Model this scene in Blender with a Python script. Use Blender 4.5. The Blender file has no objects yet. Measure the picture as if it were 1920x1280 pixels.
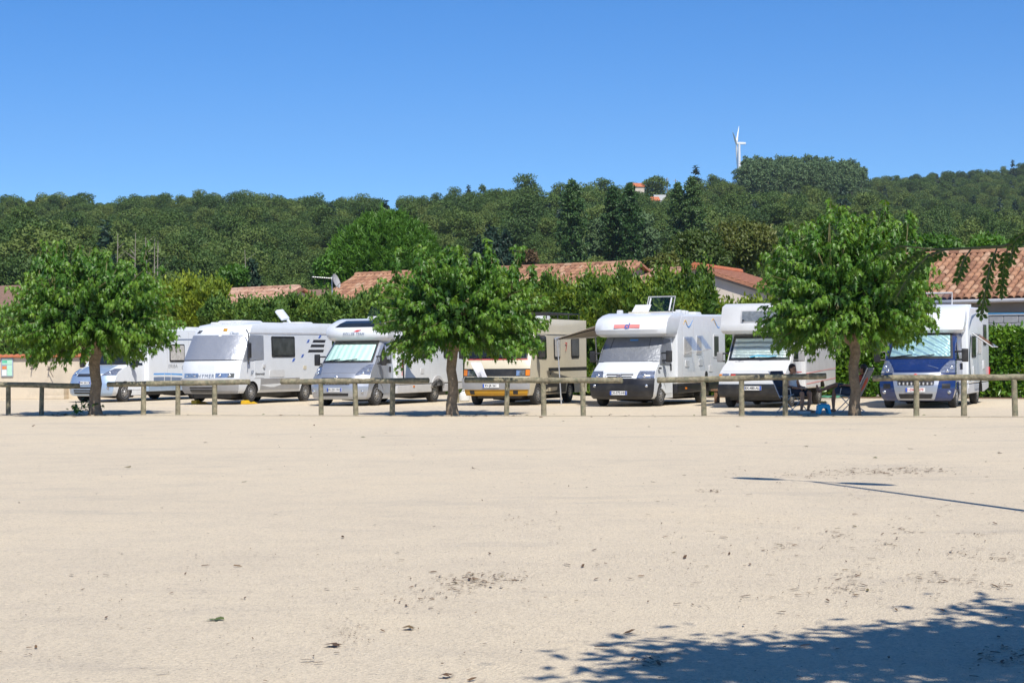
import bpy, bmesh, math, random
import numpy as np
from mathutils import Matrix, Vector
R = math.radians
rnd = random.Random(7)
rng = np.random.default_rng(11)
scene = bpy.context.scene
COL = scene.collection
# ------------------------------------------------------------------ camera
FPX, W0, H0 = 3500.0, 1920.0, 1280.0
CAM_H = 1.55
cam_d = bpy.data.cameras.new("camera")
cam_d.sensor_width = 36.0
cam_d.lens = 36.0 * FPX / W0
cam_d.clip_start, cam_d.clip_end = 0.1, 12000.0
cam = bpy.data.objects.new("camera", cam_d)
COL.objects.link(cam)
CM = Matrix.Rotation(R(90) + math.atan(24 / FPX), 4, 'X') @ Matrix.Rotation(R(-0.5), 4, 'Z')
cam.matrix_world = Matrix.Translation((0, 0, CAM_H)) @ CM
scene.camera = cam
# ------------------------------------------------------------------ light
SUN_AZ = (0.30, -0.954)          # horizontal direction towards the sun
SUN_EL = R(52)
world = bpy.data.worlds.new("World")
scene.world = world
world.use_nodes = True
wn = world.node_tree
for n in list(wn.nodes): wn.nodes.remove(n)
w_out = wn.nodes.new('ShaderNodeOutputWorld')
w_bg = wn.nodes.new('ShaderNodeBackground')
w_hs = wn.nodes.new('ShaderNodeHueSaturation')
w_sky = wn.nodes.new('ShaderNodeTexSky')
w_sky.sky_type = 'NISHITA'
w_sky.sun_disc = False
w_sky.sun_elevation = SUN_EL
w_sky.sun_rotation = math.atan2(SUN_AZ[0], SUN_AZ[1])
w_sky.altitude = 3000
w_sky.air_density = 1.0
w_sky.dust_density = 0.0
w_sky.ozone_density = 6.0
w_hs.inputs['Saturation'].default_value = 1.27
w_hs.inputs['Hue'].default_value = 0.504
w_hs.inputs['Value'].default_value = 1.0
w_bg.inputs['Strength'].default_value = 0.113
wn.links.new(w_sky.outputs[0], w_hs.inputs['Color'])
wn.links.new(w_hs.outputs[0], w_bg.inputs['Color'])
wn.links.new(w_bg.outputs[0], w_out.inputs['Surface'])
sun_d = bpy.data.lights.new("sun", 'SUN')
sun_d.energy = 4.5
sun_d.angle = R(0.53)
sun_d.color = (1.0, 0.945, 0.86)
sun = bpy.data.objects.new("sun", sun_d)
COL.objects.link(sun)
sun.location = (10, -30, 60)
sv = Vector((SUN_AZ[0] * math.cos(SUN_EL), SUN_AZ[1] * math.cos(SUN_EL), math.sin(SUN_EL)))
sun.rotation_euler = sv.to_track_quat('Z', 'Y').to_euler()
vs = scene.view_settings
vs.view_transform = 'Standard'
vs.look = 'None'
vs.exposure = 0.38
vs.gamma = 1.0
scene.render.engine = 'CYCLES'
scene.cycles.max_bounces = 8
scene.cycles.transparent_max_bounces = 16

# ------------------------------------------------------------------ helpers
def ray(px, py):
    return (CM.to_3x3() @ Vector(((px - W0 / 2) / FPX, -(py - H0 / 2) / FPX, -1.0)))
def at(px, py, Y):
    d = ray(px, py); k = Y / d.y
    return Vector((d.x * k, Y, CAM_H + d.z * k))
def ground_at(px, py):
    d = ray(px, py); k = -CAM_H / d.z
    return Vector((d.x * k, d.y * k, 0.0))

def tag(o, label=None, cat=None, group=None, kind=None):
    if label: o['label'] = label
    if cat: o['category'] = cat
    if group: o['group'] = group
    if kind: o['kind'] = kind
    return o
def empty(name, loc=(0, 0, 0), rz=0.0, label=None, cat=None, group=None):
    o = bpy.data.objects.new(name, None)
    COL.objects.link(o)
    o.location = loc; o.rotation_euler = (0, 0, rz); o.empty_display_size = 0.2
    return tag(o, label, cat, group)
def link_mesh(name, me, mats=None, parent=None):
    o = bpy.data.objects.new(name, me)
    COL.objects.link(o)
    if mats:
        for m in (mats if isinstance(mats, (list, tuple)) else [mats]): me.materials.append(m)
    if parent is not None: o.parent = parent
    return o
def finish(me, smooth=True, ang=38):
    if smooth and len(me.polygons):
        me.polygons.foreach_set('use_smooth', np.ones(len(me.polygons), dtype=bool))
        me.set_sharp_from_angle(angle=R(ang))
    me.update()

class MB:
    """collects shapes into one mesh"""
    def __init__(s): s.v = []; s.f = []; s.m = []
    def add(s, vs, fs, mi=0):
        b = len(s.v); s.v += [tuple(p) for p in vs]
        s.f += [tuple(b + i for i in f) for f in fs]; s.m += [mi] * len(fs)
        return s
    def box(s, x0, x1, y0, y1, z0, z1, mi=0):
        return s.add([(x0, y0, z0), (x1, y0, z0), (x1, y1, z0), (x0, y1, z0), (x0, y0, z1), (x1, y0, z1), (x1, y1, z1), (x0, y1, z1)],
                     [(0, 3, 2, 1), (4, 5, 6, 7), (0, 1, 5, 4), (1, 2, 6, 5), (2, 3, 7, 6), (3, 0, 4, 7)], mi)
    def obox(s, c, ax, ay, az, mi=0):
        """oriented box: centre and three half-axis vectors"""
        c, ax, ay, az = map(Vector, (c, ax, ay, az)); vs = []
        for k in (-1, 1):
            for i, j in ((-1, -1), (1, -1), (1, 1), (-1, 1)): vs.append(c + ax * i + ay * j + az * k)
        return s.add(vs, [(0, 3, 2, 1), (4, 5, 6, 7), (0, 1, 5, 4), (1, 2, 6, 5), (2, 3, 7, 6), (3, 0, 4, 7)], mi)
    def prism(s, poly, a, b, axis='x', mi=0):
        n = len(poly)
        def P(p, q):
            if axis == 'x': return (q, p[0], p[1])
            if axis == 'y': return (p[0], q, p[1])
            return (p[0], p[1], q)
        vs = [P(p, a) for p in poly] + [P(p, b) for p in poly]
        fs = [tuple(range(n - 1, -1, -1)), tuple(range(n, 2 * n))] + [(i, (i + 1) % n, n + (i + 1) % n, n + i) for i in range(n)]
        return s.add(vs, fs, mi)
    def slab(s, lo, hi, mi=0):
        n = len(lo)
        return s.add(list(lo) + list(hi), [tuple(range(n - 1, -1, -1)), tuple(range(n, 2 * n))] + [(i, (i + 1) % n, n + (i + 1) % n, n + i) for i in range(n)], mi)
    def tube(s, pts, r, n=8, mi=0, cap=True):
        pts = [Vector(p) for p in pts]; m = len(pts)
        rs = r if isinstance(r, (list, tuple)) else [r] * m
        b = len(s.v); up = None
        for i, p in enumerate(pts):
            t = (pts[min(i + 1, m - 1)] - pts[max(i - 1, 0)]).normalized()
            if up is None: up = Vector((0, 0, 1)) if abs(t.z) < 0.9 else Vector((1, 0, 0))
            x = t.cross(up)
            if x.length < 1e-5: x = t.cross(Vector((0, 1, 0.1)))
            x.normalize(); y = x.cross(t).normalized(); up = y
            for k in range(n):
                a = 2 * math.pi * k / n
                s.v.append(tuple(p + (x * math.cos(a) + y * math.sin(a)) * rs[i]))
        for i in range(m - 1):
            for k in range(n):
                a = b + i * n + k; c = b + i * n + (k + 1) % n
                s.f.append((a, c, c + n, a + n)); s.m.append(mi)
        if cap:
            s.f.append(tuple(b + k for k in range(n - 1, -1, -1))); s.m.append(mi)
            s.f.append(tuple(b + (m - 1) * n + k for k in range(n))); s.m.append(mi)
        return s
    def lathe(s, prof, c, axis='z', n=24, mi=0, mifun=None):
        """prof: (radius, height) pairs; closed at zero radius or left open"""
        c = Vector(c); b = len(s.v); m = len(prof)
        for (r, h) in prof:
            for k in range(n):
                a = 2 * math.pi * k / n; u, w = r * math.cos(a), r * math.sin(a)
                s.v.append(tuple(c + (Vector((u, w, h)) if axis == 'z' else Vector((h, u, w)) if axis == 'x' else Vector((w, h, u)))))
        for i in range(m - 1):
            for k in range(n):
                a = b + i * n + k; d = b + i * n + (k + 1) % n
                s.f.append((a, d, d + n, a + n)); s.m.append(mifun(i, k) if mifun else mi)
        s.f.append(tuple(b + k for k in range(n - 1, -1, -1))); s.m.append(mi)
        s.f.append(tuple(b + (m - 1) * n + k for k in range(n))); s.m.append(mi)
        return s
    def ball(s, c, rad, n=10, mi=0, sq=1.0):
        prof = [(max(1e-4, math.sin(math.pi * i / n)), -math.cos(math.pi * i / n)) for i in range(n + 1)]
        rad = Vector(rad) if not isinstance(rad, (int, float)) else Vector((rad,) * 3)
        b = len(s.v); s.lathe(prof, (0, 0, 0), 'z', n + 2, mi)
        for i in range(b, len(s.v)):
            v = s.v[i]; s.v[i] = (c[0] + v[0] * rad.x, c[1] + v[1] * rad.y, c[2] + v[2] * rad.z)
        return s
    def loft(s, rings, mi=0, caps=True):
        n = len(rings[0]); b = len(s.v)
        for r in rings: s.v += [tuple(p) for p in r]
        for i in range(len(rings) - 1):
            for k in range(n):
                a = b + i * n + k; d = b + i * n + (k + 1) % n
                s.f.append((a, d, d + n, a + n)); s.m.append(mi)
        if caps:
            s.f.append(tuple(b + k for k in range(n - 1, -1, -1))); s.m.append(mi)
            s.f.append(tuple(b + (len(rings) - 1) * n + k for k in range(n))); s.m.append(mi)
        return s
    def mesh(s, name, bevel=0.0, seg=2, smooth=True, ang=38, bang=30):
        me = bpy.data.meshes.new(name)
        me.from_pydata(s.v, [], s.f)
        me.polygons.foreach_set('material_index', s.m)
        bm = bmesh.new(); bm.from_mesh(me)
        bmesh.ops.recalc_face_normals(bm, faces=bm.faces)
        if bevel:
            es = [e for e in bm.edges if len(e.link_faces) == 2 and e.calc_face_angle(0) > R(bang)]
            bmesh.ops.bevel(bm, geom=es, offset=bevel, segments=seg, affect='EDGES', profile=0.6, clamp_overlap=True)
        bm.to_mesh(me); bm.free()
        finish(me, smooth, ang)
        return me
    def build(s, name, mats, parent=None, bevel=0.0, seg=2, smooth=True, ang=38, bang=30):
        return link_mesh(name, s.mesh(name, bevel, seg, smooth, ang, bang), mats, parent)

def np_mesh(name, V, F, tint=None, mats=None, parent=None, smooth=False, link=True, mi=None):
    """V (n,3); F (m,k) uniform polygons; tint per face"""
    me = bpy.data.meshes.new(name)
    V = np.ascontiguousarray(V, dtype=np.float32); F = np.ascontiguousarray(F, dtype=np.int32)
    k = F.shape[1]
    me.vertices.add(len(V)); me.vertices.foreach_set('co', V.ravel())
    me.loops.add(F.size); me.loops.foreach_set('vertex_index', F.ravel())
    me.polygons.add(len(F))
    me.polygons.foreach_set('loop_start', np.arange(0, F.size, k, dtype=np.int32))
    if mi is not None: me.polygons.foreach_set('material_index', np.asarray(mi, dtype=np.int32))
    if tint is not None:
        a = me.attributes.new('tint', 'FLOAT', 'FACE'); a.data.foreach_set('value', np.asarray(tint, dtype=np.float32))
    me.update(calc_edges=True); me.validate()
    if smooth: me.polygons.foreach_set('use_smooth', np.ones(len(F), dtype=bool))
    if not link:
        for m in (mats if isinstance(mats, (list, tuple)) else [mats]): me.materials.append(m)
        return me
    return link_mesh(name, me, mats, parent)

def scatter_template(TV, TF, pos, ydir, ndir, scale):
    """copies of a small template (y = along, z = normal) at many places"""
    y = ydir / np.maximum(np.linalg.norm(ydir, axis=1, keepdims=True), 1e-6)
    n = ndir - (ndir * y).sum(1, keepdims=True) * y
    n /= np.maximum(np.linalg.norm(n, axis=1, keepdims=True), 1e-6)
    x = np.cross(y, n)
    sc = np.asarray(scale).reshape(-1, 1, 1)
    V = (TV[None, :, 0:1] * x[:, None] + TV[None, :, 1:2] * y[:, None] + TV[None, :, 2:3] * n[:, None]) * sc + pos[:, None]
    N, k = len(pos), len(TV)
    F = (TF[None] + (np.arange(N) * k)[:, None, None]).reshape(-1, TF.shape[1])
    return V.reshape(-1, 3), F

def boolean_cut(obj, cutter_mb, mi=1):
    cm = cutter_mb.mesh('cutter', smooth=False)
    for p in cm.polygons: p.material_index = mi
    co = bpy.data.objects.new('cutter', cm); COL.objects.link(co)
    if obj.parent is not None: co.parent = obj.parent
    md = obj.modifiers.new('cut', 'BOOLEAN'); md.operation = 'DIFFERENCE'; md.object = co; md.solver = 'EXACT'
    dg = bpy.context.evaluated_depsgraph_get(); dg.update()
    me = bpy.data.meshes.new_from_object(obj.evaluated_get(dg))
    obj.modifiers.remove(md)
    old = obj.data; obj.data = me; me.name = old.name
    bpy.data.objects.remove(co); bpy.data.meshes.remove(cm)
    finish(me)

def lettering(txt, size, mat, parent, origin, ux, uy, name='lettering', align='CENTER', thick=0.002, shear=0.0, space=1.0, bold=0.0):
    """flat letters standing on a surface: ux reading direction, uy up"""
    cu = bpy.data.curves.new(name, 'FONT'); cu.body = txt; cu.size = size; cu.align_x = align; cu.align_y = 'CENTER'
    cu.extrude = thick; cu.shear = shear; cu.space_character = space; cu.offset = bold; cu.resolution_u = 3
    to = bpy.data.objects.new(name, cu); COL.objects.link(to)
    dg = bpy.context.evaluated_depsgraph_get(); dg.update()
    me = bpy.data.meshes.new_from_object(to.evaluated_get(dg))
    bpy.data.objects.remove(to); bpy.data.curves.remove(cu)
    ux = Vector(ux).normalized(); uy = Vector(uy).normalized(); uz = ux.cross(uy)
    M = Matrix((ux, uy, uz)).transposed().to_4x4(); M.translation = Vector(origin)
    me.transform(M)
    me.materials.clear()
    return link_mesh(name, me, mat, parent)

# ------------------------------------------------------------------ materials
def nodes_of(name):
    m = bpy.data.materials.new(name); m.use_nodes = True
    nt = m.node_tree; b = nt.nodes['Principled BSDF']
    return m, nt, b
def L(nt, a, b): nt.links.new(a, b)
def tex(nt, kind, scale, detail=3.0, rough=0.55, coord='Object'):
    tc = nt.nodes.new('ShaderNodeTexCoord')
    t = nt.nodes.new(kind); t.inputs['Scale'].default_value = scale
    if 'Detail' in t.inputs: t.inputs['Detail'].default_value = detail
    if 'Roughness' in t.inputs: t.inputs['Roughness'].default_value = rough
    L(nt, tc.outputs[coord], t.inputs['Vector'])
    return t
def ramp(nt, fac, stops):
    r = nt.nodes.new('ShaderNodeValToRGB'); els = r.color_ramp.elements
    while len(els) < len(stops): els.new(0.5)
    for e, (p, c) in zip(els, stops): e.position = p; e.color = (*c, 1) if len(c) == 3 else c
    L(nt, fac, r.inputs['Fac']); return r
def mixc(nt, fac, a, b, mode='MIX'):
    m = nt.nodes.new('ShaderNodeMix'); m.data_type = 'RGBA'; m.blend_type = mode
    for s, v in ((m.inputs[0], fac), (m.inputs[6], a), (m.inputs[7], b)):
        if isinstance(v, (int, float)): s.default_value = v
        elif isinstance(v, tuple): s.default_value = (*v, 1)
        else: L(nt, v, s)
    return m.outputs[2]
def bump(nt, b, h, dist=0.01, strength=0.5):
    n = nt.nodes.new('ShaderNodeBump'); n.inputs['Distance'].default_value = dist; n.inputs['Strength'].default_value = strength
    L(nt, h, n.inputs['Height']); L(nt, n.outputs[0], b.inputs['Normal']); return n
def plain(name, col, rough=0.5, metal=0.0, var=0.12, scale=3.0, coat=0.0, bscale=0, bdist=0.003, spec=0.5, dirt=None, dirt_amt=0.0):
    m, nt, b = nodes_of(name)
    t = tex(nt, 'ShaderNodeTexNoise', scale, 5.0, 0.6)
    lo = tuple(c * (1 - var) for c in col); hi = tuple(min(1, c * (1 + var * 0.6)) for c in col)
    r = ramp(nt, t.outputs['Fac'], [(0.3, lo), (0.7, hi)])
    out = r.outputs[0]
    if dirt:
        t2 = tex(nt, 'ShaderNodeTexNoise', scale * 0.9, 8.0, 0.7)
        rr = ramp(nt, t2.outputs['Fac'], [(0.48, (0, 0, 0)), (0.75, (dirt_amt,) * 3)])
        out = mixc(nt, rr.outputs[0], out, dirt)
    L(nt, out, b.inputs['Base Color'])
    b.inputs['Roughness'].default_value = rough; b.inputs['Metallic'].default_value = metal
    b.inputs['Specular IOR Level'].default_value = spec
    b.inputs['Coat Weight'].default_value = coat; b.inputs['Coat Roughness'].default_value = 0.06
    if bscale:
        t3 = tex(nt, 'ShaderNodeTexNoise', bscale, 4.0, 0.6); bump(nt, b, t3.outputs['Fac'], bdist, 0.6)
    return m
def foliage(name, dark, mid, light, rough=0.45, trans=0.28, spec=0.4, tcol=None, use_obj=True):
    """leaf colour varies from leaf to leaf and plant to plant"""
    m, nt, b = nodes_of(name)
    at_ = nt.nodes.new('ShaderNodeAttribute'); at_.attribute_name = 'tint'
    fac = at_.outputs['Fac']
    if use_obj:
        oi = nt.nodes.new('ShaderNodeObjectInfo')
        ma = nt.nodes.new('ShaderNodeMath'); ma.operation = 'MULTIPLY_ADD'; ma.inputs[1].default_value = 0.6
        mb = nt.nodes.new('ShaderNodeMath'); mb.operation = 'MULTIPLY'; mb.inputs[1].default_value = 0.4
        L(nt, oi.outputs['Random'], ma.inputs[0]); L(nt, at_.outputs['Fac'], mb.inputs[0]); L(nt, mb.outputs[0], ma.inputs[2])
        fac = ma.outputs[0]
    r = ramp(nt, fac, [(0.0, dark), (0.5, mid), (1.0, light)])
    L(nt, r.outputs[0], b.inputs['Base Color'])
    b.inputs['Roughness'].default_value = rough; b.inputs['Specular IOR Level'].default_value = spec
    tr = nt.nodes.new('ShaderNodeBsdfTranslucent')
    hs = nt.nodes.new('ShaderNodeHueSaturation'); hs.inputs['Hue'].default_value = 0.475; hs.inputs['Saturation'].default_value = 1.1; hs.inputs['Value'].default_value = 1.5
    L(nt, r.outputs[0], hs.inputs['Color']); L(nt, hs.outputs[0], tr.inputs['Color'])
    ms = nt.nodes.new('ShaderNodeMixShader'); ms.inputs[0].default_value = trans
    L(nt, b.outputs[0], ms.inputs[1]); L(nt, tr.outputs[0], ms.inputs[2])
    L(nt, ms.outputs[0], nt.nodes['Material Output'].inputs['Surface'])
    return m
def glassy(name, tint, refl=0.06):
    m, nt, b = nodes_of(name)
    nt.nodes.remove(b)
    tp = nt.nodes.new('ShaderNodeBsdfTransparent'); tp.inputs[0].default_value = (*tint, 1)
    gl = nt.nodes.new('ShaderNodeBsdfGlossy'); gl.inputs['Roughness'].default_value = 0.03
    lw = nt.nodes.new('ShaderNodeLayerWeight'); lw.inputs[0].default_value = 0.5
    pw = nt.nodes.new('ShaderNodeMath'); pw.operation = 'POWER'; pw.inputs[1].default_value = 5.0
    fr = nt.nodes.new('ShaderNodeMath'); fr.operation = 'MULTIPLY_ADD'; fr.inputs[1].default_value = 0.9; fr.inputs[2].default_value = 0.045
    L(nt, lw.outputs['Facing'], pw.inputs[0]); L(nt, pw.outputs[0], fr.inputs[0])
    ms = nt.nodes.new('ShaderNodeMixShader')
    L(nt, fr.outputs[0], ms.inputs[0]); L(nt, tp.outputs[0], ms.inputs[1]); L(nt, gl.outputs[0], ms.inputs[2])
    L(nt, ms.outputs[0], nt.nodes['Material Output'].inputs['Surface'])
    return m
def foil(name, col, wave, rough=0.28, metal=0.85, dist=0.02, direction=None, wrink=14.0):
    m, nt, b = nodes_of(name)
    b.inputs['Base Color'].default_value = (*col, 1); b.inputs['Metallic'].default_value = metal; b.inputs['Roughness'].default_value = rough
    t = tex(nt, 'ShaderNodeTexNoise', wrink, 4.0, 0.6)
    if wave:
        w = tex(nt, 'ShaderNodeTexWave', wave, 2.0); w.inputs['Distortion'].default_value = 1.2
        if direction: w.bands_direction = direction
        ad = nt.nodes.new('ShaderNodeMath'); ad.operation = 'ADD'
        L(nt, t.outputs['Fac'], ad.inputs[0]); L(nt, w.outputs['Fac'], ad.inputs[1]); h = ad.outputs[0]
    else: h = t.outputs['Fac']
    bump(nt, b, h, dist, 1.0)
    return m

M = {}
M['white'] = plain('white_bodywork', (0.70, 0.73, 0.755), 0.32, var=0.04, scale=1.5, coat=0.3, dirt=(0.5, 0.47, 0.4), dirt_amt=0.18)
M['offwhite'] = plain('offwhite_bodywork', (0.63, 0.64, 0.64), 0.4, var=0.05, scale=1.5, coat=0.15, dirt=(0.45, 0.42, 0.36), dirt_amt=0.25)
M['cream'] = plain('cream_bodywork', (0.62, 0.56, 0.42), 0.4, var=0.05, scale=1.5, coat=0.15, dirt=(0.4, 0.35, 0.26), dirt_amt=0.25)
M['silver'] = plain('silver_paint', (0.42, 0.45, 0.50), 0.36, 0.55, var=0.05, coat=0.6, dirt=(0.4, 0.38, 0.34), dirt_amt=0.2)
M['lightblue'] = plain('light_blue_paint', (0.36, 0.47, 0.62), 0.34, 0.4, var=0.05, coat=0.6, dirt=(0.4, 0.38, 0.34), dirt_amt=0.15)
M['navy'] = plain('navy_paint', (0.012, 0.032, 0.13), 0.25, 0.15, var=0.1, coat=0.8, dirt=(0.2, 0.2, 0.2), dirt_amt=0.1)
M['grey'] = plain('grey_plastic', (0.30, 0.30, 0.30), 0.55, var=0.1, dirt=(0.4, 0.36, 0.3), dirt_amt=0.3)
M['ltgrey'] = plain('light_grey_panel', (0.50, 0.50, 0.50), 0.5, var=0.08, dirt=(0.4, 0.36, 0.3), dirt_amt=0.2)
M['black'] = plain('black_plastic', (0.02, 0.02, 0.022), 0.45, var=0.3, dirt=(0.12, 0.11, 0.09), dirt_amt=0.4)
M['gloss_black'] = plain('glossy_dark_bumper', (0.012, 0.012, 0.015), 0.38, var=0.2, coat=0.1, dirt=(0.12, 0.11, 0.09), dirt_amt=0.25)
M['rubber'] = plain('tyre_rubber', (0.03, 0.03, 0.03), 0.85, var=0.2, dirt=(0.16, 0.14, 0.12), dirt_amt=0.55, bscale=60)
M['chrome'] = plain('chrome', (0.75, 0.76, 0.78), 0.18, 0.9, var=0.05)
M['rim'] = plain('hubcap_silver', (0.5, 0.5, 0.5), 0.35, 0.7, var=0.15, scale=8, dirt=(0.3, 0.26, 0.2), dirt_amt=0.35)
M['alu'] = plain('aluminium', (0.6, 0.61, 0.62), 0.38, 0.7, var=0.1)
M['dkglass'] = plain('tinted_window', (0.018, 0.022, 0.024), 0.06, var=0.35, scale=2.5, spec=0.6)
M['greyglass'] = plain('acrylic_window', (0.07, 0.075, 0.075), 0.12, var=0.5, scale=2.2, spec=0.6)
M['glass'] = glassy('clear_glass', (0.93, 0.97, 0.955))
M['acrylic'] = glassy('clear_acrylic', (0.80, 0.83, 0.86))
M['bluefilm'] = glassy('blue_tinted_acrylic', (0.94, 0.96, 0.985))
M['lampglass'] = plain('headlamp_glass', (0.55, 0.57, 0.6), 0.12, 0.75, var=0.5, scale=16, coat=1.0)
M['amber'] = plain('amber_lens', (0.75, 0.22, 0.02), 0.2, var=0.2)
M['red'] = plain('red_paint', (0.6, 0.03, 0.03), 0.4, var=0.1)
M['pinkband'] = plain('pink_band_print', (0.75, 0.26, 0.24), 0.45, var=0.1)
M['plate'] = plain('plate_white', (0.78, 0.78, 0.76), 0.4, var=0.04)
M['plateblue'] = plain('plate_blue_band', (0.03, 0.10, 0.5), 0.4, var=0.05)
M['ink'] = plain('black_print', (0.02, 0.02, 0.025), 0.5, var=0.1)
M['redink'] = plain('red_print', (0.55, 0.05, 0.05), 0.5, var=0.1)
M['blueink'] = plain('blue_print', (0.05, 0.12, 0.42), 0.5, var=0.1)
M['paleblueink'] = plain('pale_blue_print', (0.10, 0.33, 0.72), 0.5, var=0.1)
M['yellowink'] = plain('yellow_print', (0.75, 0.45, 0.06), 0.5, var=0.1)
M['greyink'] = plain('grey_blue_print', (0.15, 0.2, 0.3), 0.5, var=0.1)
M['yellow'] = plain('yellow_plastic', (0.72, 0.45, 0.02), 0.45, var=0.1, scale=8)
M['yellowvalance'] = plain('yellow_valance_paint', (0.55, 0.28, 0.01), 0.45, var=0.12, dirt=(0.3, 0.25, 0.15), dirt_amt=0.35)
M['bluestool'] = plain('bright_blue_plastic', (0.05, 0.58, 0.88), 0.4, var=0.06)
M['cover'] = foil('grey_thermal_cover', (0.21, 0.225, 0.25), 0, rough=0.42, metal=0.35, dist=0.03, wrink=5.0)
M['coversilver'] = foil('silver_thermal_cover', (0.40, 0.42, 0.455), 0, rough=0.40, metal=0.5, dist=0.025, wrink=4.0)
M['foilgreen'] = foil('pale_green_sunshade', (0.74, 0.90, 0.84), 1.6, rough=0.5, metal=0.05, dist=0.02, direction='X', wrink=6)
M['foilquilt'] = foil('quilted_silver_sunshade', (0.90, 0.93, 0.94), 2.2, rough=0.28, metal=0.6, dist=0.05, direction='Z', wrink=12)
M['foilblue'] = foil('bluish_quilted_sunshade', (0.74, 0.94, 0.98), 1.9, rough=0.28, metal=0.55, dist=0.05, direction='DIAGONAL', wrink=7)
M['canvas'] = plain('awning_canvas', (0.42, 0.37, 0.31), 0.8, var=0.1, scale=6)
M['cloth'] = plain('white_cloth', (0.75, 0.76, 0.8), 0.85, var=0.08, scale=8)
M['curtain'] = plain('pale_curtain', (0.5, 0.48, 0.44), 0.85, var=0.3, scale=12)
# ------------------------------------------------------------------ ground
def gravel_material():
    m, nt, b = nodes_of('pale_gravel')
    big = tex(nt, 'ShaderNodeTexNoise', 0.16, 5.0, 0.6)
    mid = tex(nt, 'ShaderNodeTexNoise', 1.7, 6.0, 0.65)
    gr = tex(nt, 'ShaderNodeTexVoronoi', 46.0); gr.feature = 'F1'
    gr2 = tex(nt, 'ShaderNodeTexNoise', 95.0, 3.0, 0.7)
    base = ramp(nt, big.outputs['Fac'], [(0.32, (0.57, 0.495, 0.38)), (0.52, (0.605, 0.525, 0.40)), (0.72, (0.625, 0.535, 0.395))])
    patch = ramp(nt, mid.outputs['Fac'], [(0.28, (0.93, 0.93, 0.94)), (0.55, (1, 1, 1)), (0.8, (1.03, 1.02, 1.0))])
    c1 = mixc(nt, 1.0, base.outputs[0], patch.outputs[0], 'MULTIPLY')
    grain = ramp(nt, gr.outputs['Color'], [(0.0, (0.42, 0.41, 0.41)), (0.22, (0.88, 0.88, 0.88)), (0.6, (1.05, 1.04, 1.02)), (1.0, (1.28, 1.26, 1.22))])
    c2 = mixc(nt, 0.95, c1, grain.outputs[0], 'MULTIPLY')
    fine = ramp(nt, gr2.outputs['Fac'], [(0.3, (0.72, 0.71, 0.7)), (0.55, (1.02, 1.02, 1.02)), (0.75, (1.12, 1.11, 1.09))])
    c3 = mixc(nt, 0.6, c2, fine.outputs[0], 'MULTIPLY')
    # rolled-in dark grit, in streaks along the wheel tracks
    tc = nt.nodes.new('ShaderNodeTexCoord'); mp = nt.nodes.new('ShaderNodeMapping')
    mp.inputs['Scale'].default_value = (0.5, 1.3, 1); mp.inputs['Rotation'].default_value = (0, 0, R(-28))
    st = nt.nodes.new('ShaderNodeTexNoise'); st.inputs['Scale'].default_value = 0.55; st.inputs['Detail'].default_value = 9; st.inputs['Roughness'].default_value = 0.72
    L(nt, tc.outputs['Object'], mp.inputs[0]); L(nt, mp.outputs[0], st.inputs['Vector'])
    sr = ramp(nt, st.outputs['Fac'], [(0.54, (0, 0, 0)), (0.78, (0.45, 0.45, 0.45))])
    c4 = mixc(nt, sr.outputs[0], c3, (0.34, 0.31, 0.28))
    L(nt, c4, b.inputs['Base Color'])
    b.inputs['Roughness'].default_value = 0.95; b.inputs['Specular IOR Level'].default_value = 0.15
    ad = nt.nodes.new('ShaderNodeMath'); ad.operation = 'ADD'
    L(nt, gr.outputs['Distance'], ad.inputs[0]); L(nt, gr2.outputs['Fac'], ad.inputs[1])
    bump(nt, b, ad.outputs[0], 0.014, 0.8)
    return m
M['gravel'] = gravel_material()
M['kerb'] = plain('pale_concrete_edging', (0.55, 0.485, 0.38), 0.95, var=0.12, scale=4, bscale=60)
M['bark'] = plain('tree_bark', (0.22, 0.165, 0.11), 0.9, var=0.45, scale=9, bscale=22, bdist=0.03, dirt=(0.34, 0.28, 0.18), dirt_amt=0.8)
M['twig'] = plain('green_twig', (0.16, 0.15, 0.06), 0.8, var=0.3, scale=9)
M['deadwood'] = plain('grey_dead_wood', (0.28, 0.24, 0.2), 0.9, var=0.2, scale=3)
M['hillgrass'] = plain('hillside_undergrowth', (0.06, 0.085, 0.025), 0.95, var=0.5, scale=0.05)
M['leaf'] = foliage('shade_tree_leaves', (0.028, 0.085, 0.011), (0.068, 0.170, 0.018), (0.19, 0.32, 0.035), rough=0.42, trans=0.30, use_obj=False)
M['wood'] = foliage('woodland_leaves', (0.028, 0.066, 0.012), (0.066, 0.122, 0.019), (0.155, 0.195, 0.038), rough=0.65, trans=0.15)
M['wood2'] = foliage('pale_grove_leaves', (0.066, 0.122, 0.046), (0.09, 0.15, 0.058), (0.115, 0.18, 0.07), rough=0.65, trans=0.15)
M['poplar'] = foliage('poplar_leaves', (0.034, 0.088, 0.022), (0.060, 0.125, 0.032), (0.10, 0.165, 0.046), rough=0.5, trans=0.2)
M['walnut'] = foliage('walnut_leaves', (0.040, 0.078, 0.015), (0.072, 0.115, 0.022), (0.145, 0.155, 0.032), rough=0.5, trans=0.25)
M['pine'] = foliage('pine_needles', (0.022, 0.080, 0.010), (0.052, 0.145, 0.014), (0.115, 0.245, 0.026), rough=0.5, trans=0.2)
M['spruce'] = foliage('spruce_needles', (0.010, 0.032, 0.018), (0.018, 0.048, 0.026), (0.03, 0.066, 0.034), rough=0.6, trans=0.08)
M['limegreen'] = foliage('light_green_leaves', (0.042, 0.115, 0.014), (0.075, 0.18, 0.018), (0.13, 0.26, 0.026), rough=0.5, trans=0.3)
M['thuja'] = foliage('thuja_sprays', (0.044, 0.105, 0.020), (0.09, 0.175, 0.026), (0.19, 0.275, 0.036), rough=0.6, trans=0.15, use_obj=False)
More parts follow.
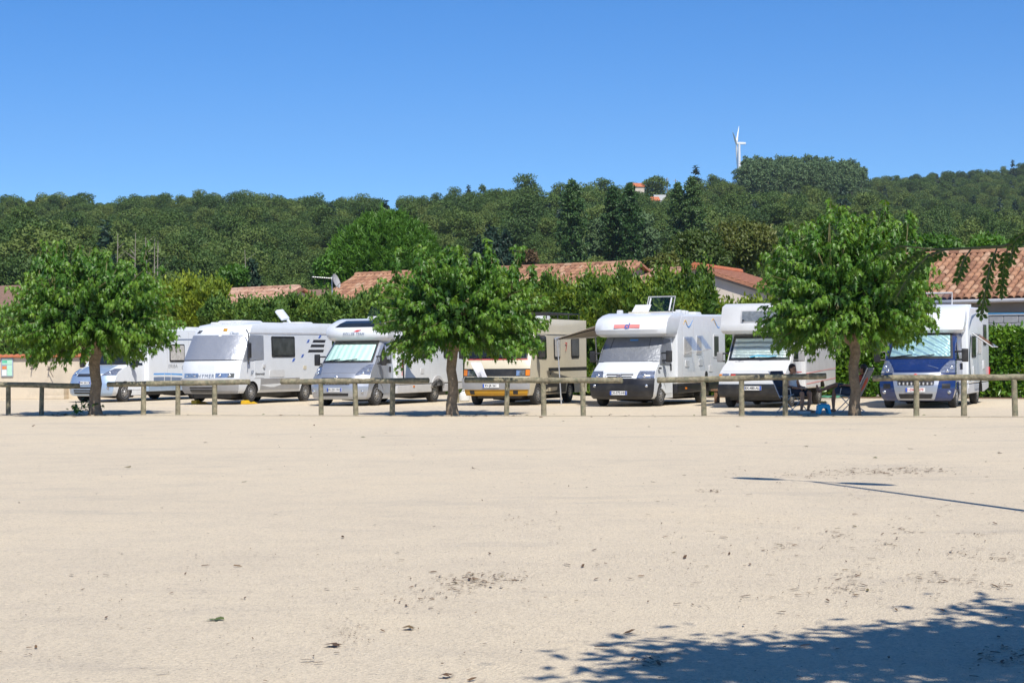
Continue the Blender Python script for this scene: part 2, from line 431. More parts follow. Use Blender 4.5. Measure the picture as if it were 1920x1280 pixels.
M['thujagold'] = foliage('golden_thuja_sprays', (0.085, 0.145, 0.014), (0.18, 0.25, 0.018), (0.31, 0.36, 0.024), rough=0.6, trans=0.2, use_obj=False)
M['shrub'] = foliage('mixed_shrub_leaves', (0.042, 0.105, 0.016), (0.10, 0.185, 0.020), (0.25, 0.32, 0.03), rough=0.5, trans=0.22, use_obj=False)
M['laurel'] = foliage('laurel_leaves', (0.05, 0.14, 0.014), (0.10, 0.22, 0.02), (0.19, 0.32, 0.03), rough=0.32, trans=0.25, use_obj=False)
M['acacia'] = foliage('feathery_leaflets', (0.05, 0.10, 0.018), (0.10, 0.18, 0.026), (0.18, 0.26, 0.045), rough=0.5, trans=0.35, use_obj=False)
M['russet'] = foliage('russet_leaves', (0.10, 0.065, 0.03), (0.14, 0.09, 0.04), (0.18, 0.12, 0.05), rough=0.7, trans=0.15)

NEAR = 60
gx = np.concatenate([[-2400, -700, -200, -60], np.linspace(-26, 26, 53), [60, 200, 700, 2400]])
gy = np.concatenate([[-300, -100, -40], np.linspace(-5, 80, 86), [120, 300, 900, 3400]])
GX, GY = np.meshgrid(gx, gy)
inner = (np.abs(GX) < 27) & (GY > -6) & (GY < 81)
GZ = np.where(inner, 0.0, 0.0) - 0.006
Vg = np.stack([GX, GY, GZ], -1).reshape(-1, 3)
ny, nx = GX.shape
ii = (np.arange(ny - 1)[:, None] * nx + np.arange(nx - 1)[None]).ravel()
Fg = np.stack([ii, ii + 1, ii + nx + 1, ii + nx], 1)
g = np_mesh('ground', Vg, Fg, mats=M['gravel'], smooth=True); tag(g, kind='structure')

# fence line on the ground (a straight line running away to the left)
FA = Vector((-19.0, 53.0, 0)); FB = Vector((20.0, 40.75, 0))
FD = (FB - FA).normalized(); FN = Vector((-FD.y, FD.x, 0))       # FN points away from the camera side
def fence_pt(px):
    d = ray(px, 779.0)
    # intersect the vertical plane through the ray with the fence line
    k = d.x / d.y
    t = (FA.x - k * FA.y) / (k * FD.y - FD.x)
    return FA + FD * t
kb = MB()
n = 40
for i in range(n):
    a = FA + FD * (39.5 * i / n); c = FA + FD * (39.5 * (i + 1) / n - 0.006)
    kb.slab([a - FN * .10, c - FN * .10, c + FN * .02, a + FN * .02], [p + Vector((0, 0, 0.014)) for p in (a - FN * .10, c - FN * .10, c + FN * .02, a + FN * .02)])
tag(kb.build('kerb', M['kerb'], bevel=0.008, seg=1), kind='structure')

# ------------------------------------------------------------------ hills
SKY_X = np.array([-1700, -900, -300, 0, 90, 200, 350, 450, 560, 700, 800, 900, 1000, 1080, 1150, 1210, 1280, 1330, 1390, 1500, 1570, 1625, 1700, 1850, 1920, 2300, 3200, 3800.])
SKY_Y = np.array([420, 390, 372, 368, 364, 370, 358, 366, 374, 372, 370, 360, 354, 350, 348, 352, 346, 335, 326, 322, 326, 335, 328, 318, 310, 300, 330, 380.])
def yhor(px): return 664 + (960 - px) * math.tan(R(0.5))
def crest(px):
    """distance of the ridge and ground height there"""
    Zc = np.interp(px, [0, 850, 1100, 1350, 1600, 1640, 1800, 2200], [700, 700, 760, 820, 860, 1150, 1300, 1400])
    top = np.interp(px, SKY_X, SKY_Y)
    return Zc, (yhor(px) - top) / FPX * Zc + CAM_H - 10.0
def hill_h(X, Y):
    X = np.asarray(X, dtype=float); Y = np.asarray(Y, dtype=float)
    px = 960 + X / np.maximum(Y, 1) * FPX
    Zc, hc = crest(px)
    Z0 = 190.0
    t = np.clip((Y - Z0) / (Zc - Z0), 0, 1)
    prof = t ** 1.15 * (1.0 + 0.12 * np.sin(t * 6.0 + px * 0.004) * (1 - t))
    h = hc * prof
    h = h + np.where((t > 0) & (t < 1), 2.6 * np.sin(X * 0.021 + Y * 0.013) * np.sin(Y * 0.023) * t * (1 - t) * 4, 0)
    slope = (hc + 8) / Zc
    h = np.where(Y > Zc, hc + (Y - Zc) * slope * 0.80, h)
    return h
ta = np.linspace(-0.72, 0.72, 150)
tz = np.concatenate([np.linspace(95, 190, 6), np.linspace(215, 1000, 60), np.linspace(1050, 1500, 14), np.linspace(1700, 3700, 12)])
TA, TZ = np.meshgrid(ta, tz)
TX = TA * TZ
TH = hill_h(TX, TZ) + 0.03
Vt = np.stack([TX, TZ, TH], -1).reshape(-1, 3)
ny, nx = TA.shape
ii = (np.arange(ny - 1)[:, None] * nx + np.arange(nx - 1)[None]).ravel()
hill = np_mesh('hill', Vt, np.stack([ii, ii + 1, ii + nx + 1, ii + nx], 1), mats=M['hillgrass'], smooth=True)
tag(hill, kind='structure')

# ------------------------------------------------------------------ tree makers
QUAD = np.array([(-.5, -.5, .06), (.5, -.5, -.06), (.5, .5, .06), (-.5, .5, -.06)])
QF = np.array([[0, 1, 2, 3]])
SPRAY = np.array([(0, 0, 0), (.24, .34, .05), (.13, .72, .0), (0, 1, -.06), (-.15, .68, 0), (-.23, .3, .05)])
SF = np.array([[0, 1, 2, 3], [0, 3, 4, 5]])
def unit(n):
    v = rng.normal(size=(n, 3)); return v / np.linalg.norm(v, axis=1, keepdims=True)
def lobed_crown(n, rx, ry, z0, z1, lobes, lobe_r, size, flat=0.0, seed=1, shape='round'):
    """leaf sprays on the skins of many overlapping clumps that fill a crown"""
    global rng
    keep = rng; rng = np.random.default_rng(seed)
    c = unit(lobes) * (rng.random((lobes, 1)) ** 0.4)
    zc = (z0 + z1) / 2; hz = (z1 - z0) / 2
    C = np.stack([c[:, 0] * rx * .72, c[:, 1] * ry * .72, zc + c[:, 2] * hz * .78], 1)
    rr = lobe_r * (0.65 + 0.6 * rng.random(lobes))
    if shape == 'column':
        C[:, 0] = np.clip(rng.normal(size=lobes) * .46, -.95, .95) * rx; C[:, 1] = np.clip(rng.normal(size=lobes) * .46, -.95, .95) * ry
        tt = rng.random(lobes); C[:, 2] = z0 + (z1 - z0) * tt
        k = np.clip(np.minimum(tt * 4 + .45, np.sqrt((1 - tt) * 3.2) + .08), 0.1, 1); C[:, :2] *= k[:, None]; rr *= 0.45 + 0.55 * k
    if shape == 'cone':
        tt = rng.random(lobes) ** 1.3; an = rng.random(lobes) * 6.283
        k = (1 - tt) * .95 + .03
        C = np.stack([np.cos(an) * rx * k * .75, np.sin(an) * ry * k * .75, z0 + (z1 - z0) * tt], 1); rr = lobe_r * (0.35 + .65 * k)
    which = rng.choice(lobes, n, p=rr ** 2 / (rr ** 2).sum())
    u = unit(n)
    u[:, 2] = np.where(rng.random(n) < 0.6, np.abs(u[:, 2]), u[:, 2])
    P = C[which] + u * rr[which][:, None] * (0.75 + 0.3 * rng.random((n, 1))) * np.array([1, 1, 0.85])
    nd = u + 0.55 * rng.normal(size=(n, 3)) + np.array([0, 0, 0.25])
    yd = rng.normal(size=(n, 3)) + np.array([0, 0, 0.3 if shape != 'cone' else -0.5])
    V, F = scatter_template(SPRAY, SF, P, yd, nd, size * (0.6 + 0.8 * rng.random(n)))
    lt = rng.random(lobes)
    tint = np.clip(lt[which] * 0.55 + rng.random(n) * 0.45, 0, 1)
    rng = keep
    return V, F, np.repeat(tint, 2)
def trunk_mb(h, r0, r1, limbs=5, spread=2.0, seed=0, bend=0.15):
    rr = random.Random(seed); mb = MB()
    pts = [Vector((rr.uniform(-bend, bend) * i / 5, rr.uniform(-bend, bend) * i / 5, h * i / 6)) for i in range(7)]
    mb.tube(pts, [r0 * 1.25] + [r0 + (r1 - r0) * i / 6 for i in range(1, 7)], 9)
    for k in range(limbs):
        a = k * 2.4 + rr.random(); b = pts[rr.randint(2, 5)]
        d = Vector((math.cos(a), math.sin(a), rr.uniform(.5, 1.2))) * spread
        mb.tube([b, b + d * .5 + Vector((0, 0, .2 * spread)), b + d], [r1 * .9, r1 * .55, r1 * .2], 6)
    return mb
def tree_thing(name, loc, label, crown, leafmat, trunk, group=None, rz=0.0, sc=1.0, cat='tree'):
    t = empty(name, loc, rz, label, cat, group)
    t.scale = (sc, sc, sc)
    V, F, ti = crown
    np_mesh('crown', V, F, ti, leafmat, t)
    trunk.build('trunk', M['bark'], t)
    return t

# ------------------------------------------------------------------ woods on the hills
def proto(nm, crown, mat, trunk_h, trunk_r):
    V, F, ti = crown
    mb = MB().tube([(0, 0, -1.0), (0, 0, trunk_h * .5), (0.1, 0, trunk_h)], [trunk_r, trunk_r * .8, trunk_r * .4], 5)
    me = np_mesh(nm, V, F, ti, [mat, M['bark']], link=False)
    bm = bmesh.new(); bm.from_mesh(me)
    nf = len(bm.faces)
    vv = [bm.verts.new(p) for p in mb.v]
    for f in mb.f:
        fc = bm.faces.new([vv[i] for i in f]); fc.material_index = 1
    bm.to_mesh(me); bm.free()
    return me
def proto_collection(name, meshes):
    c = bpy.data.collections.new(name)
    for i, me in enumerate(meshes):
        o = bpy.data.objects.new('%s_%02d' % (name, i), me); c.objects.link(o)
    return c
broad = [proto('broadleaf', lobed_crown(3600, 4.4, 4.4, 2.2, 9.6, 22, 1.75, 0.44, seed=20 + i), M['wood'], 6, .25) for i in range(4)]
tall = [proto('tall_broadleaf', lobed_crown(3600, 3.4, 3.4, 2.0, 12.0, 22, 1.6, 0.44, seed=30 + i), M['wood'], 7, .22) for i in range(2)]
low = [proto('low_broadleaf', lobed_crown(2800, 3.8, 3.8, 0.6, 6.0, 18, 1.45, 0.42, seed=40 + i), M['wood'], 3, .2) for i in range(2)]
cone = [proto('conifer', lobed_crown(1300, 2.6, 2.6, 1.0, 12.5, 60, 1.0, 0.75, shape='cone', seed=50), M['spruce'], 9, .2)]
pale = [proto('grove_tree', lobed_crown(1500, 2.7, 2.7, 2.0, 15, 34, 1.1, 0.75, shape='column', seed=60 + i), M['wood2'], 10, .22) for i in range(3)]
c_wood = proto_collection('wood_kinds', broad + tall + low + cone)
c_grove = proto_collection('grove_kinds', pale)

def scatter_object(name, pts, idx, rot, scl, coll, mat, label):
    me = bpy.data.meshes.new(name)
    me.vertices.add(len(pts)); me.vertices.foreach_set('co', np.asarray(pts, dtype=np.float32).ravel())
    a = me.attributes.new('idx', 'INT', 'POINT'); a.data.foreach_set('value', np.asarray(idx, dtype=np.int32))
    a = me.attributes.new('rot', 'FLOAT_VECTOR', 'POINT'); a.data.foreach_set('vector', np.stack([np.zeros(len(rot)), np.zeros(len(rot)), rot], 1).astype(np.float32).ravel())
    a = me.attributes.new('scl', 'FLOAT_VECTOR', 'POINT'); a.data.foreach_set('vector', np.asarray(scl, dtype=np.float32).ravel())
    o = link_mesh(name, me, mat)
    ng = bpy.data.node_groups.new(name + '_scatter', 'GeometryNodeTree')
    ng.interface.new_socket('Geometry', in_out='INPUT', socket_type='NodeSocketGeometry')
    ng.interface.new_socket('Geometry', in_out='OUTPUT', socket_type='NodeSocketGeometry')
    gi = ng.nodes.new('NodeGroupInput'); go = ng.nodes.new('NodeGroupOutput')
    ip = ng.nodes.new('GeometryNodeInstanceOnPoints'); ci = ng.nodes.new('GeometryNodeCollectionInfo')
    ci.inputs['Collection'].default_value = coll; ci.inputs['Separate Children'].default_value = True; ci.inputs['Reset Children'].default_value = True
    ip.inputs['Pick Instance'].default_value = True
    def na(nm, typ):
        q = ng.nodes.new('GeometryNodeInputNamedAttribute'); q.data_type = typ; q.inputs['Name'].default_value = nm; return q.outputs['Attribute']
    ng.links.new(gi.outputs[0], ip.inputs['Points']); ng.links.new(ci.outputs[0], ip.inputs['Instance'])
    ng.links.new(na('idx', 'INT'), ip.inputs['Instance Index'])
    ng.links.new(na('rot', 'FLOAT_VECTOR'), ip.inputs['Rotation'])
    ng.links.new(na('scl', 'FLOAT_VECTOR'), ip.inputs['Scale'])
    ng.links.new(ip.outputs[0], go.inputs[0])
    md = o.modifiers.new('scatter', 'NODES'); md.node_group = ng
    return tag(o, label, 'woodland', kind='stuff')

def px_of(X, Y, Z):
    x = X / Y * FPX; y = -(Z - CAM_H) / Y * FPX
    a = R(0.5); return 960 + x * math.cos(a) + y * math.sin(a), 664 + y * math.cos(a) - x * math.sin(a)
P = []; I = []; Ro = []; S = []; PG = []; IG = []; RG = []; SG = []
Y = 250.0
rw = np.random.default_rng(5)
while Y < 1420:
    step = 5.0 + Y * 0.0040
    half = 0.40 * Y
    xs = np.arange(-half, half, step)
    for x0 in xs:
        X = x0 + rw.uniform(-.5, .5) * step; Yj = Y + rw.uniform(-.5, .5) * step
        px = 960 + X / Yj * FPX
        Zc, hc = crest(px)
        if Yj > Zc + 45: continue
        h = float(hill_h(X, Yj))
        gx_, gy_ = px_of(X, Yj, h + 3)
        # clearings: meadow on the slope, gardens of the hill houses
        if (gx_ - 738) ** 2 / 26 ** 2 + (gy_ - 402) ** 2 / 16 ** 2 < 1: continue
        if (gx_ - 1193) ** 2 / 30 ** 2 + (gy_ - 362) ** 2 / 16 ** 2 < 1 or (gx_ - 1243) ** 2 / 24 ** 2 + (gy_ - 372) ** 2 / 16 ** 2 < 1: continue
        if (gx_ - 1235) ** 2 / 36 ** 2 + (gy_ - 396) ** 2 / 13 ** 2 < 1: continue
        grove = (1398 < px < 1622) and Yj > Zc - 130
        if grove:
            PG.append((X, Yj, h)); IG.append(rw.integers(0, 3)); RG.append(rw.uniform(0, 6.28)); s_ = rw.uniform(.95, 1.2); SG.append((s_, s_, s_)); continue
        u = rw.random()
        patch_ = math.sin(X * .018 + 1) * math.sin(Yj * .015 + X * .006)
        if u < .03 and patch_ > -.1 and Yj < Zc - 60: i = 8
        elif u < .62: i = rw.integers(0, 4)
        elif u < .78: i = rw.integers(4, 6)
        else: i = rw.integers(6, 8)
        s_ = rw.choice([rw.uniform(.45, .8), rw.uniform(.7, 1.05), rw.uniform(.9, 1.28)], p=[.4, .42, .18]) * (1.0 + 0.15 * patch_)
        if px > 1640 and Yj > 900: s_ *= .95
        P.append((X, Yj, h - .3)); I.append(i); Ro.append(rw.uniform(0, 6.28)); S.append((s_ * rw.uniform(.8, 1.3), s_ * rw.uniform(.8, 1.3), s_ * rw.uniform(.8, 1.15)))
    Y += step * 0.92
scatter_object('wooded_hillside', P, I, Ro, S, c_wood, M['wood'], 'dense dark green broadleaf wood covering the whole hillside')
scatter_object('poplar_grove', PG, IG, RG, SG, c_grove, M['wood2'], 'pale grey green grove of upright trees on the hilltop beside the wind turbine')
print('wood', len(P), len(PG))

# single trees that stand out on the slopes
def skyline_tree(px, py_top, Yd, me, label, name, hmesh, wide=1.0):
    X = at(px, 500, Yd).x; b = float(hill_h(X, Yd)); top = at(px, py_top, Yd).z
    s_ = (top - b) / hmesh
    t = empty(name, (X, Yd, b), rnd.random() * 6, label, 'tree', 'single trees on the hill')
    t.scale = (s_ * wide, s_ * wide, s_)
    o = link_mesh('crown', me, None, t)
    return t
skyline_tree(1225, 319, 770, broad[0], 'big round dark tree on the ridge beside the red roofed hill house', 'round_tree', 10.6, 1.15)
skyline_tree(1306, 309, 815, cone[0], 'dark conifer on the ridge between the round tree and the wind turbine', 'conifer_tree', 12.9, 1.3)
skyline_tree(1135, 326, 740, tall[0], 'tall broadleaf tree rising above the ridge behind the paired poplars', 'ridge_tree', 13.0, 1.3)
skyline_tree(1003, 338, 730, cone[0], 'pointed dark conifer on the ridge above the long tiled roof', 'conifer_tree', 12.9, 1.1)
skyline_tree(880, 346, 715, cone[0], 'dark pointed conifer on the ridge beside a silvery one', 'conifer_tree', 12.9, 1.2)
skyline_tree(905, 343, 716, pale[0], 'silvery grey tree on the ridge beside a dark conifer', 'silver_tree', 16.0, 0.8)
skyline_tree(92, 353, 695, broad[1], 'round topped tree bulging from the ridge above the cream wall', 'round_tree', 10.6, 1.2)
skyline_tree(765, 362, 712, broad[2], 'small round tree on the ridge above the meadow clearing', 'round_tree', 10.6, 1.0)
# bare grey trunks standing in the wood
for i, (px, py0, py1) in enumerate([(222, 438, 478), (254, 436, 470), (275, 444, 484), (289, 448, 480), (297, 452, 488), (700, 470, 500), (463, 468, 492)]):
    Yd = 234 + 2 * i
    X = at(px, 500, Yd).x; b = float(hill_h(X, Yd)); top = at(px, py0, Yd).z
    mb = MB().tube([(0, 0, 0), (rnd.uniform(-.2, .2), 0, (top - b) * .5), (rnd.uniform(-.3, .3), 0, top - b)], [.12, .09, .03], 6)
    for k in range(6):
        z = (top - b) * rnd.uniform(.5, .95); a = rnd.random() * 6.28; l = rnd.uniform(.6, 1.8)
        mb.tube([(0, 0, z), (math.cos(a) * l, math.sin(a) * l, z + l * .8)], [.035, .012], 5)
    o = mb.build('dead_tree', M['deadwood']); o.location = (X, Yd, b)
    tag(o, 'bare grey dead trunk standing in the dark wood', 'tree', 'bare grey trunks in the wood')

# ------------------------------------------------------------------ trees behind the houses
def place_z(px, py, Y): return at(px, py, Y)
def poplar(px, pytop, wpx, Y, label, seed):
    w = wpx / FPX * Y; p = at(px, 500, Y); top = at(px, pytop, Y).z; b = float(hill_h(p.x, Y))
    cr = lobed_crown(15000, w * .50, w * .50, 1.5, top - b, 420, w * .11, 0.45, shape='column', seed=seed)
    tree_thing('poplar_tree', (p.x, Y, b), label, cr, M['poplar'], trunk_mb((top - b) * .6, .45, .2, 4, 1.0, seed), 'columnar poplars behind the long roof')
poplar(1075, 340, 58, 300, 'tall columnar poplar standing alone behind the long tiled roof', 71)
poplar(1150, 352, 44, 305, 'slimmer columnar poplar of the close pair behind the roof end', 72)
poplar(1182, 346, 48, 300, 'broader columnar poplar of the close pair behind the roof end', 73)
poplar(1272, 345, 34, 330, 'narrow columnar poplar touching a taller one behind the walnut trees', 74)
poplar(1298, 333, 46, 328, 'tallest columnar poplar above the walnut trees', 75)
def bushy(name, px, pytop, pybot, wpx, Y, label, mat, seed, n=6000, size=.36, lobes=60, lr=.22, cat='tree', group=None, shape='round'):
    w = wpx / FPX * Y; p = at(px, 500, Y); top = at(px, pytop, Y).z; bot = at(px, pybot, Y).z; b = float(hill_h(p.x, Y))
    cr = lobed_crown(n, w * .5, w * .5, max(bot - b, .4), top - b, lobes, w * lr, size, seed=seed, shape=shape)
    return tree_thing(name, (p.x, Y, b), label, cr, M[mat], trunk_mb(max(1.5, (bot - b) * 1.1 + 1), .28, .14, 5, w * .2, seed), group, cat=cat)
bushy('walnut_tree', 1395, 408, 520, 150, 140, 'large olive green walnut tree rising behind the gabled house', 'walnut', 81, 9000, .30, 70, .15)
bushy('walnut_tree', 1310, 440, 520, 150, 134, 'lower olive green walnut tree between poplars and gabled house', 'walnut', 82, 9000, .30, 70, .15)
bushy('walnut_tree', 1240, 475, 530, 80, 132, 'small olive green tree beside the end of the long roof', 'walnut', 83, 4000, .30, 40, .18)
bushy('broadleaf_tree', 1205, 385, 520, 70, 320, 'grey green broadleaf tree between the paired poplars and the tallest poplar', 'wood2', 84, 5000, .7, 60, .18)
bushy('broadleaf_tree', 1122, 400, 520, 50, 315, 'pale broadleaf tree between the lone poplar and the pair', 'wood2', 85, 4000, .7, 50, .18)
bushy('broadleaf_tree', 1755, 448, 520, 120, 120, 'light green tree behind the orange tiled roof, next to the tall shade tree', 'limegreen', 86, 5000, .30, 50, .2)
bushy('broadleaf_tree', 1850, 440, 520, 100, 118, 'light green tree with upright sprigs behind the ridge of the orange roof', 'limegreen', 87, 5000, .28, 50, .2)
bushy('garden_tree', 440, 502, 545, 80, 150, 'small light green tree behind the low pinkish roof', 'limegreen', 88, 4500, .30, 45, .18)
bushy('conifer_tree', 472, 490, 545, 32, 152, 'small dark conifer beside the light green tree behind the pinkish roof', 'spruce', 89, 2500, .35, 60, .28, shape='cone')
bushy('spruce_tree', 922, 428, 520, 66, 230, 'broad dark blue green spruce behind the umbrella pine', 'spruce', 90, 5000, .6, 110, .2, shape='cone')
bushy('spruce_tree', 950, 436, 520, 50, 236, 'slimmer dark spruce between the broad one and the brownish shrub', 'spruce', 91, 4000, .6, 90, .2, shape='cone')
bushy('spruce_tree', 895, 448, 520, 44, 240, 'small dark spruce between the broad one and the umbrella pine', 'spruce', 92, 3500, .6, 90, .2, shape='cone')
bushy('russet_bush', 990, 466, 505, 34, 210, 'small brownish shrub withering beside the lone poplar', 'russet', 93, 1500, .5, 25, .2)
bushy('pine_tree', 612, 470, 545, 50, 146, 'yellowish pine clump at the foot of the umbrella pine', 'pine', 94, 3500, .28, 40, .2)

# umbrella pine: upright needle tufts over a dome
def umbrella_pine():
    Y = 150; px = 722; k = FPX / Y
    p = at(px, 500, Y); b = float(hill_h(p.x, Y)); top = at(px, 421, Y).z - b; bot = at(px, 535, Y).z - b
    rx = 102 / k
    r2 = np.random.default_rng(3)
    n = 1500
    u = unit(n * 2); u = u[u[:, 2] > -0.12][:n]; n = len(u)
    bumpy = 1 + 0.06 * np.sin(u[:, 0] * 9 + 2) * np.sin(u[:, 1] * 8) + 0.05 * r2.normal(size=n)
    C = np.stack([u[:, 0] * rx * bumpy, u[:, 1] * rx * bumpy, bot + u[:, 2] * (top - bot) * bumpy], 1)
    m = 18
    base = np.repeat(C, m, 0)
    ax = np.repeat(u * .45 + np.array([0, 0, .9]) + .12 * r2.normal(size=(n, 3)), m, 0)
    ax /= np.linalg.norm(ax, axis=1, keepdims=True)
    tpos = r2.random((n * m, 1)) * .75
    yd = ax * .9 + .55 * r2.normal(size=(n * m, 3))
    pos = base + ax * tpos
    T = np.array([(-.10, 0, 0), (.10, 0, 0), (.03, 1, .03), (-.03, 1, -.03)])
    V, F = scatter_template(T, QF, pos, yd, r2.normal(size=(n * m, 3)), .34 + .18 * r2.random(n * m))
    ti = np.clip(np.repeat(r2.random(n), m) * .5 + .5 * tpos[:, 0] / .75, 0, 1)
    # inner mass of needles
    cr = lobed_crown(5000, rx * 1.05, rx * 1.05, bot - 1, top - .5, 70, 1.1, .42, seed=99)
    V2, F2, t2 = cr
    t = empty('umbrella_pine', (p.x, Y, b), 0, 'bright green dome shaped umbrella pine behind the tiled roof', 'tree')
    np_mesh('crown', V, F, ti, M['pine'], t)
    np_mesh('inner_crown', V2, F2, t2 * .4, M['pine'], t)
    trunk_mb(bot, .4, .25, 9, 2.6, 4).build('trunk', M['bark'], t)
umbrella_pine()

# ------------------------------------------------------------------ wind turbine
M['turbine'] = plain('turbine_white', (0.78, 0.79, 0.80), 0.4, var=0.03, scale=.1)
def turbine():
    Y = 3100.0; hub = at(1382, 269, Y); b = float(hill_h(hub.x, Y)) - 1
    t = empty('wind_turbine', (hub.x + 3.5, Y, b), 0, 'white three bladed wind turbine standing beyond the wooded ridge', 'wind turbine')
    hz = hub.z - b
    MB().tube([(0, 0, 0), (0, 0, hz * .5), (0, 0, hz - 1.5)], [3.0, 2.5, 1.9], 20).build('tower', M['turbine'], t)
    MB().prism([(-3, -2.2), (10.5, -2.2), (11, -1), (11, 1.6), (-2, 2.1), (-3, 1.4)], -2, 2, 'y').mesh
    n_ = MB().prism([(-3, -1.9), (10.5, -1.9), (11, -1), (11, 1.6), (-2, 2.1), (-3, 1.4)], -2, 2, 'y').build('nacelle', M['turbine'], t, bevel=.5); n_.location = (0, 0, hz)
    h = MB().lathe([(.05, -6.5), (1.2, -6.0), (1.9, -4.6), (2.0, -3.05)], (0, 0, hz), 'x', 16).build('hub', M['turbine'], t)
    c = Vector((-4.6, 0, hz)); yaw = R(-14)
    for k, (ang, ln) in enumerate([(47, 48), (-73, 48), (167, 48)]):
        a = R(ang)
        d = Vector((math.sin(yaw) * math.sin(a) * -1, math.cos(yaw) * math.sin(a), math.cos(a)))
        d = Vector((.25 * math.sin(a), .97 * math.sin(a), math.cos(a))).normalized()
        ch = d.cross(Vector((0, 1, 0.2))).normalized(); nn = d.cross(ch)
        rings = []
        for s_, w, th in [(0, 1.1, 1.1), (.06, 1.1, 1.0), (.18, 1.8, .8), (.45, 1.3, .6), (.8, .8, .4), (1, .25, .2)]:
            q = c + d * ln * s_
            rings.append([q + ch * (w * math.cos(x)) + nn * (th * math.sin(x)) for x in [2 * math.pi * j / 10 for j in range(10)]])
        MB().loft(rings).build('blade', M['turbine'], t)
turbine()
# ------------------------------------------------------------------ houses and walls
def tile_material(name, stops):
    m, nt, b = nodes_of(name)
    at_ = nt.nodes.new('ShaderNodeAttribute'); at_.attribute_name = 'tint'
    oi = nt.nodes.new('ShaderNodeObjectInfo')
    ad = nt.nodes.new('ShaderNodeMath'); ad.operation = 'ADD'; fr = nt.nodes.new('ShaderNodeMath'); fr.operation = 'FRACT'
    L(nt, at_.outputs['Fac'], ad.inputs[0]); L(nt, oi.outputs['Random'], ad.inputs[1]); L(nt, ad.outputs[0], fr.inputs[0])
    r = ramp(nt, fr.outputs[0], stops)
    t = tex(nt, 'ShaderNodeTexNoise', 7.0, 6.0, 0.7)
    rr = ramp(nt, t.outputs['Fac'], [(0.35, (0.55, 0.52, 0.5)), (0.6, (1.05, 1.03, 1.0))])
    c = mixc(nt, 0.8, r.outputs[0], rr.outputs[0], 'MULTIPLY')
    L(nt, c, b.inputs['Base Color']); b.inputs['Roughness'].default_value = 0.85
    t2 = tex(nt, 'ShaderNodeTexNoise', 40.0); bump(nt, b, t2.outputs['Fac'], 0.004, 0.5)
    return m
M['tile'] = tile_material('clay_roof_tile', [(0, (0.24, 0.118, 0.07)), (0.35, (0.35, 0.178, 0.104)), (0.7, (0.42, 0.225, 0.13)), (1, (0.46, 0.30, 0.20))])
M['tilepale'] = tile_material('pale_clay_roof_tile', [(0, (0.36, 0.20, 0.13)), (0.5, (0.48, 0.28, 0.19)), (1, (0.55, 0.37, 0.27))])
M['roofbed'] = plain('roof_bedding', (0.20, 0.10, 0.06), 0.9, var=0.3, scale=3)
M['flatroof'] = plain('brown_roof_tiles', (0.40, 0.18, 0.105), 0.85, var=0.25, scale=9, bscale=12, bdist=0.03)
M['darkroof'] = plain('weathered_brown_roof', (0.22, 0.135, 0.095), 0.9, var=0.3, scale=6, bscale=10, bdist=0.03)
M['render'] = plain('pale_render', (0.60, 0.53, 0.44), 0.9, var=0.08, scale=2, bscale=40)
M['greyrender'] = plain('grey_render', (0.24, 0.235, 0.23), 0.9, var=0.1, scale=2, bscale=40)  # grey taken darker, standing in for shade on the wall below the eave
M['creamwall'] = plain('stained_cream_render', (0.60, 0.52, 0.40), 0.92, var=0.1, scale=1.4, bscale=30, dirt=(0.30, 0.27, 0.22), dirt_amt=0.55)
M['block'] = plain('concrete_block', (0.36, 0.35, 0.345), 0.95, var=0.15, scale=5, bscale=35, bdist=0.006)
M['terracotta'] = plain('terracotta_coping', (0.50, 0.16, 0.07), 0.8, var=0.2, scale=6)
M['shutter'] = plain('dark_shutter', (0.035, 0.04, 0.05), 0.5, var=0.2)
M['gutter'] = plain('pale_gutter', (0.45, 0.45, 0.46), 0.4, var=0.08)
M['hose'] = plain('blue_hose', (0.02, 0.25, 0.5), 0.45, var=0.1)
M['boardframe'] = plain('board_frame', (0.35, 0.40, 0.48), 0.45, 0.3, var=0.1)
M['paper_white'] = plain('notice_paper', (0.70, 0.72, 0.68), 0.7, var=0.06)
M['paper_green'] = plain('green_notice', (0.10, 0.50, 0.32), 0.6, var=0.15, scale=6)
M['paper_mint'] = plain('mint_notice', (0.40, 0.68, 0.52), 0.6, var=0.12, scale=9)
M['paper_orange'] = plain('orange_notice', (0.62, 0.22, 0.06), 0.6, var=0.1)
M['iron'] = plain('rusty_iron', (0.11, 0.085, 0.07), 0.7, 0.4, var=0.3, scale=20)
M['log'] = plain('weathered_log', (0.27, 0.235, 0.155), 0.92, var=0.6, scale=9, bscale=55, bdist=0.02, dirt=(0.11, 0.14, 0.085), dirt_amt=0.95)
M['oldwood'] = plain('brown_old_wood', (0.22, 0.12, 0.065), 0.85, var=0.3, scale=6, bscale=30)

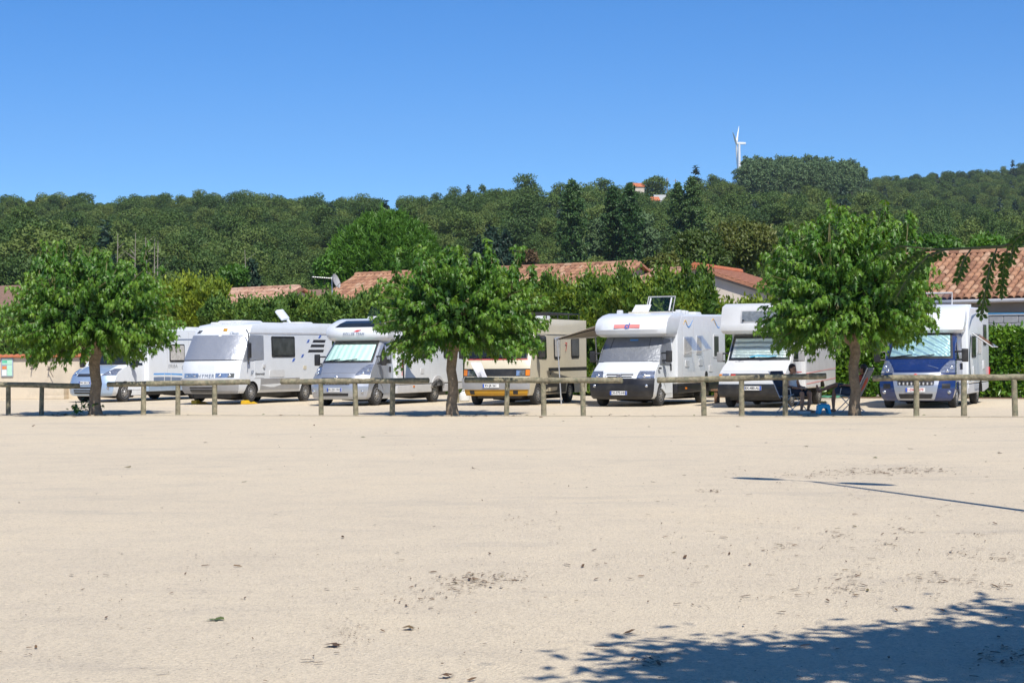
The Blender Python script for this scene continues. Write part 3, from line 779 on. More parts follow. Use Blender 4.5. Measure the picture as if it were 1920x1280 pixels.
def barrel_tile():
    V = []; F = []; n = 5
    for y, w, z in ((0.0, .135, 0.0), (0.44, .108, 0.012)):
        for k in range(n + 1):
            a = math.pi * k / n
            V.append((-math.cos(a) * w, y, math.sin(a) * w * .72 + z))
    for k in range(n): F.append((k, k + 1, n + 2 + k, n + 1 + k))
    m_ = len(V)
    for y, w, z in ((0.0, .115, 0.0), (0.44, .09, 0.012)):
        for k in range(n + 1):
            a = math.pi * k / n
            V.append((-math.cos(a) * w, y, math.sin(a) * w * .72 + z))
    for k in range(n): F.append((m_ + k + 1, m_ + k, m_ + n + 1 + k, m_ + n + 2 + k))
    for k in range(n): F.append((k + 1, k, m_ + k, m_ + k + 1))
    return np.array(V), np.array(F)
TV_, TF_ = barrel_tile()
def tiled_roof(house, E0, E1, R0, R1, mat, pitch=.27, row=.37, limit=300, inview=None, base=0.0):
    """barrel tiles over the sheet E0 E1 (eave) R1 R0 (ridge), given in the house's own coordinates"""
    E0, E1, R0, R1 = map(Vector, (E0, E1, R0, R1))
    u = (E1 - E0).normalized(); w0 = R0 - E0; w = (w0 - u * w0.dot(u)).normalized(); nn = u.cross(w)
    if nn.z < 0: nn = -nn
    slab = MB().slab([p - nn * .10 for p in (E0, E1, R1, R0)], [p for p in (E0, E1, R1, R0)])
    roof = slab.build('roof', M['roofbed'], house)
    me = np_mesh('tile', TV_, TF_, None, mat, link=False, smooth=True)
    Ls = (R0 - E0).dot(w); W = (E1 - E0).length
    sk0 = (R0 - E0).dot(u) / Ls; sk1 = (R1 - E1).dot(u) / Ls
    cells = []
    for j in range(int(Ls / row) + 1):
        for i in range(int(W / pitch) + 1):
            s_, t_ = (i + .5) * pitch, min(j * row, Ls - .42)
            if s_ < sk0 * t_ - .02 + .1 or s_ > W + sk1 * t_ - .1: continue
            p = E0 + u * (s_ + rnd.uniform(-.012, .012)) + w * (t_ - .03) + nn * (.012 + rnd.uniform(0, .012))
            wp = Vector(house.location) + p
            px, py = px_of(wp.x, wp.y, wp.z)
            cells.append((0 if inview is None or inview(px, py) else 1, -j, i, p))
    cells.sort(key=lambda c: c[:3])
    Mx = Matrix((u, w, nn)).transposed()
    for c in cells[:limit]:
        o = link_mesh('tile', me, None, roof)
        o.matrix_local = Matrix.Translation(c[3]) @ (Mx @ Matrix.Rotation(rnd.uniform(-.03, .03), 3, 'Z')).to_4x4()
    rest = cells[limit:]
    if rest:
        pos = np.array([tuple(c[3]) for c in rest])
        V, F = scatter_template(TV_, TF_, pos, np.tile(np.array(w), (len(pos), 1)), np.tile(np.array(nn), (len(pos), 1)), np.ones(len(pos)))
        V = pos[:, None] + (TV_[None, :, 0:1] * np.array(u) + TV_[None, :, 1:2] * np.array(w) + TV_[None, :, 2:3] * np.array(nn)); V = V.reshape(-1, 3)
        o = np_mesh('tiles', V, F, np.repeat(rng.random(len(pos)), len(TF_)), mat, roof, smooth=True); tag(o, kind='stuff')
    # ridge tiles, one after another
    Lr = (R1 - R0).length; d = (R1 - R0).normalized(); side = d.cross(Vector((0, 0, 1)))
    rme = MB()
    for k in range(8):
        pass
    n_ = int(Lr / .42)
    pts = [((-math.cos(a) * .16), math.sin(a) * .13) for a in [math.pi * k / 6 for k in range(7)]]
    rb = MB().loft([[Vector((x, 0, z)) for x, z in pts] + [Vector((.13, 0, -.02)), Vector((-.13, 0, -.02))], [Vector((x * .9, .46, z * .93)) for x, z in pts] + [Vector((.12, .46, -.02)), Vector((-.12, .46, -.02))]])
    rmesh = rb.mesh('ridge_tile'); rmesh.materials.append(mat)
    zz = Vector((0, 0, 1)); zz = (zz - d * zz.dot(d)).normalized()
    Mr = Matrix((d.cross(zz), d, zz)).transposed().to_4x4()
    for k in range(min(n_, 60)):
        o = link_mesh('ridge_tile', rmesh, None, roof)
        o.matrix_local = Matrix.Translation(R0 + d * (k * .42) + Vector((0, 0, .03 + rnd.uniform(0, .01)))) @ Mr
    return roof

U = Vector((0.82, -0.57, 0)).normalized(); NB = Vector((0.57, 0.82, 0)).normalized()   # along the street of houses / away from the car park
def gable_house(name, label, R0, R1, run, drop, mat, wallmat, limit, inview=None, back=True, over=.45, pitch=.27, row=.37):
    """ridge from R0 to R1; the roof comes down towards the car park by run and drop"""
    R0, R1 = Vector(R0), Vector(R1); o = Vector((R0.x, R0.y, 0))
    h = empty(name, o, 0, label, 'house')
    R0 -= o; R1 -= o; d = (R1 - R0); d.z = 0; d.normalize(); n = Vector((-d.y, d.x, 0))
    if n.y < 0: n = -n
    E0 = R0 - n * run - Vector((0, 0, drop)); E1 = R1 - n * run - Vector((0, 0, drop))
    roof = tiled_roof(h, E0, E1, R0, R1, mat, limit=limit, inview=inview, pitch=pitch, row=row)
    B0 = R0 + n * run - Vector((0, 0, drop)); B1 = R1 + n * run - Vector((0, 0, drop))
    MB().slab([p - Vector((0, 0, .1)) for p in (R0, R1, B1, B0)], [R0, R1, B1, B0]).build('rear_roof', M['flatroof'], h)
    q = over
    zt = R0.z - drop * (1 - q / run)
    f0 = E0 + n * q + d * .25; f1 = E1 + n * q - d * .25; b0 = B0 - n * q + d * .25; b1 = B1 - n * q - d * .25
    zs = E0.z + drop * q / run - .14
    w = MB()
    ring = [f0, f1, b1, b0]
    w.slab([Vector((p.x, p.y, 0)) for p in ring], [Vector((p.x, p.y, zs)) for p in ring])
    for a, b, c in ((f0, b0, R0 + d * .25), (f1, b1, R1 - d * .25)):
        s_ = 1 if c is not None and (c - R0).dot(d) < 1 else -1
        w.slab([Vector((a.x, a.y, zs)), Vector((b.x, b.y, zs)), Vector((c.x, c.y, c.z - .14))], [p + d * .2 * s_ for p in (Vector((a.x, a.y, zs)), Vector((b.x, b.y, zs)), Vector((c.x, c.y, c.z - .14)))])
    w.build('wall', wallmat, h)
    return h, E0, E1, d, n
# long house behind the hedge
def pt(px, py, Y): return at(px, py, Y)
hB, e0, e1, d_, n_ = gable_house('tiled_house', 'long house with mottled red barrel tile roof behind the central shade tree', (pt(668, 517, 92).x, 92, 5.49), (pt(1205, 494, 82).x, 82, 5.49), 4.5, 2.0, M['tile'], M['render'], 300,
    inview=lambda px, py: py < 552 and not (700 < px < 930))
hB2, *_ = gable_house('tiled_house', 'low house with pale tile roof joining the long house to the gabled one', (pt(1196, 510, 84).x, 84, 5.15), (pt(1306, 508, 79.5).x, 79.5, 5.12), 3.5, 1.5, M['tilepale'], M['render'], 80, inview=lambda px, py: py < 530, over=.3)
hD, *_ = gable_house('tiled_house', 'low house with pinkish tile roof behind the green hedge near the rooftop aerial', (pt(397, 548, 88).x, 88, 4.60), (pt(570, 540, 83.4).x, 83.4, 4.60), 3.6, 1.5, M['tilepale'], M['render'], 100, inview=lambda px, py: py < 562)
# right house with gutter
eA = Vector((16.56, 70, 3.46)); rA = eA + NB * 4.0 + Vector((0, 0, 1.90))
hA, eA0, eA1, dA, nA = gable_house('tiled_house', 'grey walled house with large orange tile roof behind the concrete block wall', rA - U * 4.2, rA + U * 10, 4.0, 1.9, M['tile'], M['greyrender'], 300,
    inview=lambda px, py: 1690 < px < 1935, pitch=.285, row=.39)
g0 = eA0 - nA * .09 - Vector((0, 0, .09)); g1 = eA1 - nA * .09 - Vector((0, 0, .09))
gm = MB().tube([g0, (g0 + g1) / 2, g1], .075, 10); gm.build('gutter', M['gutter'], hA)
MB().slab([p for p in (eA0 + nA * .0 - Vector((0, 0, .11)), eA1 - Vector((0, 0, .11)), eA1 + nA * .46 - Vector((0, 0, .02)), eA0 + nA * .46 - Vector((0, 0, .02)))], [p for p in (eA0 - Vector((0, 0, .16)), eA1 - Vector((0, 0, .16)), eA1 + nA * .46 - Vector((0, 0, .16)), eA0 + nA * .46 - Vector((0, 0, .16)))]).build('soffit', M['oldwood'], hA)
wf = eA0 + nA * .44
for (t0, t1) in ((5.6, 7.6), (9.4, 10.6)):
    a = wf + dA * t0; b = wf + dA * t1
    s_ = MB().slab([Vector((a.x, a.y, 1.95)), Vector((b.x, b.y, 1.95)), Vector((b.x, b.y, 2.85)), Vector((a.x, a.y, 2.85))], [p - nA * .05 for p in (Vector((a.x, a.y, 1.95)), Vector((b.x, b.y, 1.95)), Vector((b.x, b.y, 2.85)), Vector((a.x, a.y, 2.85)))])
    sh = s_.build('shutter', M['shutter'], hA)
    ml = MB()
    for k in range(3):
        z = 2.1 + k * .3
        ml.slab([Vector((a.x, a.y, z)) - nA * .05, Vector((b.x, b.y, z)) - nA * .05, Vector((b.x, b.y, z + .05)) - nA * .05, Vector((a.x, a.y, z + .05)) - nA * .05], [Vector((p.x, p.y, q)) - nA * .07 for p, q in ((a, z), (b, z), (b, z + .05), (a, z + .05))])
    ml.build('batten', M['shutter'], sh)
# gabled house with plain brown roof
def house_c():
    A = Vector((pt(1305, 500, 78).x, 78, 5.16)); o = Vector((A.x, A.y, 0))
    h = empty('gabled_house', o, 0, 'cream gabled house with smooth brown roof rising beside the walnut trees', 'house')
    rd = Vector((.38, .925, 0)); sd = Vector((.925, -.38, 0)); a = Vector((0, 0, 5.16)); Ln = 7.0
    for sgn, run, nm in ((1, 4.6, 'roof'), (-1, 3.5, 'rear_roof')):
        e = a + sd * sgn * run - Vector((0, 0, .335 * run))
        f = -rd * .25
        rf = MB().slab([p - Vector((0, 0, .12)) for p in (a + f, a + rd * Ln, e + rd * Ln, e + f)], [a + f, a + rd * Ln, e + rd * Ln, e + f]).build(nm, M['flatroof'], h)
        if sgn == 1:
            sl = (e - a).normalized(); up = sl.cross(rd); up = up if up.z > 0 else -up
            for j in range(17):     # courses of interlocking tiles
                p0 = a + sl * (j * .29) + up * (.03); p1 = a + sl * ((j + 1) * .29 + .03) + up * .055
                MB().slab([p0 + f, p0 + rd * Ln, p1 + rd * Ln, p1 + f], [q - up * .035 for q in (p0 + f, p0 + rd * Ln, p1 + rd * Ln, p1 + f)]).build('tile_course', M['flatroof'], rf)
    rp = [a + f * 1.05 + Vector((0, 0, .03)), a + rd * Ln + Vector((0, 0, .03))]
    MB().tube(rp, .13, 8).build('ridge_cap', M['terracotta'], h)
    L0 = a - sd * 3.1 - Vector((0, 0, .335 * 3.1 + .13)); R0_ = a + sd * 4.2 - Vector((0, 0, .335 * 4.2 + .13)); T = a - Vector((0, 0, .13))
    poly = [Vector((L0.x, L0.y, 0)), Vector((R0_.x, R0_.y, 0)), R0_, T, L0]
    MB().slab(poly, [p + rd * (Ln - .3) for p in poly]).build('wall', M['render'], h)
    v0 = T - rd * .02; v1 = R0_ - rd * .02
    MB().slab([v0 + Vector((0, 0, 0)), v1, v1 - Vector((0, 0, .1)), v0 - Vector((0, 0, .1))], [p - rd * .06 for p in (v0, v1, v1 - Vector((0, 0, .1)), v0 - Vector((0, 0, .1)))]).build('verge_mould', M['greyrender'], h)
house_c()
# houses farther back
def simple_house(name, label, c, w, d, hw, hr, rz, roofmat, wallmat, windows=True):
    h = empty(name, c, rz, label, 'house')
    MB().box(-w / 2, w / 2, -d / 2, d / 2, 0, hw).build('wall', wallmat, h)
    o = .4
    MB().prism([(-d / 2 - o, hw - .15), (d / 2 + o, hw - .15), (0, hw + hr)], -w / 2 - o, w / 2 + o, 'x').build('roof', roofmat, h)
    if windows:
        for k in range(3):
            x = -w / 2 + (k + .6) * w / 3.2
            wd = MB().box(x, x + .9, -d / 2 - .04, -d / 2 - .005, hw * .38, hw * .38 + 1.1).build('window', M['greyglass'], h)
            MB().box(x - .08, x + .98, -d / 2 - .08, -d / 2 - .041, hw * .38 - .1, hw * .38).build('sill', M['render'], wd)
    return h
p = pt(372, 560, 112); simple_house('far_house', 'low brown roofed building behind the golden hedge', (p.x, 112, 0), 5.5, 5, 4.3, 1.3, R(-35), M['darkroof'], M['shutter'])
p = pt(528, 560, 118); simple_house('far_house', 'brown roofed building peeping behind the light green garden tree', (p.x, 118, 0), 8.5, 6, 4.5, 1.2, R(-30), M['darkroof'], M['render'])
p = pt(60, 560, 105); simple_house('far_house', 'pink roofed house mostly hidden behind the shade tree by the cream wall', (p.x, 105, 0), 9, 6, 4.2, 1.5, R(-30), M['darkroof'], M['render'])
for px, py, Y, w, lab in ((1192, 360, 770, 6, 'red roofed hill house beside the big round ridge tree'), (1222, 386, 740, 5, 'lower hill house half hidden by trees below the ridge')):
    q = pt(px, py, Y); b = float(hill_h(q.x, Y))
    simple_house('hill_house', lab, (q.x, Y, b - .5), w, 6, max(3.0, at(px, py - 9, Y).z - b + .5), 1.7, R(8), M['terracotta'], M['render'])
q = pt(1242, 366, 765); wl = MB().box(-3.5, 3.5, -.2, .2, -4, 1.0).build('garden_wall', M['offwhite']); wl.location = (q.x, 765, max(float(hill_h(q.x, 765)), at(1242, 368, 765).z))
wl.location.z = at(1242, 369, 765).z - .2
tag(wl, 'pale garden wall on the ridge below the round tree', 'wall')
for px, y0, y1 in ((1251, 333, 368), (1267, 336, 372)):
    b = at(px, y1, 770); t_ = at(px, y0, 770)
    o = MB().tube([(0, 0, 0), (0, 0, t_.z - b.z)], [.22, .14], 8).build('utility_pole', M['deadwood']); MB().box(-.9, .9, -.06, .06, t_.z - b.z - .8, t_.z - b.z - .65).build('crossarm', M['deadwood'], o)
    o.location = (b.x, 770, b.z); tag(o, 'thin wooden utility pole on the ridge by the pale garden wall', 'pole', 'utility poles on the ridge')
# flue and television aerial
q = pt(348, 548, 100); o = MB().tube([(0, 0, 0), (0, 0, at(348, 529, 100).z)], .10, 12).build('flue_pipe', M['alu']); MB().lathe([(.14, 0), (.15, .04), (.02, .12)], (0, 0, at(348, 529, 100).z), 'z', 12).build('cowl', M['alu'], o); o.location = (q.x, 100, 0)
tag(o, 'shiny metal flue pipe behind the golden hedge', 'pipe')
q = pt(623, 545, 84); zt = at(623, 518, 84).z
ae = empty('television_aerial', (q.x, 84, 0), 0, 'rooftop mast with comb aerial and round dish beside the long roof', 'aerial')
MB().tube([(0, 0, 2.5), (0, 0, zt)], .03, 8).build('mast', M['alu'], ae)
a_ = MB().tube([(-.9, .0, zt - .02), (.12, 0, zt - .10)], .02, 6)
for k in range(9): a_.tube([(-.88 + k * .1, -.22, zt - .02 - k * .008), (-.88 + k * .1, .22, zt - .02 - k * .008)], .012, 5)
a_.build('comb_aerial', M['alu'], ae)
ds = MB().lathe([(.02, 0), (.2, .02), (.34, .07), (.43, .13), (.44, .14), (.34, .09), (.2, .04), (.02, .02)], (0, 0, 0), 'x', 20).build('dish', M['grey'], ae)
ds.location = (.12, -.05, zt - .25); ds.rotation_euler = (0, R(-22), R(-35)); ds.scale = (.8, .5, .8)
MB().tube([(.12, 0, zt - .55), (.35, -.35, zt - .35), (.42, -.45, zt - .3)], .015, 6).build('feed_arm', M['grey'], ae)

# concrete block wall at the right
W2 = Vector((.87, -.49, 0)).normalized(); WN = Vector((.49, .87, 0)).normalized()
wo = Vector((16.6, 63.0, 0)) - W2 * 14
bw = empty('block_wall', wo, math.atan2(W2.y, W2.x), 'grey concrete block wall running behind the laurel hedge', 'wall')
core = MB().box(0, 22, .02, .16, 0, 2.70).build('mortar', M['greyrender'], bw)
bm_ = MB().box(0, .485, 0, .18, 0, .235).mesh('block', bevel=.012, seg=1); bm_.materials.append(M['block'])
for j in range(11):
    for i in range(27 if False else 44 // 1 - 0):
        if j < 5 and i % 1 == 0 and True: continue      # the lower courses stand behind the hedge
        x = i * .5 + (.25 if j % 2 else 0)
        if x > 21.5: continue
        o = link_mesh('block', bm_, None, bw); o.location = (x, rnd.uniform(-.004, .004), j * .245 + .01)
MB().box(0, 22, .0, .18, 0, 1.2).build('footing', M['block'], bw)
MB().box(-.02, 22.02, -.02, .20, 2.706, 2.76).build('capping', M['block'], bw, bevel=.01)
hs_pts = [wo + W2 * (7 + k * .75) + WN * (.06 + .03 * math.sin(k * 1.3)) + Vector((0, 0, 2.775 + .012 * math.sin(k))) for k in range(20)]
o = MB().tube(hs_pts, .022, 6).build('garden_hose', M['hose']); tag(o, 'blue hose lying along the top of the concrete block wall', 'hose')

# cream wall at the left
YW = 71.5
xa, xb = pt(-170, 748, YW).x, pt(212, 748, YW).x
cw = empty('boundary_wall', ((xa + xb) / 2, YW, 0), 0, 'stained cream rendered wall with terracotta coping beside the light blue motorhome', 'wall')
hwid = (xb - xa) / 2
MB().box(-hwid, hwid, 0, .25, 0, 1.58).build('wall_panel', M['creamwall'], cw)
MB().box(-hwid - .02, hwid + .02, -.05, .30, 1.58, 1.60).build('bed', M['terracotta'], cw)
ct = MB().loft([[Vector((-math.cos(a) * .12, -.14, math.sin(a) * .075)) for a in [math.pi * k / 6 for k in range(7)]], [Vector((-math.cos(a) * .10, .30, math.sin(a) * .07 + .05)) for a in [math.pi * k / 6 for k in range(7)]]]).mesh('coping_tile'); ct.materials.append(M['terracotta'])
for k in range(int(2 * hwid / .22)):
    o = link_mesh('coping_tile', ct, None, cw); o.location = (-hwid + .11 + k * .22, 0, 1.603 + rnd.uniform(0, .006)); o.rotation_euler = (0, 0, rnd.uniform(-.03, .03))
q = pt(14, 688, YW)
nb = empty('notice_board', (q.x, YW, q.z), 0, 'small framed notice board with green papers on the cream wall', 'notice board')
MB().box(-.23, .23, -.05, -.01, -.37, .37).build('frame', M['boardframe'], nb, bevel=.01)
for x0, x1, z0, z1, mm in ((-.19, .19, .10, .33, 'paper_mint'), (-.19, .0, .16, .26, 'paper_green'), (-.19, -.02, -.08, .04, 'paper_orange'), (.0, .19, -.33, .08, 'paper_mint'), (-.19, -.02, -.33, -.10, 'paper_white'), (-.18, .02, .27, .32, 'paper_white')):
    MB().box(x0, x1, -.058 - .004 * (mm in ('paper_green', 'paper_white')), -.0505, z0, z1).build('notice', M[mm], nb)
for px, py in ((61, 689), (93, 690)):
    q = pt(px, py, YW)
    o = MB().tube([(0, .02, 0), (0, -.16, .01), (0, -.2, -.08)], .018, 8).tube([(-.08, -.08, .06), (.08, -.08, .06)], .014, 6).tube([(0, -.08, .0), (0, -.08, .06)], .012, 6)
    if px > 80: o.tube([(.0, -.16, 0), (.18, -.17, -.35)], .012, 6)
    o = o.build('water_tap', M['iron']); o.location = (q.x, YW, q.z)
    tag(o, 'rusty tap with a drooping pipe on the cream wall' if px > 80 else 'small rusty tap beside the notice board on the cream wall', 'tap')
q0 = pt(84, 747, YW - .45); q1 = pt(124, 747, YW - .45)
tr = empty('water_trough', ((q0.x + q1.x) / 2, YW - .45, 0), 0, 'low cream concrete trough at the foot of the wall', 'trough')
hw_ = (q1.x - q0.x) / 2
tb = MB().box(-hw_, hw_, -.35, .42, 0, .16).box(-hw_, hw_, -.35, -.25, .16, .55).box(-hw_, -hw_ + .1, -.25, .42, .16, .55).box(hw_ - .1, hw_, -.25, .42, .16, .55)
tb.build('basin', M['creamwall'], tr, bevel=.01)
MB().box(-hw_ - .03, hw_ * .2, -.39, -.1, .555, .60).build('board', M['oldwood'], tr, bevel=.006)

# ------------------------------------------------------------------ hedges
def hedge(name, A, B, depth, h, mat, label, n, size, seed, rough=.25, top_spread=.35, upright=.6, cat='hedge', z0=.05):
    A, B = Vector(A), Vector(B); r = np.random.default_rng(seed)
    d = (B - A); Ln = d.length; d.normalize(); nrm = Vector((-d.y, d.x, 0))
    if nrm.y > 0: nrm = -nrm            # towards the car park
    t = empty(name, (A + B) / 2, 0, label, cat)
    o = (A + B) / 2
    face = r.random(n)
    s_ = r.random(n) * Ln - Ln / 2; z = z0 + (h - z0) * r.random(n) ** .9; q = r.random(n) * depth
    isf = face < .62; ist = face >= .62
    bump_ = lambda s, z: rough * (np.sin(s * 2.3 + seed) * np.sin(z * 2.1 + s * .8) * .5 + np.sin(s * 5.7 + 1.7 * seed) * np.sin(z * 4.3) * .35)
    front = bump_(s_, z) + r.normal(size=n) * .09
    q = np.where(isf, -front, q); tl = h + bump_(s_, q * 2 + 9) * top_spread * 3 + r.normal(size=n) * top_spread * .25
    spr = np.where(r.random(n) < .08, r.random(n) * top_spread * 1.4, 0)
    z = np.where(ist, tl + spr, z)
    z = np.maximum(z, .08)
    D, N_ = np.array(d), np.array(nrm)
    P = s_[:, None] * D - q[:, None] * N_ ; P[:, 2] = z
    out = np.where(isf[:, None], N_, np.array([0, 0, 1.0]))
    yd = out * .5 + np.array([0, 0, upright]) + r.normal(size=(n, 3)) * .45
    nd = out + r.normal(size=(n, 3)) * .55
    V, F = scatter_template(SPRAY, SF, P, yd, nd, size * (.6 + .8 * r.random(n)))
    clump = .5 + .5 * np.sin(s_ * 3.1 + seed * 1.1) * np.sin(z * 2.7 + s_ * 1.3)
    ti = np.clip(.45 * clump + .55 * r.random(n), 0, 1)
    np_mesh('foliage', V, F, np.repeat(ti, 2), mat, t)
    # woody inside: stems with inner leaves
    st = MB()
    for k in range(int(Ln / .8) + 1):
        x = -Ln / 2 + .4 + k * .8
        if x > Ln / 2: break
        b = d * x - nrm * (depth * .5)
        st.tube([b, b + Vector((rnd.uniform(-.1, .1), 0, h * .5)), b + Vector((rnd.uniform(-.2, .2), 0, h * .88))], [.06, .05, .02], 6)
    st.build('stems', M['bark'], t)
    m = n // 2
    P2 = np.stack([r.random(m) * Ln - Ln / 2, .18 + r.random(m) * (depth * .8)], 1)
    PP = P2[:, :1] * D - P2[:, 1:] * N_; PP[:, 2] = z0 + r.random(m) * (h - z0 - .05)
    V, F = scatter_template(SPRAY, SF, PP, r.normal(size=(m, 3)), np.tile(N_, (m, 1)) + r.normal(size=(m, 3)) * .4, size * 1.9 * (.7 + .6 * r.random(m)))
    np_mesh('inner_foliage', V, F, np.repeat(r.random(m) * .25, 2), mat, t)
    return t
HL0 = Vector((15.85, 60.3, 0))
def hl(px, off=0.0):
    """point on the hedge line seen at this column, off = metres farther back"""
    o = HL0 + WN * off; d = ray(px, 700); k = d.x / d.y
    t_ = (o.x - k * o.y) / (k * W2.y - W2.x)
    return o + W2 * t_
hedge('laurel_hedge', hl(1338), HL0 + W2 * 7, 1.1, 2.15, M['laurel'], 'glossy light green laurel hedge along the foot of the block wall', 26000, .15, 3, rough=.18, top_spread=.12, upright=.2)
def topz(px, py, off): p_ = hl(px, off); return at(px, py, p_.y).z
hedge('thuja_hedge', hl(-40, 3.2), hl(285, 3.2), 1.5, topz(120, 585, 3.2), M['thuja'], 'dark green thuja hedge behind the cream boundary wall', 16000, .19, 5, rough=.4)
hedge('golden_thuja_hedge', hl(268, 2.6), hl(392, 2.6), 1.6, topz(330, 549, 2.6), M['thujagold'], 'yellow green feathery thuja hedge beside the low pink roof', 22000, .17, 6, rough=.5, top_spread=.4, upright=.9)
hedge('thuja_hedge', hl(378, 2.2), hl(700, 2.2), 1.5, topz(540, 580, 2.2), M['thuja'], 'deep green thuja hedge behind the integrated white motorhome', 42000, .17, 7, rough=.75, top_spread=.3)
hedge('thuja_hedge', hl(690, 2.2), hl(1000, 2.2), 1.5, topz(840, 558, 2.2), M['thuja'], 'green thuja hedge behind the silver motorhome and central shade tree', 26000, .18, 8, rough=.7, top_spread=.3)
hedge('shrub_hedge', hl(985, 2.0), hl(1112, 2.0), 1.4, topz(1050, 553, 2.0), M['shrub'], 'yellowish leafy hedge behind the cream motorhome', 20000, .16, 9, rough=.75, top_spread=.4)
hedge('mixed_shrub_hedge', hl(1098, 1.4), hl(1316, 1.4), 1.6, topz(1220, 552, 1.4), M['shrub'], 'tall green shrub hedge with upright sprigs behind the awning motorhome', 36000, .16, 10, rough=.8, top_spread=.5, upright=1.0)
hedge('golden_thuja_hedge', hl(1325, 4.2), hl(1450, 4.2), 1.3, topz(1390, 585, 4.2), M['thujagold'], 'bright yellow green hedge below the gable of the cream house', 18000, .17, 11, rough=.4, top_spread=.3, upright=.9)
o = MB()
q0, q1 = hl(1340) , HL0 + W2 * 7
nn_ = -WN
o.slab([q0 + nn_ * .05, q1 + nn_ * .05, q1 + nn_ * .75, q0 + nn_ * .75], [p + Vector((0, 0, .02)) for p in (q0 + nn_ * .05, q1 + nn_ * .05, q1 + nn_ * .75, q0 + nn_ * .75)])
M['mulch'] = plain('bark_mulch', (0.22, 0.14, 0.085), 0.95, var=0.4, scale=14, bscale=40, bdist=.02)
tag(o.build('mulch_bed', M['mulch']), kind='structure')

# ------------------------------------------------------------------ log fence
FENCE = [  # rail ends (px, y) and posts
    ((-70, 719, 148, 724), (-48, 16, 79), 'log rail fence section before the cream wall and its notice board'),
    ((203, 721, 468, 716), (270, 334, 403), 'log rail fence section before the integrated white motorhome'),
    ((528, 715.5, 804, 713.5), (602, 666, 737), 'log rail fence section before the silver motorhome'),
    ((873, 713, 1167, 713), (952, 1019, 1093), 'log rail fence section before the cream motorhome with yellow valance'),
    ((1234, 713, 1549, 705), (1319, 1391, 1473), 'log rail fence section before the motorhome with bed over the cab'),
    ((1638, 709, 2010, 706.5), (1719, 1808, 1902, 1990), 'log rail fence section before the navy blue motorhome'),
]
for (x0, y0, x1, y1), posts, lab in FENCE:
    pa, pb = fence_pt(x0), fence_pt(x1)
    za = at(x0, y0, pa.y).z; zb = at(x1, y1, pb.y).z
    f = empty('log_fence', (pa + pb) / 2, math.atan2(FD.y, FD.x), lab, 'fence', 'log rail fence sections')
    hl_ = (pb - pa).length / 2
    n = 14; rings = []; zm = 0
    for i in range(n + 1):
        t_ = i / n; z = za + (zb - za) * t_ + rnd.uniform(-.006, .006)
        rr = .077 + rnd.uniform(-.004, .004)
        x = -hl_ + 2 * hl_ * t_
        rings.append([Vector((x, rr * math.cos(a) + rnd.uniform(-.002, .002), z + (rr if math.sin(a) > 0 else rr * .9) * math.sin(a))) for a in [2 * math.pi * k / 14 for k in range(14)]])
    ra = [Vector((p.x - .0, p.y * .8, (p.z - za) * .8 + za)) + Vector((-.012, 0, 0)) for p in rings[0]]
    rb = [Vector((p.x, p.y * .8, (p.z - zb) * .8 + zb)) + Vector((.012, 0, 0)) for p in rings[-1]]
    MB().loft([ra] + rings + [rb]).build('rail', M['log'], f, ang=50)
    for px in posts:
        p_ = fence_pt(px); xl = (p_ - (pa + pb) / 2).dot(FD)
        z = za + (zb - za) * ((xl + hl_) / (2 * hl_)) - .035
        lean = rnd.uniform(-.035, .035); rp = .066 + rnd.uniform(-.004, .004)
        rings = [[Vector((xl + lean * (1 - h_) + rp * w_ * math.cos(a), rp * w_ * math.sin(a), zz + (0.03 * math.sin(a) if zz > .3 else 0))) for a in [2 * math.pi * k / 14 for k in range(14)]] for zz, w_, h_ in ((-.02, 1.08, 0), (.05, 1.03, .1), (z * .5, 1, .5), (z, .98, 1))]
        MB().loft(rings).build('post', M['log'], f, ang=50)
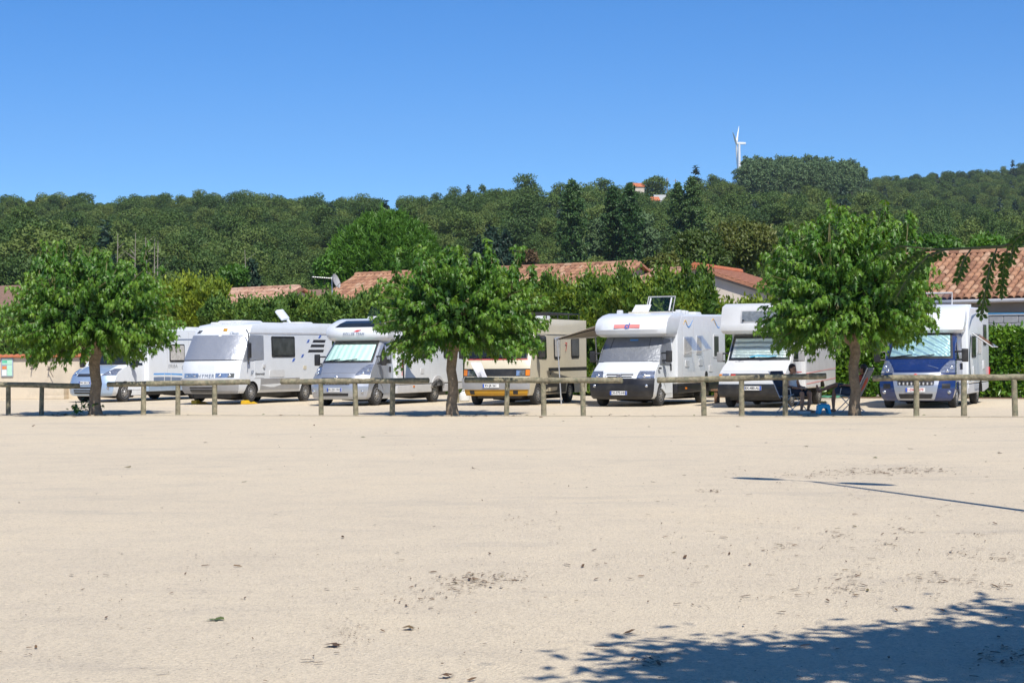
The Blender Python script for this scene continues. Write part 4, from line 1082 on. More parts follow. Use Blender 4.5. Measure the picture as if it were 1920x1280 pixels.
# ------------------------------------------------------------------ motorhomes
# own coordinates: x to the side the photograph shows, y from the nose backwards, z up, origin on the ground under the nose
BAY = R(24)
class Shell:
    """nose of a vehicle: rows of (y, z, half width, corner sweep); sides run straight back to yb with half width wb"""
    def __init__(s, rows, yb, wb=None, p=3.0, ns=17):
        s.rows = rows; s.yb = yb; s.wb = wb; s.p = p; s.ns = ns
    def row(s, u):
        u = max(0, min(len(s.rows) - 1, u)); i = min(int(u), len(s.rows) - 2); t = u - i
        return [a + (b - a) * t for a, b in zip(s.rows[i], s.rows[i + 1])]
    def u_of(s, z):
        for i in range(len(s.rows) - 1):
            if s.rows[i][1] <= z <= s.rows[i + 1][1] or i == len(s.rows) - 2:
                a, b = s.rows[i][1], s.rows[i + 1][1]
                return i + max(0, min(1, (z - a) / (b - a)))
        return 0
    def F(s, u, q):
        y, z, w, b = s.row(u)
        return Vector((w * q, y + b * abs(q) ** s.p, z))
    def N(s, u, q):
        e = .02
        du = s.F(u + e, q) - s.F(u - e, q); dq = s.F(u, q + e) - s.F(u, q - e)
        n = dq.cross(du).normalized()
        return n if n.y < 0.2 or n.z > 0 else -n
    def side_x(s, y, z):
        y0, zz, w, b = s.row(s.u_of(z)); ye = y0 + b; wb = s.wb if s.wb else w
        t = max(0, min(1, (y - ye) / max(.01, s.yb - ye)))
        return w + (wb - w) * t
    def body(s, name, mats, parent, bevel=0):
        rings = []
        for i in range(len(s.rows)):
            y, z, w, b = s.rows[i]; wb = s.wb if s.wb else w
            ring = [Vector((-wb, s.yb, z)), Vector((-(w + wb) / 2, (y + b + s.yb) / 2, z))]
            ring += [s.F(i, -1 + 2 * k / (s.ns - 1)) for k in range(s.ns)]
            ring += [Vector(((w + wb) / 2, (y + b + s.yb) / 2, z)), Vector((wb, s.yb, z))]
            rings.append(ring)
        return MB().loft(rings).build(name, mats, parent, ang=42)
    def patch(s, name, mat, parent, u0, u1, q0, q1, off, thick=.03, nu=6, nq=13, smooth=True):
        """panel lying on the nose; q0, q1 may be functions of 0..1 up the panel"""
        f0 = q0 if callable(q0) else (lambda t: q0); f1 = q1 if callable(q1) else (lambda t: q1)
        mb = MB(); out = []; inn = []
        us = sorted(set([u0 + (u1 - u0) * i / nu for i in range(nu + 1)] + [float(k) for k in range(len(s.rows)) if u0 < k < u1]))
        for u in us:
            t = (u - u0) / (u1 - u0); a, b = f0(t), f1(t)
            for k in range(nq):
                q = a + (b - a) * k / (nq - 1); p = s.F(u, q); n = s.N(u, q)
                out.append(p + n * off); inn.append(p + n * (off - thick))
        nU = len(us); m = len(out); vs = out + inn; fs = []
        for i in range(nU - 1):
            for k in range(nq - 1):
                a = i * nq + k; fs.append((a, a + 1, a + nq + 1, a + nq)); fs.append((m + a + nq, m + a + nq + 1, m + a + 1, m + a))
        edge = [k for k in range(nq)] + [i * nq + nq - 1 for i in range(1, nU)] + [(nU - 1) * nq + k for k in range(nq - 2, -1, -1)] + [i * nq for i in range(nU - 2, 0, -1)]
        for a, b in zip(edge, edge[1:] + edge[:1]): fs.append((b, a, m + a, m + b))
        mb.add(vs, fs)
        return mb.build(name, mat, parent, ang=50)
    def side(s, name, mat, parent, poly, off=.012, thick=.03, sgn=1, bevel=0):
        """panel on the flank, polygon in (y, z)"""
        hi = [Vector((sgn * (s.side_x(y, z) + off), y, z)) for y, z in poly]; lo = [Vector((sgn * (s.side_x(y, z) + off - thick), y, z)) for y, z in poly]
        return MB().slab(lo, hi).build(name, mat, parent, bevel=bevel)
def rpoly(y0, y1, z0, z1, r=.05, n=3):
    out = []
    for cy, cz, a0 in ((y1 - r, z0 + r, -90), (y1 - r, z1 - r, 0), (y0 + r, z1 - r, 90), (y0 + r, z0 + r, 180)):
        for k in range(n + 1):
            a = R(a0 + 90 * k / n); out.append((cy + r * math.cos(a), cz + r * math.sin(a)))
    return out
def flank(name, mat, parent, poly, x, t=.012, bevel=0, sgn=1):
    return MB().prism(poly, sgn * (x - .02), sgn * (x + t), 'x').build(name, mat, parent, bevel=bevel)
def side_window(parent, y0, y1, z0, z1, x, glass='greyglass', frame='black', rail=True):
    w = flank('side_window', M[frame], parent, rpoly(y0, y1, z0, z1, .06), x, .018)
    flank('pane', M[glass], w, rpoly(y0 + .04, y1 - .04, z0 + .04, z1 - .04, .05), x, .024)
    flank('lower_rail', M['black'], w, [(y0 + .05, z0 + .03), (y1 - .05, z0 + .03), (y1 - .05, z0 + .065), (y0 + .05, z0 + .065)], x, .03)
    return w
def wheel(root, x, y, r=.335, w=.2, sg=1):
    prof = [(r * .60, -w * .45), (r * .78, -w * .5), (r * .93, -w * .48), (r, -w * .36), (r, w * .36), (r * .93, w * .48), (r * .78, w * .5), (r * .60, w * .45)]
    if sg < 0: pass
    t = MB().lathe(prof, (x, y, r), 'x', 28)
    for k in range(28):   # tread blocks
        a = 2 * math.pi * k / 28 + .1
        c = Vector((x, y + r * math.cos(a), r + r * math.sin(a)))
        t.obox(c, (w * .33, 0, 0), (0, -.012 * math.sin(a), .012 * math.cos(a)), (0, .006 * math.cos(a), .006 * math.sin(a)))
    t = t.build('wheel', M['rubber'], root)
    h = sg
    pr = [(r * .64, h * w * .40), (r * .60, h * w * .47), (r * .52, h * w * .43), (r * .26, h * w * .50), (r * .20, h * w * .50), (r * .17, h * w * .56), (.004, h * w * .57)]
    MB().lathe(pr, (x, y, r), 'x', 24, 0, lambda i, k: 1 if (i == 2 and k % 3 == 0) else 0).build('hubcap', [M['rim'], M['black']], t)
    return t
def arches(ys, r, w, top=1.3):
    c = MB()
    for y in ys:
        for s_ in (-1, 1):
            c.lathe([(r, .5), (r, 1.5)] if s_ > 0 else [(r, -1.5), (r, -.5)], (0, y, .33), 'x', 28)
    return c
def plate(root, text, c, tilt=0.0, left='plateblue', right=True, ink='ink', w=.52):
    up = Vector((0, math.sin(tilt), math.cos(tilt))); n = Vector((0, -math.cos(tilt), math.sin(tilt))); ux = Vector((1, 0, 0)); c = Vector(c)
    p = MB().obox(c, ux * w / 2, up * .056, n * .008).build('license_plate', M['plate'], root)
    MB().obox(c - ux * (w / 2 - .024) + n * .007, ux * .022, up * .054, n * .004).build('country_band', M[left], p)
    if right: MB().obox(c + ux * (w / 2 - .024) + n * .007, ux * .022, up * .054, n * .004).build('region_band', M['plateblue'], p)
    lettering(text, .092, M[ink], p, c + n * .010, ux, up, bold=.0015, space=1.0)
    return p
def mirror(root, x, y, z, sg, h=.36, double=True, mat='black'):
    m = MB()
    for dz in ((.10, -.12) if double else (0,)):
        m.tube([(x - sg * .06, y + .05, z + dz), (x + sg * .14, y + .0, z + dz)], .024, 8)
    hous = m.build('mirror', M['black'], root)
    g = MB().loft([[Vector((x + sg * .14 + sg * a * .085 + sg * .08, y + b * .055 * k, z + zz)) for a, b in ((-1, -1), (1, -.7), (1, .8), (-1, 1))] for zz, k in ((-h * .5, .6), (-h * .42, 1), (h * .42, 1), (h * .5, .6))])
    g.build('mirror_head', M[mat], hous, bevel=.02)
    return hous
def wipers(root, sh, u, span, dq):
    m = MB()
    for q0 in dq:
        a = sh.F(u, q0) + sh.N(u, q0) * .045; b = sh.F(u + .16, q0 + span) + sh.N(u + .16, q0 + span) * .05
        m.tube([a, (a + b) / 2 + Vector((0, -.01, 0)), b], .012, 5)
    return m.build('wiper', M['black'], root)
def place(root, px, py, wx, wy, yaw=BAY):
    g = ground_at(px, py); c, s_ = math.cos(yaw), math.sin(yaw)
    root.location = (g.x - (wx * c + wy * s_), g.y - (-wx * s_ + wy * c), 0); root.rotation_euler = (0, 0, -yaw)
def living_box(name, mat, root, poly, hw, wheels, ar=.42, bevel=.06, hw2=None):
    o = MB().prism(poly, -hw, hw, 'x').build(name, [mat, M['black']], root, bevel=bevel, seg=3)
    boolean_cut(o, arches(wheels, ar, .3))
    return o
def roof_light(root, x, y, z, w, l, h=.08, mat='offwhite', name='roof_light'):
    o = MB().loft([[Vector((x + sx * w / 2 * k, y + sy * l / 2 * k, z + hh)) for sx, sy in ((-1, -1), (1, -1), (1, 1), (-1, 1))] for hh, k in ((-.03, 1), (h * .5, 1), (h, .9))])
    return o.build(name, M[mat], root, bevel=.02)
X250 = [(.12, .20, .86, .20), (.04, .28, .94, .26), (0, .44, .985, .30), (.0, .60, 1.0, .31), (.04, .74, 1.005, .32), (.09, .88, 1.0, .33), (.17, 1.0, .985, .34), (.36, 1.16, .965, .31), (.60, 1.31, .945, .26), (.98, 1.66, .90, .20), (1.36, 2.02, .84, .16), (1.60, 2.10, .80, .10)]
X244 = [(.12, .22, .88, .16), (.04, .30, .95, .22), (.0, .45, .98, .25), (.0, .62, .99, .26), (.03, .76, .99, .27), (.08, .90, .985, .27), (.20, 1.02, .97, .26), (.45, 1.17, .955, .22), (.70, 1.29, .94, .18), (1.02, 1.66, .90, .14), (1.33, 2.02, .86, .10), (1.55, 2.10, .82, .08)]
X280 = [(.08, .30, .92, .05), (.02, .40, .95, .07), (.0, .55, .96, .08), (.02, .70, .96, .08), (.04, .85, .95, .08), (.08, .98, .945, .08), (.40, 1.14, .94, .07), (.78, 1.30, .93, .06), (.98, 1.66, .90, .06), (1.18, 2.02, .86, .05), (1.4, 2.10, .82, .05)]
def headlamp_x250(root, sh, sg):
    a = (lambda t: .60 + .26 * t ** 1.5) if sg > 0 else (lambda t: -.99)
    b = (lambda t: .99) if sg > 0 else (lambda t: -(.60 + .26 * t ** 1.5))
    h = sh.patch('headlight', M['lampglass'], root, 5.55, 7.75, a, b, .014, .05, 7, 7)
    for q, u in ((.80, 6.0), (.90, 6.6)):
        c = sh.F(u, sg * q) + sh.N(u, sg * q) * .004; n = sh.N(u, sg * q)
        MB().ball(c, (.055, .04, .055), 8).build('reflector', M['chrome'], h)
    return h

def ducato(root, paint, sh, bumper_mid=None, shade='foilgreen'):
    """cab of a 2006-on van with big lamps and deep bumper"""
    cab = sh.body('cab', [M[paint], M['black']], root); boolean_cut(cab, arches([.95], .40, .3))
    sh.patch('hood', M[paint], root, 6.05, 8.0, lambda t: -.60 - .22 * t, lambda t: .60 + .22 * t, .012, .03)
    sh.patch('windshield_surround', M['black'], root, 8.05, 9.98, -.93, .93, .010, .03)
    sh.patch('sunshade', M[shade], root, 8.22, 9.62 if shade == 'foilgreen' else 9.85, (lambda t: -.86), (lambda t: .86), .018, .01, 8, 19)
    sh.patch('windshield', M['glass'], root, 8.16, 9.90, -.89, .89, .026, .006, 8, 15)
    bmp = sh.patch('bumper', M[paint], root, .3, 4.7, -.995, .995, .022, .05, 8, 19)
    sh.patch('grille', M['black'], root, 4.05, 4.85, -.52, .52, .030, .03, 3, 9)
    lg = sh.patch('lower_grille', M['black'], root, 3.35, 3.95, -.48, .48, .030, .03, 3, 9)
    for k in range(9):
        q = -.44 + k * .11; c = sh.F(3.65, q) + sh.N(3.65, q) * .034
        MB().obox(c, (.008, 0, 0), (0, .012, 0), (0, 0, .03)).build('grille_bar', M[paint], lg)
    sh.patch('air_intake', M['black'], root, 1.2, 1.75, -.46, .46, .030, .03, 3, 9)
    for s_ in (-1, 1):
        headlamp_x250(root, sh, s_)
        c = sh.F(2.0, s_ * .86) + sh.N(2.0, s_ * .86) * .028
        MB().ball(c, (.055, .03, .05), 8).build('fog_light', M['lampglass'], root)
        d = sh.side('door', M[paint], root, [(1.02, .50), (1.32, .36), (1.95, .36), (1.96, 1.2), (1.93, 1.95), (1.55, 2.0), (1.02, 1.36)], .010, .03, s_)
        sh.side('door_window', M['dkglass'], d, [(1.10, 1.30), (1.88, 1.30), (1.86, 1.90), (1.58, 1.93), (1.20, 1.50)], .016, .02, s_)
        MB().box(s_ * (sh.side_x(1.8, 1.1)) - .01, s_ * (sh.side_x(1.8, 1.1)) + s_ * .04, 1.74, 1.80, 1.02, 1.20).build('door_handle', M['black'], d, bevel=.01)
        mirror(root, s_ * .97, .98, 1.42, s_)
        wheel(root, s_ * .86, .95, .34, .215, s_)
    wipers(root, sh, 8.12, .55, (-.75, -.12))
    return bmp

def underbody(root, y1, w=.72):
    c = MB().box(-w, w, .35, y1, .20, .46).build('underbody', M['black'], root, bevel=.03)
    for y in (1.7, y1 - 1.2): MB().tube([(-.7, y, .2), (0, y, .16), (.7, y, .2)], .06, 8).build('crossmember', M['iron'], c)
def seams(root, x, ys, z0, z1):
    for y in ys: flank('panel_seam', M['ltgrey'], root, [(y, z0), (y + .012, z0), (y + .012, z1), (y, z1)], x, .004)
def make_roller():
    root = empty('motorhome', label='silver nosed white motorhome with green sunshade behind its windshield', cat='motorhome', group='motorhomes parked in a row')
    place(root, 704, 759.5, .90, .95)
    underbody(root, 6.3)
    seams(root, 1.14, (2.5, 4.28, 5.5), .64, 2.6)
    sh = Shell(X250, 2.0, .98)
    ducato(root, 'silver', sh)
    plate(root, 'BX-231-WG', (0, -.045, .50))
    MB().ball((0, .045, .88), (.06, .02, .06), 8).build('badge', M['chrome'], root)
    body = living_box('living_box', M['white'], root, [(1.95, .62), (1.95, 2.2), (2.3, 2.70), (6.7, 2.74), (6.85, 2.6), (6.85, .62)], 1.14, [4.85])
    living = living_box('skirt', M['ltgrey'], root, [(2.0, .34), (2.0, .60), (6.85, .60), (6.85, .40), (5.6, .34)], 1.12, [4.85], bevel=.02)
    # fairing between cab and box
    MB().loft([[Vector((s_, y, z)) for s_, y, z in ((.985, 1.90, .5), (1.13, 2.10, .5), (1.13, 2.16, 2.2), (.86, 1.90, 2.05), (.97, 1.90, 1.3))], [Vector((s_ - .08, y + .04, z)) for s_, y, z in ((.985, 1.90, .5), (1.13, 2.10, .5), (1.13, 2.16, 2.2), (.86, 1.90, 2.05), (.97, 1.90, 1.3))]]).build('fairing', M['silver'], root)
    ov = Shell([(1.36, 2.00, .90, .22), (1.24, 2.05, 1.02, .26), (1.17, 2.14, 1.09, .28), (1.16, 2.26, 1.12, .28), (1.24, 2.42, 1.12, .28), (1.52, 2.56, 1.11, .25), (1.95, 2.68, 1.09, .15), (2.3, 2.73, 1.05, .05)], 2.75, 1.135)
    ov.body('overcab', M['white'], root)
    ov.patch('front_skylight', M['dkglass'], root, 4.15, 5.75, lambda t: -.66 + .1 * t, lambda t: .80 - .1 * t, .012, .02)
    lettering('ROLLER TEAM', .115, M['greyink'], root, ov.F(2.75, 0.02) + ov.N(2.75, 0) * .012, (1, 0, 0), (0, .12, 1), shear=.25, space=1.05)
    c = ov.F(3.35, .12) + ov.N(3.35, .12) * .012
    MB().slab([c + Vector(p) for p in ((-.12, 0, -.02), (.02, 0, -.03), (.16, .02, .035), (.0, .01, .03))], [c + Vector(p) + Vector((0, -.006, .002)) for p in ((-.12, 0, -.02), (.02, 0, -.03), (.16, .02, .035), (.0, .01, .03))]).build('red_swoosh', M['red'], root)
    x = 1.14
    flank('wheel_arch', M['ltgrey'], root, [(4.35, .62)] + [(4.85 + .50 * math.cos(a), .36 + .52 * math.sin(a)) for a in [math.pi - math.pi * k / 10 * .98 for k in range(1, 10)]] + [(5.35, .62)] + [(4.85 + .42 * math.cos(a), .36 + .42 * math.sin(a)) for a in [.3 + (math.pi - .6) * k / 9 for k in range(10)]], x, .02)
    flank('grey_decal', M['greyink'], root, [(2.5, .80), (3.3, .80), (2.95, 1.0), (2.62, 1.35)], x, .006)
    flank('dark_decal', M['ink'], root, [(2.36, .80), (2.46, .80), (2.40, 1.6), (2.33, 1.6)], x, .006)
    flank('service_hatch', M['offwhite'], root, rpoly(3.6, 3.85, .95, 1.12, .03), x, .014)
    flank('red_decal', M['redink'], root, [(2.28, .9), (2.31, .9), (2.36, 1.7), (2.34, 1.7)], x, .008)
    side_window(root, 3.2, 4.2, 1.45, 2.0, x); side_window(root, 5.3, 6.1, 1.45, 2.0, x)
    flank('grey_band', M['ltgrey'], root, [(2.3, 2.08), (6.8, 2.08), (6.8, 2.16), (2.4, 2.16)], x, .006)
    for y in (3.1, 6.2): flank('side_marker', M['amber'], root, rpoly(y, y + .1, .52, .57, .015), 1.12, .02)
    wheel(root, .93, 4.85, .34, .215, 1); wheel(root, -.93, 4.85, .34, .215, -1)
    roof_light(root, -.1, 3.3, 2.72, .7, .7, .10)
    vent = MB().slab([Vector(p) for p in ((-.5, 3.0, 2.84), (.15, 3.0, 2.84), (.15, 3.35, 3.15), (-.5, 3.35, 3.15))], [Vector(p) for p in ((-.5, 3.02, 2.82), (.15, 3.02, 2.82), (.15, 3.37, 3.13), (-.5, 3.37, 3.13))]).build('raised_roof_vent', M['acrylic'], root)
    roof_light(root, .3, 5.6, 2.74, .5, .5, .08)
make_roller()

def make_ci():
    root = empty('motorhome', label='white motorhome with grey screen cover, black bumper and side awning', cat='motorhome', group='motorhomes parked in a row')
    place(root, 1235, 760.7, .88, .95)
    underbody(root, 6.2)
    seams(root, 1.12, (2.42, 3.5, 4.5, 5.2), .64, 2.62)
    sh = Shell(X244, 1.95, .97)
    cab = sh.body('cab', [M['white'], M['black']], root); boolean_cut(cab, arches([.95], .40, .3))
    sh.patch('hood', M['white'], root, 5.6, 8.0, lambda t: -.80, lambda t: .80, .012, .03)
    sh.patch('bumper', M['gloss_black'], root, .2, 4.35, -.998, .998, .024, .05, 8, 19)
    lg = sh.patch('lower_grille', M['black'], root, 2.35, 3.1, -.62, .62, .030, .03, 3, 9)
    gr = sh.patch('grille', M['white'], root, 4.4, 5.45, lambda t: -.42 - .06 * t, lambda t: .42 + .06 * t, .024, .04, 4, 9)
    sh.patch('grille_slot', M['black'], gr, 4.55, 4.78, -.38, .38, .030, .02, 2, 9)
    sh.patch('grille_slot', M['black'], gr, 5.0, 5.25, -.42, .42, .030, .02, 2, 9)
    c = sh.F(4.85, 0) + sh.N(4.85, 0) * .04
    for dz in (-.02, .035):
        MB().tube([c + Vector((-.08, 0, dz - .03)), c + Vector((0, 0, dz + .015)), c + Vector((.08, 0, dz - .03))], .012, 6).build('chevron_badge', M['chrome'], gr)
    for s_ in (-1, 1):
        a, b = (.52, .99) if s_ > 0 else (-.99, -.52)
        hd = sh.patch('headlight', M['lampglass'], root, 4.5, 6.0, (lambda t, a=a, s_=s_: a + (.06 * t if s_ > 0 else 0)), (lambda t, b=b, s_=s_: b - (0 if s_ > 0 else .06 * t)), .020, .05, 5, 7)
        c = sh.F(4.9, s_ * .72) + sh.N(4.9, s_ * .72) * .012
        MB().ball(c, (.06, .03, .06), 8).build('reflector', M['chrome'], hd)
        c = sh.F(2.9, s_ * .80) + sh.N(2.9, s_ * .80) * .026
        MB().ball(c, (.05, .03, .05), 8).build('fog_light', M['lampglass'], root)
        d = sh.side('door', M['white'], root, [(1.0, .50), (1.30, .36), (1.90, .36), (1.92, 1.2), (1.9, 1.95), (1.5, 2.0), (1.0, 1.34)], .010, .03, s_)
        sh.side('door_window', M['dkglass'], d, [(1.12, 1.30), (1.84, 1.30), (1.82, 1.88), (1.52, 1.92), (1.20, 1.50)], .016, .02, s_)
        MB().box(s_ * .965 - .01, s_ * .965 + s_ * .04, 1.74, 1.80, 1.02, 1.22).build('door_handle', M['black'], d, bevel=.01)
        m_ = mirror(root, s_ * .98, 1.0, 1.45, s_, .34)
        MB().box(s_ * 1.0, s_ * 1.05, .62, .78, 1.08, 1.13).build('side_indicator', M['black'], root, bevel=.01)
        wheel(root, s_ * .86, .95, .335, .21, s_)
    # thermal cover over the windshield, wrapped round the cab windows
    cv = sh.patch('screen_cover', M['cover'], root, 8.02, 9.98, -.995, .995, .034, .02, 10, 25)
    for s_ in (-1, 1):
        sh.side('cover_flap', M['cover'], cv, [(.86, 1.24), (1.78, 1.22), (1.84, 1.6), (1.78, 1.95), (1.40, 2.0), (1.05, 1.65)], .034, .02, s_)
    for q in (-.72, .62): sh.patch('cover_seam', M['ink'], cv, 9.0, 9.9, q - .006, q + .006, .040, .01, 5, 3)
    c = sh.F(9.7, .05) + sh.N(9.7, .05) * .04
    MB().obox(c, (.13, 0, 0), Vector((0, .018, .02)), sh.N(9.7, 0) * .003).build('cover_label', M['paleblueink'], cv)
    plate(root, 'CX-575-HN', (0, -.045, .40))
    body = living_box('living_box', M['white'], root, [(1.98, .62), (1.98, 2.2), (2.4, 2.70), (6.55, 2.76), (6.72, 2.55), (6.72, .62)], 1.12, [4.70])
    living_box('skirt', M['gloss_black'], root, [(2.0, .34), (2.0, .60), (6.70, .60), (6.70, .46), (5.6, .36)], 1.10, [4.70], bevel=.02)
    ov = Shell([(1.30, 2.02, .86, .15), (1.02, 2.04, 1.02, .22), (.80, 2.12, 1.10, .25), (.74, 2.24, 1.12, .26), (.80, 2.42, 1.12, .26), (.95, 2.56, 1.11, .26), (1.35, 2.68, 1.09, .22), (1.9, 2.75, 1.06, .10)], 2.6, 1.115)
    ov.body('overcab', M['white'], root)
    c = ov.F(3.55, -.02); n = ov.N(3.55, 0)
    up = Vector((0, .32, 1)).normalized()
    bd = MB().obox(c + n * .012, (.40, 0, 0), up * .055, n * .004).build('pink_band', M['pinkband'], root)
    lettering('ci', .24, M['blueink'], root, c + n * .022 + Vector((.0, 0, .01)), (1, 0, 0), up, shear=.2, bold=.006)
    x = 1.12
    # two windows swung open at the top hinge, one shut
    for y0, y1, z0, z1 in ((2.55, 3.30, 1.45, 2.02), (3.75, 4.25, 1.50, 2.06)):
        w = flank('side_window', M['offwhite'], root, rpoly(y0, y1, z0, z1, .05), x, .014)
        flank('opening', M['curtain'], w, rpoly(y0 + .04, y1 - .04, z0 + .04, z1 - .04, .04), x, .018)
        MB().slab([Vector((x + .02, y0, z1)), Vector((x + .02, y1, z1)), Vector((x + .32, y1, z1 - .42)), Vector((x + .32, y0, z1 - .42))], [Vector((x + .04, y0, z1 + .02)), Vector((x + .04, y1, z1 + .02)), Vector((x + .34, y1, z1 - .40)), Vector((x + .34, y0, z1 - .40))]).build('open_flap', M['bluefilm'], w)
        MB().tube([(x + .01, y0 + .05, z0 + .08), (x + .30, y0 + .05, z1 - .40)], .008, 5).tube([(x + .01, y1 - .05, z0 + .08), (x + .30, y1 - .05, z1 - .40)], .008, 5).build('stay', M['alu'], w)
    w = flank('side_window', M['offwhite'], root, rpoly(5.45, 6.0, 1.38, 2.12, .05), x, .014); flank('pane', M['greyglass'], w, rpoly(5.5, 5.95, 1.44, 2.06, .04), x, .022)
    for y, z in ((2.7, 1.12), (4.0, 1.15), (5.0, .95)): flank('service_hatch', M['offwhite'], root, rpoly(y, y + .36, z, z + .2, .03), x, .016)
    flank('cap', M['black'], root, [(4.7 + .12 * math.cos(a), .86 + .12 * math.sin(a)) for a in [2 * math.pi * k / 14 for k in range(14)]], x, .02)
    def wave_decal(y, z, k, cm, s=1.0):
        pts = [(y + .7 * s * t, z + .11 * math.sin(t * 4.2 + k)) for t in [i / 12 for i in range(13)]]
        poly = [(a, b - .035 * math.sin(math.pi * i / 12)) for i, (a, b) in enumerate(pts)] + [(a, b + .01) for a, b in reversed(pts)]
        flank('wave_decal', M[cm], root, poly, x, .006)
    wave_decal(2.55, 2.42, -.3, 'yellowink', .6); wave_decal(2.75, 2.45, 3.0, 'paleblueink'); wave_decal(5.3, 2.5, .2, 'yellowink', .7); wave_decal(5.5, 2.45, 1.2, 'paleblueink', .9)
    for y in (2.75, 6.0): flank('side_marker', M['amber'], root, rpoly(y, y + .1, .45, .51, .015), 1.10, .022)
    wheel(root, .92, 4.70, .335, .21, 1); wheel(root, -.92, 4.70, .335, .21, -1)
    # roof: raised clear hatch, white flap, small vents
    hz = 2.74
    fr = MB().box(-.35, .48, 2.75, 3.5, hz - .03, hz + .05).build('hatch_frame', M['cream'], root, bevel=.02)
    hd = MB().slab([Vector(p) for p in ((-.36, 3.35, hz + .06), (.50, 3.35, hz + .06), (.50, 3.62, hz + .54), (-.36, 3.62, hz + .54))], [Vector(p) for p in ((-.36, 3.38, hz + .06), (.50, 3.38, hz + .06), (.50, 3.65, hz + .54), (-.36, 3.65, hz + .54))]).build('raised_roof_hatch', M['acrylic'], root, bevel=.01)
    for xx in (-.28, .40): MB().tube([(xx, 3.34, hz + .1), (xx, 3.58, hz + .5)], .025, 6).build('hatch_arm', M['offwhite'], hd)
    rim = [Vector(p) for p in ((-.36, 3.365, hz + .06), (.50, 3.365, hz + .06), (.50, 3.635, hz + .54), (-.36, 3.635, hz + .54), (-.36, 3.365, hz + .06))]
    MB().tube(rim, .022, 6).build('hatch_rim', M['ltgrey'], hd)
    MB().slab([Vector(p) for p in ((-.38, 2.1, hz + .02), (.16, 2.1, hz + .02), (.2, 2.28, hz + .27), (-.30, 2.28, hz + .27))], [Vector(p) for p in ((-.38, 2.13, hz + .02), (.16, 2.13, hz + .02), (.2, 2.31, hz + .27), (-.30, 2.31, hz + .27))]).build('white_roof_flap', M['offwhite'], root)
    MB().box(-.44, .2, 2.0, 2.35, hz - .06, hz + .05).build('flap_base', M['cream'], root, bevel=.02)
    for xx, yy in ((-.85, 2.4), (.75, 3.2), (.62, 4.0), (.5, 4.6)): roof_light(root, xx, yy, hz, .16, .16, .12, 'offwhite', 'roof_vent')
    roof_light(root, .0, 4.4, hz, .6, .6, .1); roof_light(root, .3, 5.6, hz, .6, .6, .1)
    # awning on the far side
    aw = MB().slab([Vector(p) for p in ((-1.13, 1.9, 2.48), (-1.13, 5.2, 2.48), (-2.75, 5.2, 2.10), (-2.75, 1.9, 2.02))], [Vector(p) for p in ((-1.13, 1.9, 2.465), (-1.13, 5.2, 2.465), (-2.75, 5.2, 2.085), (-2.75, 1.9, 2.005))]).build('awning', M['canvas'], root)
    MB().tube([(-2.76, 1.86, 2.02), (-2.76, 5.24, 2.10)], .04, 8).tube([(-1.16, 1.9, 2.5), (-1.16, 5.2, 2.5)], .07, 8).build('awning_rail', M['alu'], aw)
    MB().tube([(-1.15, 2.0, 2.36), (-1.95, 2.1, 2.2), (-2.7, 2.0, 2.0)], .02, 6).build('awning_arm', M['black'], aw)
    for y, z in ((1.95, 2.02), (5.15, 2.08)): MB().tube([(-2.74, y, z), (-2.68, y, 1.0), (-2.62, y, .0)], [.022, .022, .024], 8).build('awning_leg', M['alu'], aw)
make_ci()

